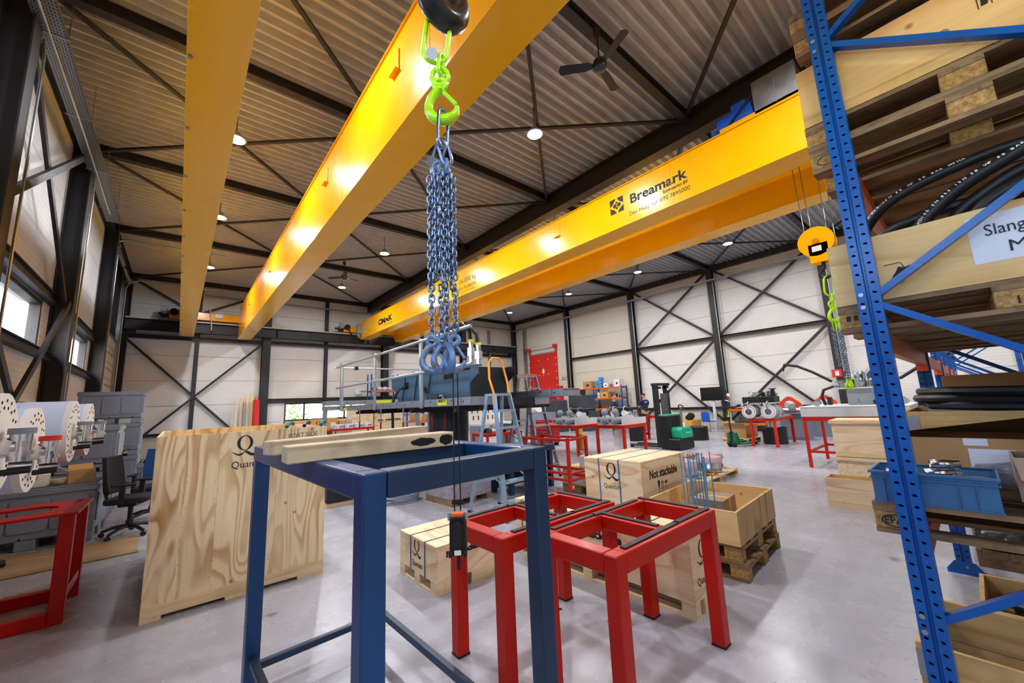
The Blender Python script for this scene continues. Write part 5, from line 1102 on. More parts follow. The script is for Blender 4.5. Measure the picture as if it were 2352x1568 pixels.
# ---------------------------------------------------------------- hydraulic machine on a pedestal with walkways
mh = thing('hydraulic_machine', 'blue grey machine housing on a black pedestal between the aluminium walkways', 'machine', (4.45, 7.4, 0))
part('base', MB().box((-2.45,-.15,.07),(1.75,1.7,.40)), 'machine_dark', mh, bev=.01)
for y in (.0, 1.4): boxpart('bearer', (-2.45,y-.12,0), (1.75,y+.02,.07), 'pine_x', mh)
part('pedestal', MB().cyl((0,0,.40),(0,0,1.66),.42,n=36), 'machine_dark', mh, smooth=True); [boxpart('outrigger', (-1.05,y_,1.50), (1.08,y_+.08,1.56), 'machine_dark', mh) for y_ in (-2.0,-.4,1.2,2.6)]; [boxpart('packer', (-1.0,y_,1.56), (-.62,y_+.08,1.598), 'machine_dark', mh) for y_ in (-2.0,-.4,1.2,2.6)]; part('turntable', MB().box((-.50,-2.2,1.56),(.50,3.2,1.70)), 'machine_dark', mh)
side = [(-1.78,2.30),(1.9,2.30),(1.9,2.10),(1.55,1.95),(1.45,1.72),(-1.5,1.72),(-1.5,1.98),(-1.78,2.14)]
part('side_plate', MB().prism(side, -.46, -.43, 'x'), 'machine_blue', mh); part('side_plate', MB().prism(side, .40, .43, 'x'), 'machine_dark', mh)
boxpart('end_plate', (-.43,-1.5,1.72), (.40,-1.47,2.30), 'machine_dark', mh); boxpart('far_plate', (-.43,1.55,1.72), (.40,1.58,2.30), 'machine_dark', mh); boxpart('deck', (-.43,-1.47,2.12), (.40,1.55,2.14), 'machine_dark', mh)
boxpart('top_edge', (-.47,-1.78,2.29), (-.36,1.9,2.315), 'machine_blue', mh)
for (y0, y1, z0, z1) in ((-.95,-.62,2.12,2.27),(.95,1.15,2.02,2.18),(-1.55,-1.25,2.235,2.275)): boxpart('cutout', (-.4615,y0,z0), (-.4595,y1,z1), 'dark_hole', mh)
for k, (y, z0, z1) in enumerate(((-1.25,2.3,2.75),(-1.0,2.3,2.85))):
    part('fitting', MB().cyl((-.05,y,z0-.17),(-.05,y,z1),.05,n=10).cyl((-.05,y,z1-.28),(-.05,y,z1-.12),.085,n=6), 'steel_bright', mh, smooth=True)
    part('hose', MB().tube([(-.05,y,z1),(-.05,y+.03,z1+.22),(-.08,y+.25,z1+.42),(-.1,y+.6,z1+.40),(-.1,y+.85,z1+.2),(-.1,y+.95,z1-.1),(-.1,y+.95,2.14)], .045, 10), 'hose_black', mh, smooth=True); part('collar', MB().cyl((-.05,y,z1),(-.05,y,z1+.05),.055,n=10), 'signal_yellow', mh)
rm = random.Random(6)
for k in range(16): y = -1.35+.18*k; part('block', MB().box((-.3+rm.uniform(0,.2), y, 2.14),(-.1+rm.uniform(0,.3), y+.12, 2.22+rm.uniform(.0,.2))), rm.choice(['steel_bright','motor_grey','steel_bright','plastic_black']), mh)
for k in range(3): y = -.2+.6*k; part('small_hose', MB().tube([(-.1,y,2.2),(-.3,y,2.42),(-.46,y+.1,2.36),(-.49,y+.12,2.1),(-.5,y+.2,1.76)], .014, 6), 'hose_black', mh, smooth=True)
part('drop_hose', MB().tube([(-.47,1.05,2.10),(-.6,1.15,2.02),(-.66,1.3,1.85),(-.68,1.33,1.6),(-.72,1.2,1.0),(-.8,.9,.42)], .032, 8), 'hose_black', mh, smooth=True); part('elbow_hose', MB().tube([(-.50,.1,2.0),(-.56,-.05,1.86),(-.57,-.3,1.80),(-.57,-.62,1.80)], .035, 8), 'hose_black', mh, smooth=True); part('elbow', MB().tube([(-.57,-.62,1.80),(-.57,-.75,1.81),(-.57,-.80,1.72)], .022, 8), 'steel_bright', mh, smooth=True)
boxpart('orange_cover', (-.35,.55,2.14), (.2,1.1,2.36), 'cardboard_orange', mh, bev=.02)
for x, y in ((-.12,-.30),(.15,-.35)): part('pad_lock_tag', MB().box((-.44+x,-.02+y,1.15),(-.42+x,.03+y,1.45)), 'toolbox_red', mh)
# walkways
def plank_deck(label, x0, x1, y0, y1, z, ends=True, lab=()):
    o = thing('walkway_plank', label, 'walkway', (x0, y0, z), group='aluminium walkway planks'); L = y1-y0; W_ = x1-x0
    boxpart('deck', (.03,0,.095), (W_-.03,L,.115), 'aluminium', o)
    for x in (0, W_-.03): boxpart('side_channel', (x,0,0), (x+.03,L,.125), 'aluminium', o); 
    for k in range(int(L/.35)): part('hole', cached('wh', lambda: MB().cyl((-.0008,0,0),(.001,0,0),.016,n=8).mesh('hole')), 'dark_hole', o, loc=(0,.2+.35*k,.06+.03*(k % 2)))
    for y in lab: boxpart('warning_label', (-.0015,y,.02), (-.0005,y+.30,.105), 'label_yellow', o); lettering('PERFECTY', .06, '-X', (-.003,y+.28,.065), 'print_black', o, width=.26, bold=.002)
    for y in (0, L-.02): boxpart('end_cap', (-.004,y,-.004), (W_+.004,y+.02,.13), 'aluminium', o); boxpart('edge_band', (-.003,y+.25 if y == 0 else y-.25,-.002), (W_+.003,y+.27 if y == 0 else y-.23,.128), 'pink_end', o)
    return o
plank_deck('aluminium walkway plank nearest the viewer, running along the blue housing', 3.40, 3.86, 5.0, 11.3, 1.60, lab=(.70, 5.8)); plank_deck('aluminium walkway plank on the far side of the blue housing', 5.05, 5.50, 4.60, 9.6, 1.692, lab=(1.5,)); plank_deck('lower aluminium plank on the far side of the blue housing', 5.02, 5.52, 5.4, 9.8, 1.565)
cp = thing('walkway_plank', 'pair of cross planks at the far end of the walkway', 'walkway', (3.1, 11.55, 1.62), group='aluminium walkway planks')
for z in (0,.14): boxpart('deck', (0,0,z), (3.2,.45,z+.12), 'aluminium', cp); boxpart('warning_label', (1.35,-.0015,z+.02), (1.85,-.0005,z+.10), 'label_yellow', cp)
for x in (0,2.8): boxpart('trestle', (x,.1,-1.62), (x+.06,.3,0), 'galvanised', cp)
for k in range(6): part('hole', cached('wh2', lambda: MB().cyl((0,-.001,0),(0,.001,0),.018,n=8).mesh('hole')), 'dark_hole', cp, loc=(.3+.25*k,0,.06+.14*(k % 2)))
gr = thing('guard_rail', 'aluminium guard rail with yellow marked posts along the walkway', 'railing', (3.375, 4.72, 1.60))
for y in (1.82, 4.06, 6.38): boxpart('post', (-.03,y-.03,-.02), (.02,y+.03,1.26), 'aluminium', gr, bev=.004); boxpart('marker', (-.0315,y-.012,.72), (-.0300,y+.012,1.2), 'label_yellow', gr)
for z in (.62,1.2): part('rail', MB().cyl((-.05,.1,z),(-.05,6.75,z),.026,n=10), 'aluminium', gr, smooth=True)
part('post', MB().box((.05,6.75,0),(.09,6.79,1.35)), 'aluminium', gr); part('cross_rail', MB().cyl((-.1,6.8,1.2),(2.9,6.8,1.2),.022,n=10), 'aluminium', gr, smooth=True); part('clamp', MB().box((.45,6.76,1.15),(.55,6.84,1.25)), 'steel_black', gr)
for k, y in enumerate((2.5,3.6,4.9)): part('clamp_bar', MB().cyl((-.04,y,.0),(-.04,y,-.28),.012,n=6), 'galvanised', gr); part('clamp_handle', MB().cyl((-.04,y,-.28),(-.04,y,-.42),.018,n=8), 'toolbox_red', gr)
# step ladders
def step_ladder(label, loc, rz, H_, w0, w1, depth, steps, hand, mat='aluminium', handle='orange_handle'):
    o = thing('step_ladder', label, 'ladder', loc, rz)
    def lerp(a, b, t_): return tuple(p+(q-p)*t_ for p, q in zip(a,b))
    top = H_
    for s in (-1,1):
        part('stile', MB().bar((s*w0/2,-depth/2,0),(s*w1/2,-.07,top),.025,.075,(0,-1,.3)), mat, o); part('rear_leg', MB().bar((s*w0/2,depth/2,0),(s*w1/2,.10,top),.025,.055,(0,1,.3)), mat, o)
        part('spreader', MB().bar((s*w0*.46,-depth*.36,top*.28),(s*w0*.42,depth*.3,top*.42),.008,.02), mat, o)
    for k in range(1, steps):
        t_ = k/steps; w = w0+(w1-w0)*t_; y = -depth/2+(-.07+depth/2)*t_; boxpart('tread', (-w/2,y-.05,top*t_-.015), (w/2,y+.09,top*t_+.015), mat, o)
    boxpart('platform', (-w1/2-.02,-.10,top-.02), (w1/2+.02,.14,top+.02), mat, o)
    for t_ in (.25,.55): w = w0+(w1-w0)*t_; y = depth/2+(.1-depth/2)*t_; boxpart('rear_bar', (-w/2,y-.012,top*t_-.02), (w/2,y+.012,top*t_+.02), mat, o)
    if hand:
        a = w1/2+.01
        part('hand_rail', MB().tube([(-a,-.12,top-.28),(-a,-.08,top),(-a-.02,0,top+.25),(-a+.02,.05,top+.5),(-a+.04,.05,top+hand-.05),(-a+.09,.05,top+hand),(a-.09,.05,top+hand),(a-.04,.05,top+hand-.05),(a-.02,.05,top+.5),(a+.01,0,top+.25),(a,-.08,top)], .017, 8), handle, o, smooth=True)
    for s in (-1,1):
        for y in (-depth/2, depth/2): boxpart('foot', (s*w0/2-.025,y-.03,-.0), (s*w0/2+.025,y+.03,.03), 'rubber', o)
    return o
step_ladder('pale blue aluminium step ladder with orange hand rail at the walkway end', (3.80, 4.80, 0), math.radians(2), 1.74, .60, .30, .85, 7, .58, 'ladder_blue')
step_ladder('taller grey aluminium ladder with orange top behind the hand rail ladder', (6.0, 6.5, 0), math.radians(8), 2.18, .70, .36, 1.0, 8, 0, 'galvanised')
o = bpy.data.objects['step_ladder.001']; boxpart('orange_top', (-.20,-.11,2.20), (.20,.15,2.23), 'beam_orange', o); boxpart('tool_tray', (-.2,-.25,1.6), (.2,-.05,1.75), 'cardboard_grey', o)
# wrapped pallet, hose coil
wp = thing('wrapped_pallet', 'pallet load wrapped in crinkled clear film beside the ladder', 'load', (3.45, 5.65, 0), .06)
for x in (0,.38,.72):
    boxpart('runner', (x,0,0), (x+.1,.8,.1), 'old_y', wp)
boxpart('deck', (0,0,.1), (.82,.8,.13), 'old_x', wp); boxpart('goods', (.04,.04,.13), (.76,.76,.50), 'cardboard_grey', wp); part('film', MB().box((-.01,-.01,.08),(.83,.81,.55)), 'stretch_wrap', wp, bev=.04, seg=3)
hose_coil('tangled grey blue hose coil on the floor in front of the machine base', (3.08,6.72,.0), .30, .24, 5, .016, .028, 'hose_grey', seed=12, tilt=.03)
hose_coil('loose grey hose loops left in the tangled heap', (2.86,6.78,.0), .26, .20, 3, .014, .02, 'hose_grey', seed=14, tilt=.02)
# tall narrow red stand, navy bench, box on pallet
ts = thing('red_stand', 'tall narrow red tube stand behind the cube crate', 'stand', (4.83, 4.36, 0), math.radians(2)); W_, D, H_ = .52, 1.06, 1.0; t = .045
for x in (0,W_-t):
    for y in (0,D-t): boxpart('leg', (x,y,0), (x+t,y+t,H_), 'table_red_far', ts)
for z in (H_-.05,.42,.32):
    for y in (0,D-t): boxpart('rail', (t,y,z), (W_-t,y+t,z+.035), 'table_red_far', ts)
    for x in (0,W_-t): boxpart('rail', (x,t,z), (x+t,D-t,z+.035), 'table_red_far', ts)
boxpart('rail', (t,D*.5,H_-.05), (W_-t,D*.5+t,H_-.015), 'table_red_far', ts)
nb = thing('steel_frame_table', 'dark navy steel bench behind the tall red stand', 'table', (4.55, 5.50, 0)); 
for x in (0,1.0): 
    for y in (0,.5): boxpart('leg', (x,y,0), (x+.08,y+.08,.68), 'frame_navy', nb)
boxpart('top_frame', (-.05,-.02,.68), (1.12,.62,.78), 'frame_navy', nb); boxpart('side_panel', (.08,.54,.05), (1.0,.56,.66), 'machine_dark', nb); boxpart('shelf', (.08,.02,.25), (1.0,.52,.28), 'machine_dark', nb)
pbx = pallet('low pallet under the labelled box inside the tall red stand', (5.40, 4.36, 0), 0, 'wooden pallets', True, .8, .70)
lbx = thing('plywood_box', 'low box with a white label sheet on a pallet behind the cube crate', 'box', (5.40, 4.36, .146)); boxpart('box_body', (0,0,0), (.75,.68,.28), 'ply_gold', lbx, bev=.004); boxpart('label_sheet', (-.002,.22,.03), (-.0005,.44,.27), 'paper', lbx)
o = thing('white_canister', 'white plastic canister on the labelled box', 'canister', (5.5, 4.55, .428)); part('body', MB().box((0,0,0),(.15,.18,.2)), 'paper', o, bev=.02, seg=2); part('cap', MB().cyl((.07,.09,.2),(.07,.09,.225),.025,n=10), 'paper_white', o)
# pallet with wrapped pots
pp = pallet('pallet carrying cloth covered steel pots behind the blue rods', (6.85, 3.22, 0), math.radians(2), 'wooden pallets', False, 1.75, 1.0)
def pot(label, x, y, r, hh):
    o = thing('steel_pot', label, 'pot', (x, y, .146)); part('body', MB().lathe([(r*.96,0),(r,.01),(r,.02),(r*.95,.035),(r*.95,hh)], 24), 'steel_bright', o, smooth=True); part('cloth_cover', MB().lathe([(r*1.08,hh-.09),(r*1.10,hh-.05),(r*1.0,hh+.005),(r*.5,hh+.03),(.01,hh+.035)], 20), 'cloth_pink', o, smooth=True)
    for z in (.03,.05): part('band', MB().lathe([(r*1.01,z),(r*1.02,z+.005),(r*1.01,z+.01)], 24), 'chain_steel', o)
pot('steel pot with a pink cloth cover, middle of the three', 7.95, 3.55, .22, .26); pot('steel pot with a pink cloth cover, farthest of the three', 8.42, 3.70, .21, .26); pot('steel pot with a cloth cover behind the blue rods, nearest of the three', 7.10, 3.65, .24, .28)
carton('carton', 'long closed brown carton at the back of the pot pallet', (7.75, 3.95, .146), (.8,.22,.24), 0, 'cardboard')
o = thing('brass_ring', 'brass flange ring lying on the pot pallet', 'flange', (7.62, 3.40, .146)); part('ring', MB().tube([(.12*math.cos(a),.12*math.sin(a),.015) for a in [i*math.pi/12 for i in range(24)]], .018, 6, True), 'brass', o, smooth=True); part('hub', MB().cyl((0,0,0),(0,0,.05),.06,n=14), 'brass', o, smooth=True)
# crates by the rack aisle
o = thing('open_crate', 'open empty plywood box on the aisle floor left of the rack post', 'crate', (6.985, .62, 0)); W_, D, H_ = .34, .92, .385
for p, q in (((0,0,.07),(.015,D,H_)),((W_-.015,0,.07),(W_,D,H_)),((.015,0,.07),(W_-.015,.015,H_)),((.015,D-.015,.07),(W_-.015,D,H_)),((.015,.015,.07),(W_-.015,D-.015,.085))): boxpart('panel', p, q, 'ply_gold' if p[0] > .01 else 'ply_y', o)
boxpart('kick_board', (-.01,0,.0), (0,D,.08), 'pine_y', o)
for y in (0,.4,.78): boxpart('skid', (0,y,0), (W_,y+.14,.07), 'pine_x', o)
for k, (z, hh, w_) in enumerate(((0,.42,'lower'),(.43,.62,'upper'))):
    o = thing('shipping_crate', '%s pale plywood crate of the stack behind the open box by the rack' % w_, 'crate', (8.93, .55, z)); W_, D = .7, 1.2
    boxpart('crate_body', (0,0,.06), (W_,D,hh-.055), 'ply_y' if k else 'ply_x', o)
    boxpart('lid', (-.03,-.03,hh-.055), (W_+.03,D+.03,hh), 'pine_y', o); boxpart('kick_board', (-.01,0,.0), (W_,D,.09), 'pine_y', o)
# ---------------------------------------------------------------- far tables with tanks
def tube_table(label, x0, y0, dx, dy_, h, t=.07, low=False, mat='table_red_far', plate=True):
    o = thing('red_steel_table', label, 'table', (x0, y0, 0), group='red work tables')
    for x in (0,dx-t):
        for y in (0,dy_-t): boxpart('leg', (x,y,0), (x+t,y+t,h-.03), mat, o)
    for y in (0,dy_-t): boxpart('rail', (t,y,h-.09), (dx-t,y+t,h-.03), mat, o)
    for x in (0,dx-t): boxpart('rail', (x,t,h-.09), (x+t,dy_-t,h-.03), mat, o)
    if plate: boxpart('top', (-.01,-.01,h-.03), (dx+.01,dy_+.01,h), mat, o)
    if low:
        for y in (0,dy_-t): boxpart('stretcher', (t,y,.30), (dx-t,y+t*.7,.35), mat, o)
        for x in (0,dx-t): boxpart('stretcher', (x,t,.30), (x+t*.7,dy_-t,.35), mat, o)
    return o
def gear(o, x0, x1, y0, y1, z, n, seed, big=.1):
    "cluster of hydraulic fittings, pipes and valves as separate parts"
    r_ = random.Random(seed)
    for k in range(n):
        x, y = r_.uniform(x0,x1), r_.uniform(y0,y1); hh = r_.uniform(.06,.2); c = r_.random(); m = r_.choice(['steel_bright','motor_grey','plastic_black','steel_bright','cabinet_dark','white_paint'])
        if c < .35: part('valve_block', MB().cbox((x,y,z+hh/2),(r_.uniform(.06,big+.06),r_.uniform(.06,big),hh)), m, o, bev=.006)
        elif c < .7: part('pump', MB().cyl((x-.07,y,z+.06),(x+.09,y,z+.06),.05+.02*r_.random(),n=12).cyl((x,y,z),(x,y,z+.14),.025,n=8), m, o, smooth=True)
        else: part('pipe', MB().tube([(x,y,z),(x,y,z+hh),(x+.05,y+.02,z+hh+.06),(x+.16,y+.03,z+hh+.05),(x+.2,y+.03,z)], .012, 6), r_.choice(['steel_bright','hose_black']), o, smooth=True)
def tank_unit(label, x0, y0, z, dx, dy_, seed):
    o = thing('tank_unit', label, 'machine', (x0, y0, z)); h = .22
    part('tank_side', MB().prism([(0,0),(dx,0),(dx,h*.8),(dx*.55,h*.8),(dx*.45,h*1.15),(dx*.25,h*1.15),(dx*.2,h*.95),(0,h*.95)], 0, .02, 'y'), 'tank_grey', o); part('tank_side', MB().prism([(0,0),(dx,0),(dx,h*.8),(dx*.55,h*.8),(dx*.45,h*1.15),(dx*.25,h*1.15),(dx*.2,h*.95),(0,h*.95)], dy_-.02, dy_, 'y'), 'tank_grey', o)
    boxpart('tank_bottom', (0,.02,0), (dx,dy_-.02,.02), 'tank_grey', o); boxpart('tank_deck', (.15,.02,h*.7), (dx,dy_-.02,h*.75), 'tank_grey', o); boxpart('tank_end', (dx-.02,.02,.02), (dx,dy_-.02,h*.7), 'tank_grey', o)
    for y in (dy_*.28, dy_*.72):
        c = part('cylinder', MB().cyl((-.22,y,.13),(.5,y,.13),.09,n=24), 'motor_grey', o, smooth=True); part('end_plug', MB().cyl((-.235,y,.13),(-.22,y,.13),.035,n=12), 'cabinet_dark', c)
        part('motor', MB().sphere((.05,y,.36),.095,14,9).cyl((.05,y,.22),(.05,y,.34),.035,n=10), 'motor_grey', o, smooth=True)
        part('pump_head', MB().cyl((.45,y,h+.08),(.72,y,h+.08),.085,n=16), 'white_paint', o, smooth=True); part('pipe', MB().tube([(.45,y,h+.16),(.46,y,h+.25),(.55,y,h+.27),(.62,y,h+.24)], .018, 6), 'steel_bright', o, smooth=True)
    boxpart('valve_bar', (.5,.1,h+.16), (dx-.15,dy_-.1,h+.24), 'plastic_black', o, bev=.01); part('blue_pump', MB().cyl((dx-.3,dy_*.5,h+.1),(dx-.1,dy_*.5,h+.1),.08,n=14).cyl((dx-.2,dy_*.5,h+.1),(dx-.2,dy_*.5,h+.3),.04,n=10), 'fabric_blue', o, smooth=True)
    gear(o, .45, dx-.1, .08, dy_-.1, h*.75, 14, seed); return o
tube_table('red table with a tank unit, right of the pair beside the green stacker', 9.15, 6.22, 1.08, .95, .88); tank_unit('pale tank unit with two cylinders, on the right table of the pair', 9.18, 6.28, .88, 1.2, .82, 1)
tube_table('red table with a tank unit, left of the pair behind the tall red stand', 8.80, 7.55, 1.0, 2.0, .88); tank_unit('pale tank unit with two cylinders, on the left table of the pair', 8.85, 7.65, .88, 1.25, .85, 2)
o = thing('film_roll', 'upright white roll of film standing under the right tank table', 'roll', (9.75, 6.7, 0)); part('roll', MB().cyl((0,0,0),(0,0,.80),.20,n=24), 'paper', o, smooth=True); part('core', MB().cyl((0,0,.80),(0,0,.803),.05,n=12), 'cardboard', o); boxpart('loose_sheet', (-.42,-.02,0), (-.19,-.01,.72), 'paper_white', o)
# work table C with drum machine
tube_table('red table carrying the twin drum machine near the pallet jack', 13.3, 3.88, 1.72, .70, .83)
dm = thing('drum_machine', 'machine with two white faced drums on a red table', 'machine', (13.35, 3.9, .83))
for x, y in ((-.02,.08),(.02,.50)):
    pass
for k, y in enumerate((.10,.62)):
    c = part('drum', MB().cyl((-.10,y,.20),(.30,y,.20),.19,n=28), 'motor_grey', dm, smooth=True); part('drum_face', MB().cyl((-.13,y,.20),(-.10,y,.20),.195,n=28), 'white_paint', c, smooth=True)
    for j in range(20): a = 2*math.pi*j/20; part('face_bolt', cached('fbolt', lambda: MB().cyl((-.004,0,0),(0,0,0),.014,n=6).mesh('bolt')), 'dark_hole', c, loc=(-.13,y+.16*math.cos(a),.20+.16*math.sin(a)))
    part('drum_hub', MB().cyl((-.16,y,.20),(-.13,y,.20),.09,n=16), 'chrome', c, smooth=True); part('drum_pipe', MB().tube([(-.17,y,.22),(-.19,y,.42),(-.15,y-.02,.5),(-.02,y-.03,.52)], .022, 8), 'chrome', c, smooth=True); part('rear_flange', MB().cyl((.30,y,.20),(.33,y,.20),.21,n=24), 'disc_cream', c, smooth=True)
boxpart('manifold', (-.02,-.06,.46), (.5,.80,.64), 'plastic_black', dm, bev=.01); boxpart('bed', (-.05,-.02,.0), (1.5,.72,.04), 'motor_grey', dm); gear(dm, .0, .5, -.05, .75, .64, 16, 7, .08); gear(dm, .6, 1.5, .05, .6, .04, 8, 9, .2)
part('handwheel', MB().tube([(.1+.09*math.cos(a),-.02+.09*math.sin(a),.86) for a in [i*math.pi/8 for i in range(16)]], .014, 6, True), 'plastic_black', dm, smooth=True); part('wheel_stem', MB().cyl((.1,-.02,.64),(.1,-.02,.86),.05,n=10), 'plastic_black', dm, smooth=True)
# table D
tube_table('tall red table with a long white tank in front of the second chain', 10.2, .95, 1.5, 1.52, 1.04, .055, True)
td = thing('tank_unit', 'long white tank with a tall valve stack on the tall red table', 'machine', (10.18, .80, 1.04))
part('tank', MB().box((0,0,0),(1.5,1.68,.20)), 'tank_grey', td, bev=.012); boxpart('rim', (-.01,-.01,.195), (1.51,1.69,.215), 'white_paint', td)
boxpart('stack_box', (.55,.55,.215), (.85,.95,.55), 'motor_grey', td); boxpart('stack_plate', (.45,.40,.55), (.95,1.1,.58), 'tank_grey', td); gear(td, .45, .95, .42, 1.1, .58, 26, 21, .1); gear(td, .1, 1.3, .1, 1.5, .215, 12, 22, .1); gear(td, .5, .9, .5, 1.0, .75, 12, 23, .08)
part('long_hose', MB().tube([(.5,1.15,.72),(.45,1.45,.95),(.42,1.7,1.1),(.42,1.95,1.16),(.42,2.0,1.02)], .03, 8), 'hose_black', td, smooth=True); part('long_hose', MB().tube([(.45,1.12,.62),(.42,1.3,.55),(.4,1.35,.4),(.4,1.3,.23)], .03, 8), 'hose_black', td, smooth=True); part('long_hose', MB().tube([(.6,.4,.8),(.6,.1,.72),(.6,-.3,1.0),(.6,-.6,1.12),(.6,-.66,1.0)], .03, 8), 'hose_black', td, smooth=True)
for y in (.8,.87): part('green_strap', MB().tube([(.42,y,.6),(.40,y+.02,.72),(.46,y,.8)], .016, 6), 'lime', td, smooth=True)
# red castings on a bench behind
rcst = thing('red_casting', 'large orange red cast ring flange with a grey motor, left of two', 'casting', (15.6, 3.75, 0)); 
boxpart('support', (0,-.1,0), (.5,.8,.85), 'plastic_grey', rcst)
rcb = copy_tree(rcst, label='orange red cast ring flange with a grey motor, right of two', loc=(16.9, 3.05, 0))
def casting(o):
    pts = [(.30*math.cos(a)*(1+.10*math.cos(4*a)), .26*math.sin(a)*(1+.1*math.cos(4*a))) for a in [2*math.pi*i/32 for i in range(32)]]; inn = [(.17*math.cos(a), .15*math.sin(a)) for a in [2*math.pi*i/32 for i in range(32)]]
    mb = MB()
    for i in range(32): mb.prism([pts[i], pts[(i+1) % 32], inn[(i+1) % 32], inn[i]], .0, .08, 'x', Matrix.Translation((.1,.35,1.13)))
    part('flange', mb, 'red_cast', o); part('motor', MB().cyl((-.25,.2,1.06),(.1,.3,1.08),.11,n=16).cyl((-.35,.17,1.05),(-.25,.2,1.06),.05,n=10), 'motor_grey', o, smooth=True); part('grey_tube', MB().cyl((-.1,-.05,.95),(-.1,.85,.95),.11,n=20), 'steel_bright', o, smooth=True)
casting(rcst); casting(rcb)
# stacker truck
st = thing('stacker_truck', 'green and black electric pallet stacker with a black mast', 'stacker', (11.35, 5.85, 0), math.radians(-4))
part('chassis', MB().prism([(0,.02),(.78,.02),(.80,.08),(.80,.34),(.02,.34),(0,.30)], -.02, .34, 'y'), 'plastic_black', st, bev=.02, seg=2)
part('green_cover', MB().prism([(.14,.34),(.78,.34),(.80,.38),(.80,.56),(.68,.66),(.20,.66),(.14,.58)], -.015, .34, 'y'), 'teal_green', st, bev=.03, seg=2); part('battery_box', MB().box((.02,.30,.02),(.78,.62,1.0)), 'plastic_black', st, bev=.01); part('battery_lid', MB().box((.0,.32,1.0),(.80,.62,1.05)), 'teal_green', st, bev=.012)
lettering('MITSUBISHI', .05, '-Y', (.40,-.0162,.48), 'print_white', st, width=.26)
for x in (.06,.64): boxpart('mast_channel', (x,.62,.05), (x+.10,.78,2.0), 'steel_black', st)
boxpart('mast_head', (.04,.60,1.95), (.78,.80,2.03), 'steel_black', st)
for z in (.95,1.45,1.85): boxpart('mast_cross', (.06,.70,z), (.74,.76,z+.07), 'steel_black', st)
part('lift_cylinder', MB().cyl((.40,.68,.3),(.40,.68,1.7),.04,n=12), 'hook_black', st, smooth=True); part('chain_guard', MB().box((.22,.60,1.0),(.58,.62,1.7)), 'wire_guard', st); boxpart('yellow_sticker', (.28,.596,1.86), (.34,.599,1.92), 'signal_yellow', st); boxpart('white_sticker', (.60,.596,1.80), (.68,.599,1.86), 'paper_white', st)
part('tiller', MB().bar((.45,.14,.64),(.43,.10,1.22),.05,.07,(0,-1,.1)), 'aluminium', st, bev=.008); part('tiller_head', MB().tube([(.31,.10,1.30),(.33,.06,1.20),(.43,.06,1.18),(.53,.06,1.20),(.55,.10,1.30),(.43,.12,1.33),(.31,.10,1.30)], .018, 8), 'plastic_black', st, smooth=True)
for x in (.05,.55): part('fork', MB().box((x,.78,.05),(x+.18,1.9,.10)), 'plastic_black', st, bev=.01); part('load_wheel', MB().cyl((x+.02,1.8,.04),(x+.16,1.8,.04),.04,n=12), 'rubber', st)
part('drive_wheel', MB().cyl((.30,.12,.10),(.42,.12,.10),.10,n=16), 'rubber', st, smooth=True)
# open black drum ring, pallet jack, boxes
def drum_ring(label, x, y, r, h, mat='plastic_black'):
    o = thing('drum', label, 'drum', (x, y, 0), group='black plastic drums'); part('shell', MB().lathe([(r-.02,.02),(r,0),(r,h*.5),(r,h),(r-.02,h),(r-.025,.02)], 32), mat, o, smooth=True); part('rim', MB().lathe([(r+.004,h-.03),(r+.012,h-.02),(r+.004,h-.01)], 32), mat, o)
    return o
drum_ring('open black plastic drum standing alone right of the stacker', 14.5, 6.75, .36, .47); drum_ring('black plastic drum under the twin drum machine table', 14.35, 4.25, .33, .50); drum_ring('black drum behind the right tank table', 13.4, 8.6, .36, .75)
o = thing('steel_sleeve', 'bright steel sleeve standing inside the black drum under the table', 'sleeve', (14.35,4.25,.012)); part('sleeve', MB().cyl((0,0,0),(0,0,.76),.21,n=24), 'steel_bright', o, smooth=True)
pj = thing('pallet_jack', 'green hand pallet jack with an upright black handle', 'pallet jack', (12.95, 4.99, 0), math.radians(-6))
for s in (-.27,.11): part('fork', MB().prism([(.15,.06),(1.15,.06),(1.2,.075),(1.15,.10),(.15,.10)], s, s+.16, 'y'), 'jack_green', pj); part('fork_roller', MB().cyl((1.02,s+.04,.035),(1.02,s+.12,.035),.035,n=12), 'rubber', pj)
part('head', MB().prism([(-.05,.08),(.22,.08),(.22,.22),(.08,.42),(-.03,.42)], -.12, .12, 'y'), 'jack_green', pj); part('pump', MB().cyl((0,0,.12),(0,0,.45),.06,n=12), 'steel_black', pj, smooth=True)
for s in (-.10,.04): part('steer_wheel', MB().cyl((-.02,s,.09),(-.02,s+.06,.09),.09,n=18), 'rubber', pj, smooth=True)
part('handle_bar', MB().cyl((0,0,.42),(-.10,0,1.18),.022,n=10), 'steel_black', pj, smooth=True); part('grip', MB().tube([(-.10,0,1.14),(-.11,-.11,1.22),(-.12,-.12,1.36),(-.13,0,1.40),(-.12,.12,1.36),(-.11,.11,1.22),(-.10,0,1.14)], .016, 8), 'hook_black', pj, smooth=True); boxpart('yellow_tag', (-.085,-.024,.9), (-.045,.024,1.12), 'signal_yellow', pj)
pallet('pallet under the opened carton by the pallet jack', (14.05, 4.92, 0), 0, 'wooden pallets', False, 1.15, .8)
carton('carton', 'opened carton with white sheets on a pallet by the pallet jack', (14.08, 4.98, .146), (1.05,.66,.40), 0, 'cardboard', True)
pallet('pallet under the yellow wrapped box near the far right wall', (17.1, 8.15, 0), .1, 'wooden pallets', True, 1.2, .8)
o = thing('wrapped_box', 'yellow brown box with a white sheet on a pallet by the right wall', 'box', (17.1, 8.15, .146), .1); boxpart('box_body', (0,0,0), (1.2,.8,.36), 'cardboard_orange', o, bev=.01); boxpart('label_sheet', (-.003,.3,.08), (-.001,.55,.3), 'paper_white', o)
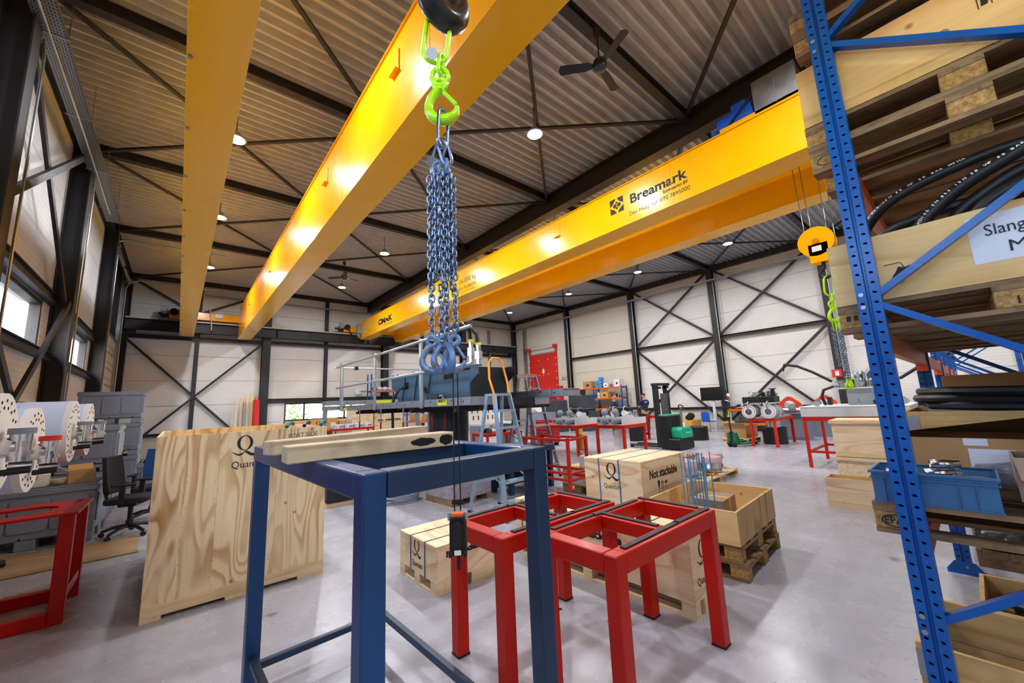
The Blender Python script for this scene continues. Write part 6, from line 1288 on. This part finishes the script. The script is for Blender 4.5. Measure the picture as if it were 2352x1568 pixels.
o = thing('tool_bags', 'black tool bags lying on the yellow brown box', 'bag', (17.3, 8.3, .507)); part('bag', MB().cyl((0,.1,.12),(.5,.2,.12),.11,n=12), 'fabric_black', o, smooth=True); part('bag', MB().cyl((.4,.2,.14),(.8,.3,.16),.14,n=12), 'fabric_black', o, smooth=True); part('bag_handle', MB().tube([(.1,.1,.22),(.15,.12,.32),(.35,.15,.32),(.4,.17,.22)], .014, 6), 'fabric_black', o, smooth=True)
# screen, chair, bench, bottles, drums along the right wall
tv = thing('display_screen', 'large black flat screen on a white pole by the right wall column', 'screen', (18.2, 7.6, 0)); part('panel', MB().box((-.02,-.52,1.34),(.03,.52,1.92)), 'screen_black', tv, bev=.006); boxpart('bezel', (-.025,-.53,1.325), (-.02,.53,1.34), 'steel_black', tv); part('pole', MB().cyl((.08,.02,0),(.08,.02,1.6),.07,n=16), 'white_paint', tv, smooth=True); part('foot', MB().cyl((.08,.02,0),(.08,.02,.03),.3,n=20), 'white_paint', tv, smooth=True); part('cable', MB().tube([(.05,.3,1.34),(.06,.2,1.1),(.07,.0,.85),(.08,-.05,.8)], .008, 6), 'steel_black', tv)
ch = thing('plastic_chair', 'blue plastic shell chair with chrome legs by the right wall', 'chair', (17.72, 7.66, 0), math.radians(70))
part('seat', MB().prism([(-.22,-.2),(.22,-.2),(.23,.2),(-.23,.2)], .43, .46), 'blue_plastic', ch, bev=.015, seg=2); part('backrest', MB().prism([(-.23,.46),(.23,.46),(.22,.80),(.15,.86),(-.15,.86),(-.22,.80)], .19, .22, 'y'), 'blue_plastic', ch, bev=.012, seg=2)
for x in (-.19,.19):
    for y in (-.17,.17): part('leg', MB().cyl((x*.9,y*.9,.43),(x*1.1,y*1.15,0),.011,n=8), 'chrome', ch, smooth=True)
for k, y in enumerate((6.92,7.18)):
    o = thing('water_bottle', 'blue water cooler bottle on the floor %s' % ('right of the pair' if k == 0 else 'left of the pair'), 'bottle', (18.35, y, 0)); part('body', MB().lathe([(.11,0),(.125,.02),(.125,.12),(.115,.14),(.125,.16),(.125,.28),(.05,.34),(.04,.40)], 18), 'blue_plastic', o, smooth=True); part('cap', MB().cyl((0,0,.40),(0,0,.43),.045,n=12), 'paper_white', o)
wbn = thing('workbench', 'long orange framed workbench along the right wall', 'workbench', (18.35, 4.55, 0)); L_ = 2.5
for y in (0,L_-.06):
    for x in (0,.75): boxpart('upright', (x,y,0), (x+.05,y+.06,.98), 'grey_board', wbn)
for z in (.25,.84): boxpart('beam', (-.01,.0,z), (.04,L_,z+.10), 'beam_orange', wbn); boxpart('beam', (.76,.0,z), (.81,L_,z+.10), 'beam_orange', wbn)
boxpart('bench_top', (-.02,0,.98), (.82,L_,1.01), 'grey_board', wbn); boxpart('lower_shelf', (.04,0,.33), (.76,L_,.35), 'cabinet_dark', wbn)
gb = thing('bench_fittings', 'assorted metal fittings laid out on the orange workbench', 'fittings', (18.4, 4.6, 1.01)); gear(gb, .1, .6, .1, 2.2, 0, 22, 31, .12)
dg = thing('control_pole', 'tall black control post with small gauges behind the pallet jack', 'control post', (17.9, 6.95, 0)); boxpart('post', (-.06,-.06,0), (.06,.06,1.75), 'machine_dark', dg); boxpart('shelf', (-.3,-.35,1.0), (.15,.35,1.06), 'machine_dark', dg); part('gauge', MB().cyl((-.08,-.15,1.55),(-.06,-.15,1.55),.07,n=14), 'white_paint', dg); part('gauge', MB().cyl((-.08,-.15,1.38),(-.06,-.15,1.38),.05,n=14), 'fire_red', dg)
for k in range(4):
    o = thing('grey_drum', 'tall grey metal drum by the right wall, %s from the left' % ['first','second','third','fourth'][k], 'drum', (18.75-.05*k, 4.15-.62*k, 0), group='grey drums along the right wall'); part('body', MB().lathe([(.28,0),(.30,.02),(.30,.86),(.27,.92),(.05,.93)], 28), 'motor_grey', o, smooth=True); part('lid', MB().cyl((0,0,.92),(0,0,.95),.2,n=20), 'steel_bright', o, smooth=True); boxpart('sticker', (-.306,-.05,.55), (-.30,.05,.65), 'fire_red' if k == 1 else 'sign_green', o)
# ---------------------------------------------------------------- shelves on the right wall
def shelf_rack(label, x, y0, y1, levels, depth=.5, posts=2, ax='y', top=.05, post='rack_blue'):
    o = thing('shelf_rack', label, 'shelf', (x, y0, 0)); L_ = y1-y0; h = levels[-1]+top
    for k in range(posts):
        y = L_*k/(posts-1)
        for xx in (0, depth-.05):
            a = (xx,y-.03,0) if ax == 'y' else (y-.03,xx,0); b = (xx+.05,y+.03,h) if ax == 'y' else (y+.03,xx+.05,h); boxpart('post', a, b, post, o)
    for z in levels:
        for xx in (-.01, depth-.03):
            a = (xx,0,z-.08) if ax == 'y' else (0,xx,z-.08); b = (xx+.04,L_,z) if ax == 'y' else (L_,xx+.04,z); boxpart('shelf_beam', a, b, 'beam_orange', o)
        boxpart('shelf_board', (.03,0,z-.03) if ax == 'y' else (0,.03,z-.03), (depth-.03,L_,z-.01) if ax == 'y' else (L_,depth-.03,z-.01), 'cabinet_dark', o)
    return o
shelf_rack('orange and blue shelving with boxes along the right wall behind the two men', 18.45, 12.5, 16.3, [.35,1.10,1.68,2.27], .55, 3)
shelf_rack('orange and blue shelving farther left by the red fire door', 17.0, 16.6, 18.2, [.35,.95,1.45,1.85], .55, 2)
rg = random.Random(17)
def goods(spec, x, z, d=.4):
    for (nm, lb, cat, y, w, hh, m, shp) in spec:
        o = thing(nm, lb, cat, (x, y, z+.001))
        if shp == 'box': boxpart('body', (0,0,0), (d,w,hh), m, o, bev=.006); boxpart('front_mark', (-.002,w*.3,hh*.3), (-.0005,w*.6,hh*.6), 'print_black', o)
        elif shp == 'rolls':
            for i in range(3):
                for j in range(2 if i < 2 else 1): part('roll', cached('roll', lambda: MB().cyl((0,0,0),(.26,0,0),.11,n=16).mesh('roll')), m, o, loc=(.05, .12+.22*j, .11+.2*i))
        elif shp == 'bottles':
            for i in range(int(w/.12)): part('bottle', cached(('btl',m), lambda: MB().lathe([(.05,0),(.05,.2),(.02,.25),(.02,.28)],10).mesh('bottle')), m, o, loc=(.1,.06+.12*i,0))
        else: gear(o, .05, d-.05, .0, w, 0, max(4,int(w*9)), int(y*10)+int(z*7), .12)
goods([('carton','brown carton on the top shelf, left','box',14.55,.62,.42,'cardboard','box'),('blue_rolls','stack of blue paper rolls on the top shelf','rolls',13.85,.5,.5,'blue_roll','rolls'),('helmet_bag','pale bag on the top shelf middle','bag',13.4,.3,.25,'paper_white','box'),('coffee_machine','white and black machine at the right end of the top shelf','machine',12.62,.35,.42,'white_paint','box'),('cable_pile','pile of cables and fittings on the top shelf','cables',13.0,.4,.2,'plastic_black','gear')], 18.5, 2.26)
goods([('blue_bottles','row of blue bottles on the second shelf','bottles',14.2,.5,.3,'blue_plastic','bottles'),('carton','perforated brown carton on the second shelf','box',13.45,.5,.34,'cardboard_orange','box'),('machine_parts','metal parts on the second shelf, right end','parts',12.65,.6,.3,'steel_bright','gear'),('white_bag','white bag beside the blue bottles','bag',14.02,.14,.32,'paper','box'),('red_parts','metal parts on the second shelf, left end','parts',15.2,.9,.3,'steel_bright','gear')], 18.5, 1.67)
goods([('machine_parts','black and steel parts on the third shelf, left','parts',13.7,.9,.3,'steel_bright','gear'),('machine_parts','steel parts on the third shelf, right','parts',12.65,.8,.3,'steel_bright','gear')], 18.5, 1.09)
goods([('machine_parts','small parts on the shelving by the fire door, upper shelf','parts',16.7,1.3,.2,'steel_bright','gear')], 17.05, 1.44)
def cabinet(label, x, y, dx, dy_, h, mat='cabinet_dark', doors=2):
    o = thing('cabinet', label, 'cabinet', (x, y, 0)); boxpart('body', (0,0,0), (dx,dy_,h), mat, o)
    for k in range(doors): d = boxpart('door', (-.012,k*dy_/doors+.006,.05), (0,(k+1)*dy_/doors-.006,h-.02), mat, o); boxpart('handle', (-.02,-.03,-.05), (-.006,-.015,.08), 'steel_bright', d)
    return o
cabinet('wide dark grey cabinet in front of the shelving, behind the left tank unit', 16.2, 13.05, .6, 1.3, 1.84); cabinet('dark grey cabinet left of the wide one, below the walkway end', 15.3, 14.2, .6, 1.05, 1.64)
o = thing('printer', 'small black screens on top of the wide grey cabinet', 'monitor', (16.35, 13.3, 1.841)); boxpart('screen', (0,0,.05), (.04,.35,.3), 'screen_black', o); boxpart('stand', (0,.12,0), (.15,.22,.05), 'plastic_black', o); boxpart('screen', (.02,.55,.05), (.06,.9,.28), 'screen_black', o); boxpart('stand', (.02,.66,0), (.15,.76,.05), 'plastic_black', o)
cabinet('pale grey notice cabinet beside the red post', 15.6, 15.9, .35, .8, 1.62, 'grey_board', 1)
# red fire door
fd = thing('door_2', 'red sliding fire door with a white flame sign in the right wall', 'door', (XR-.02, 17.95, 0), kind='structure')
for i in range(5): boxpart('leaf_panel', (-.06,0,i*.98+.004), (0,2.45,i*.98+.976), 'fire_red', fd)
boxpart('top_seal', (-.07,0,4.90), (0,2.45,4.98), 'plastic_grey', fd)
for y in (-.10,2.47):
    boxpart('guide_post', (-.12,y,0), (-.0,y+.08,5.2), 'fire_red', fd); boxpart('drive_box', (-.28,y-.06,5.2), (.0,y+.16,5.42), 'fire_red', fd)
    for k in range(10): boxpart('roller', (-.14,y+.02 if y > 0 else y+.02,.4+.45*k), (-.12,y+.06,.5+.45*k), 'white_paint', fd)
boxpart('counterweight', (-.2,-.45,1.6), (.0,-.18,2.6), 'fire_red', fd); boxpart('tie_bar', (-.1,-.1,5.25), (-.07,2.5,5.28), 'galvanised', fd)
decal([[(.0,.0),(.10,-.02),(.19,.06),(.20,.18),(.15,.30),(.13,.22),(.10,.42),(.04,.30),(-.02,.16)]], '-X', (-.063,1.32,3.55), 'print_white', fd, 'flame_sign'); decal([[(0,0),(.16,0),(.16,.03),(0,.03)]], '-X', (-.063,1.32,3.42), 'print_white', fd, 'flame_sign')
for y in (.75,1.65):
    for z in (1.5,2.5,3.45,4.5): part('rivet', cached('rivet', lambda: MB().cyl((-.012,0,0),(0,0,0),.035,n=10).mesh('rivet')), 'white_paint', fd, loc=(-.06,y,z))
decal([[(.16*i,0),(.16*i+.08,0),(.16*i+.14,.1),(.16*i+.06,.1)] for i in range(7)], '-X', (-.063,1.7,2.28), 'signal_yellow', fd, 'hazard_stripe')
o = thing('exit_sign', 'small green and white exit sign on the right wall', 'sign', (XR-.12, 17.2, 3.05)); boxpart('panel', (0,0,0), (.03,.36,.18), 'paper_white', o); boxpart('pictogram', (-.002,.05,.04), (0,.31,.14), 'sign_green', o); boxpart('arm', (.03,.16,.07), (.12,.2,.11), 'steel_dark', o)
o = thing('extinguisher_sign', 'red fire equipment sign on the column behind the second chain', 'sign', (XR-.34, 3.12, 2.05)); boxpart('plate', (-.01,0,0), (0,.30,.28), 'fire_red', o); boxpart('pictogram', (-.012,.09,.05), (-.01,.2,.22), 'print_white', o); boxpart('clip', (0,.1,.1), (.06,.18,.16), 'steel_dark', o)
# zinc channel posts on the far right corner
for k, (x, y, w_) in enumerate(((XR-.15,20.9,'beside the fire door'),(16.9,YF-.1,'on the far wall'))):
    o = part('zinc_post', MB().box((-.06,-.12,0),(.06,.12,6.9)), 'galvanised', loc=(x,y,0)); tag(o, 'wide zinc channel post %s near the far right corner' % w_, 'post', kind='structure')
# far shelf behind the machine, benches, window goods
shelf_rack('orange and blue shelving with bags against the far wall behind the blue housing', 8.0, 21.3, 24.3, [.5,1.5,2.62], .6, 3, 'x', .9)
goods([], 0, 0)
o = thing('bag_pile', 'white plastic bags and cartons heaped on the far shelving', 'bags', (8.15, 21.4, 2.611)); 
for k in range(9): part('bag', MB().sphere((.15+.30*k,.25,.12),.16,9,6,.75), rg.choice(['paper_white','paper','cardboard_grey']), o)
o = thing('carton', 'orange carton among the bags on the far shelving', 'box', (10.2, 21.4, 2.85)); boxpart('body', (0,0,-.24), (.6,.4,.3), 'cardboard_orange', o)
o = thing('dial_gauge', 'round white gauge on the far wall beside the shelving', 'gauge', (7.55, YF-.3, 2.62)); part('dial', MB().cyl((0,0,0),(0,.05,0),.17,n=20), 'white_paint', o, smooth=True); boxpart('arm', (.1,.0,-.02), (.5,.04,.02), 'cabinet_dark', o); boxpart('mount', (-.04,.05,-.04), (.04,.3,.04), 'cabinet_dark', o)
def mark_carton(label, x, y, z, dx, hh, txt):
    o = thing('carton', label, 'box', (x, y, z), group='branded cartons under the far window'); boxpart('body', (0,0,0), (dx,.5,hh), 'cardboard_orange', o, bev=.006)
    if txt: decal(q_logo(.34), '-Y', (dx/2-.17,-.001,.14), 'print_black', o, 'logo')
    else: boxpart('label_sheet', (dx*.35,-.003,.12), (dx*.8,-.001,.34), 'paper_white', o)
stnd = thing('goods_table', 'low pallet table under the branded cartons by the far window', 'table', (3.7, 20.3, 0)); boxpart('top', (0,0,.66), (4.2,.9,.72), 'old_x', stnd)
for x in (.1,2.0,4.0): boxpart('leg', (x,.1,0), (x+.1,.8,.66), 'old_y', stnd)
mark_carton('branded brown carton under the far window, leftmost', 3.75, 20.4, .721, 1.0, .5, False); mark_carton('branded brown carton with a black Q under the far window', 4.78, 20.4, .721, .72, .52, True); mark_carton('brown carton with a white sheet under the far window, third', 5.52, 20.4, .721, .5, .55, False); mark_carton('brown carton with a label under the far window, fourth', 6.1, 20.4, .721, 1.1, .42, False)
for k, (x, y, dx, hh, w_) in enumerate(((6.35,19.3,1.0,1.72,'tall, left'),(7.4,19.2,1.5,1.02,'lower right')) ):
    o = thing('shipping_crate', 'plain plywood crate below the walkway, ' + w_, 'crate', (x, y, 0)); boxpart('crate_body', (0,0,.1), (dx,.9,hh-.02), 'ply_x', o); boxpart('lid', (-.02,-.02,hh-.02), (dx+.02,.92,hh), 'ply_y', o)
    for q in (0,dx/2-.06,dx-.12): boxpart('skid', (q,0,0), (q+.12,.9,.1), 'pine_y', o)
o = thing('shipping_crate', 'plain plywood crate below the walkway, upper right on another crate', 'crate', (7.42, 19.22, 1.021)); boxpart('crate_body', (0,0,.08), (1.45,.85,.66), 'ply_x', o)
for q in (0,.4,.85,1.33): boxpart('skid', (q,0,0), (q+.12,.85,.08), 'pine_y', o)
tube_table('small red table with four white battery boxes below the far window', 5.0, 17.3, 1.65, .7, .86, .06)
for k in range(4):
    o = thing('battery_box', 'white boxed instrument on the small red table, %s from left' % ['first','second','third','fourth'][k], 'box', (5.03+.40*k, 17.38, .861), group='white boxes on the small red table'); boxpart('body', (0,0,0), (.34,.4,.17), 'paper', o, bev=.006); boxpart('label_sheet', (.16,-.002,.04), (.32,-.0005,.12), 'plastic_grey', o)
    for j in range(3): boxpart('dot', (.03,-.002,.03+.045*j), (.055,-.0005,.055+.045*j), 'dark_hole', o)
shelf_rack('low shelving with small cartons under the walkway by the pedestal', 8.3, 15.5, 17.6, [.55,1.0], .6, 2, 'y', .4)
for k in range(3): carton('carton', 'small pale carton on the low shelving, %s' % ['near','middle','far'][k], (8.35, 15.6+.62*k, 1.0), (.45,.5,.3), 0, 'ply_x' if k % 2 else 'cardboard')
# pegboard bench behind the pedestal
pbn = thing('tool_bench', 'white pegboard tool bench right of the pedestal', 'workbench', (8.1, 12.0, 0)); boxpart('bench_top', (0,-.7,.86), (1.6,0,.92), 'grey_board', pbn); boxpart('pegboard', (0,.0,.92), (1.6,.04,1.55), 'paper_white', pbn)
for x in (.0,1.5): boxpart('leg', (x,-.68,0), (x+.08,0,.86), 'plastic_grey', pbn)
for k in range(6): boxpart('tool', (.15+.22*k,-.02,1.05), (.19+.22*k,.0,1.2), 'toolbox_red', pbn); boxpart('tool', (.1+.25*k,-.02,1.3), (.13+.25*k,.0,1.45), 'plastic_black', pbn)
tube_table('long red table with paper and wood behind the ladders', 7.1, 9.6, 1.4, .8, .72, .06); gb2 = thing('bench_fittings', 'papers and loose parts on the long red table behind the ladders', 'fittings', (7.15, 9.65, .72)); gear(gb2, .1, 1.2, .1, .6, 0, 14, 44, .16)
tc = thing('tool_chest', 'dark red tool chest with drawers behind the left tank table', 'tool chest', (10.4, 10.2, 0)); boxpart('body', (0,0,.1), (.5,.75,.95), 'toolbox_red', tc, bev=.01)
for k in range(6): d = boxpart('drawer', (-.015,.03,.14+.13*k), (0,.72,.25+.13*k), 'toolbox_red', tc); boxpart('handle', (-.012,-.3,.035), (-.006,.3,.05), 'steel_bright', d)
for x in (.05,.4): boxpart('caster', (x,.05,0), (x+.06,.7,.1), 'rubber', tc)
o = thing('wire_spool', 'white round spool on a bench beside the red post', 'spool', (13.2, 13.6, 0)); part('disc', MB().cyl((0,0,1.32),(0,.25,1.32),.22,n=24), 'paper_white', o, smooth=True); boxpart('bench', (-.6,-.2,0), (.9,.5,1.09), 'plastic_grey', o)
o = thing('red_post', 'tall slim red post by the notice cabinet', 'post', (14.9, 15.6, 0)); boxpart('post', (0,0,0), (.08,.08,2.7), 'fire_red', o); boxpart('foot', (-.15,-.15,0), (.23,.23,.02), 'fire_red', o); boxpart('arm', (0,-.3,2.6), (.08,0,2.68), 'fire_red', o)
o = thing('yellow_stool', 'yellow broom bundle in a bin under the left tank table', 'bin', (10.2, 8.6, 0)); part('bin_body', MB().lathe([(.12,0),(.15,.02),(.17,.5),(.16,.52)], 16), 'bag_gold', o, smooth=True); part('broom', MB().cyl((0,0,.5),(.03,.02,.8),.06,n=8), 'bag_gold', o)
wtb = tube_table('red work table with white parts in front of the man at right', 13.9, 7.7, 1.2, .7, .90, .07); o = thing('white_parts', 'white boxed parts on the work table before the right man', 'parts', (14.0, 7.8, .90)); boxpart('box', (.2,.1,0), (.7,.4,.25), 'paper_white', o); boxpart('box', (.75,.1,0), (1.0,.35,.15), 'paper_white', o)
# ---------------------------------------------------------------- two men
def person(label, loc, rz, look, arm):
    o = thing('person', label, 'person', loc, rz)
    def skin(name, verts, edges, mat, parent, sub=2):
        me = bpy.data.meshes.new(name); me.from_pydata([v[:3] for v in verts], edges, []); me.materials.append(MATS[mat])
        ob = bpy.data.objects.new(name, me); COL.objects.link(ob); ob.parent = parent
        ob.modifiers.new('skin', 'SKIN'); sv = me.skin_vertices[0].data
        for i, v in enumerate(verts): sv[i].radius = (v[3], v[4] if len(v) > 4 else v[3]); sv[i].use_root = (i == 0)
        s_ = ob.modifiers.new('sub', 'SUBSURF'); s_.levels = 1; s_.render_levels = sub
        return ob
    A = arm
    body = [(0,0,.95,.13,.10),(0,0,1.15,.135,.10),(0,0,1.35,.16,.105),(0,0,1.46,.10,.08),(0,-.01,1.53,.05,.05),(0,-.02,1.60,.065,.075),(0,-.02,1.70,.075,.09),(0,-.015,1.755,.055,.07),
            (.19,0,1.42,.055),(.245,A[0],1.16,.043),(.22,A[0]-.20,A[1],.033),(.20,A[0]-.29,A[1]-.01,.03),(-.19,0,1.42,.055),(-.25,A[2],1.16,.043),(-.22,A[2]-.18,A[3],.033),(-.20,A[2]-.27,A[3]-.02,.03),
            (.09,0,.88,.09),(.10,-.01,.50,.06),(.10,.01,.09,.04),(.10,-.13,.04,.035),(-.09,0,.88,.09),(-.10,.01,.50,.06),(-.10,.02,.09,.04),(-.10,-.12,.04,.035)]
    ed = [(0,1),(1,2),(2,3),(3,4),(4,5),(5,6),(6,7),(3,8),(8,9),(9,10),(10,11),(3,12),(12,13),(13,14),(14,15),(0,16),(16,17),(17,18),(18,19),(0,20),(20,21),(21,22),(22,23)]
    b = skin('body', body, ed, 'skin', o)
    skin('shirt', [(0,0,.93,.172,.142),(0,0,1.15,.152,.115),(0,0,1.35,.178,.12),(0,0,1.47,.105,.088),(.19,0,1.425,.075),(.235,A[0]*.75,1.24,.062),(-.19,0,1.425,.075),(-.24,A[2]*.75,1.24,.062)], [(0,1),(1,2),(2,3),(3,4),(4,5),(3,6),(6,7)], 'navy_cloth', o)
    skin('trousers', [(0,0,.98,.165,.135),(.09,0,.86,.125),(.10,-.01,.50,.078),(.10,.01,.10,.062),(-.09,0,.86,.125),(-.10,.01,.50,.085),(-.10,.02,.10,.062)], [(0,1),(1,2),(2,3),(0,4),(4,5),(5,6)], 'trouser', o)
    skin('hair', [(0,.02,1.66,.06,.06),(0,.005,1.735,.078,.088),(0,-.005,1.77,.055,.07)], [(0,1),(1,2)], 'hair_dark', o)
    for s in (-1,1):
        part('shoe', MB().prism([(s*.10-.05,.06),(s*.10+.05,.06),(s*.10+.05,-.16),(s*.10+.02,-.22),(s*.10-.02,-.22),(s*.10-.05,-.16)], 0, .08), 'fabric_black', o, bev=.02, seg=2); part('ear', MB().sphere((s*.078,-.01,1.655),.022,8,6), 'skin', o, smooth=True)
        part('eye', MB().sphere((s*.03,-.098,1.665),.011,8,6), 'paper_white', o, smooth=True)
        for k in range(5):
            base = Vector((s*.20+(-.03+.015*k)*1.0, A[0 if s > 0 else 2]-(.29 if s > 0 else .27), A[1 if s > 0 else 3]-.01)); L_ = [.045,.07,.078,.07,.055][k]; tip = base + Vector((0,-L_,-.015)) if k else base + Vector((-s*.03,-.03,.0))
            part('finger', MB().tube([base, base.lerp(tip,.55)+Vector((0,0,.004)), tip+Vector((0,0,-.012))], [.010,.009,.007], 6), 'skin', o, smooth=True)
    part('nose', MB().sphere((0,-.118,1.645),.017,8,6), 'skin', o, smooth=True); part('mouth', MB().box((-.024,-.106,1.603),(.024,-.098,1.609)), 'toolbox_red', o); boxpart('shirt_print', (-.06,.118,1.38), (.06,.121,1.41), 'print_white', o)
    return o
person('man in a navy shirt bending over the tank unit, left of the two', (13.15, 9.3, 0), math.radians(10), 0, (-.02,.98,-.05,1.02)); person('man in a navy shirt seen from behind, right of the two by the stacker', (15.6, 9.45, 0), math.radians(160), 0, (-.10,1.05,-.12,1.10))
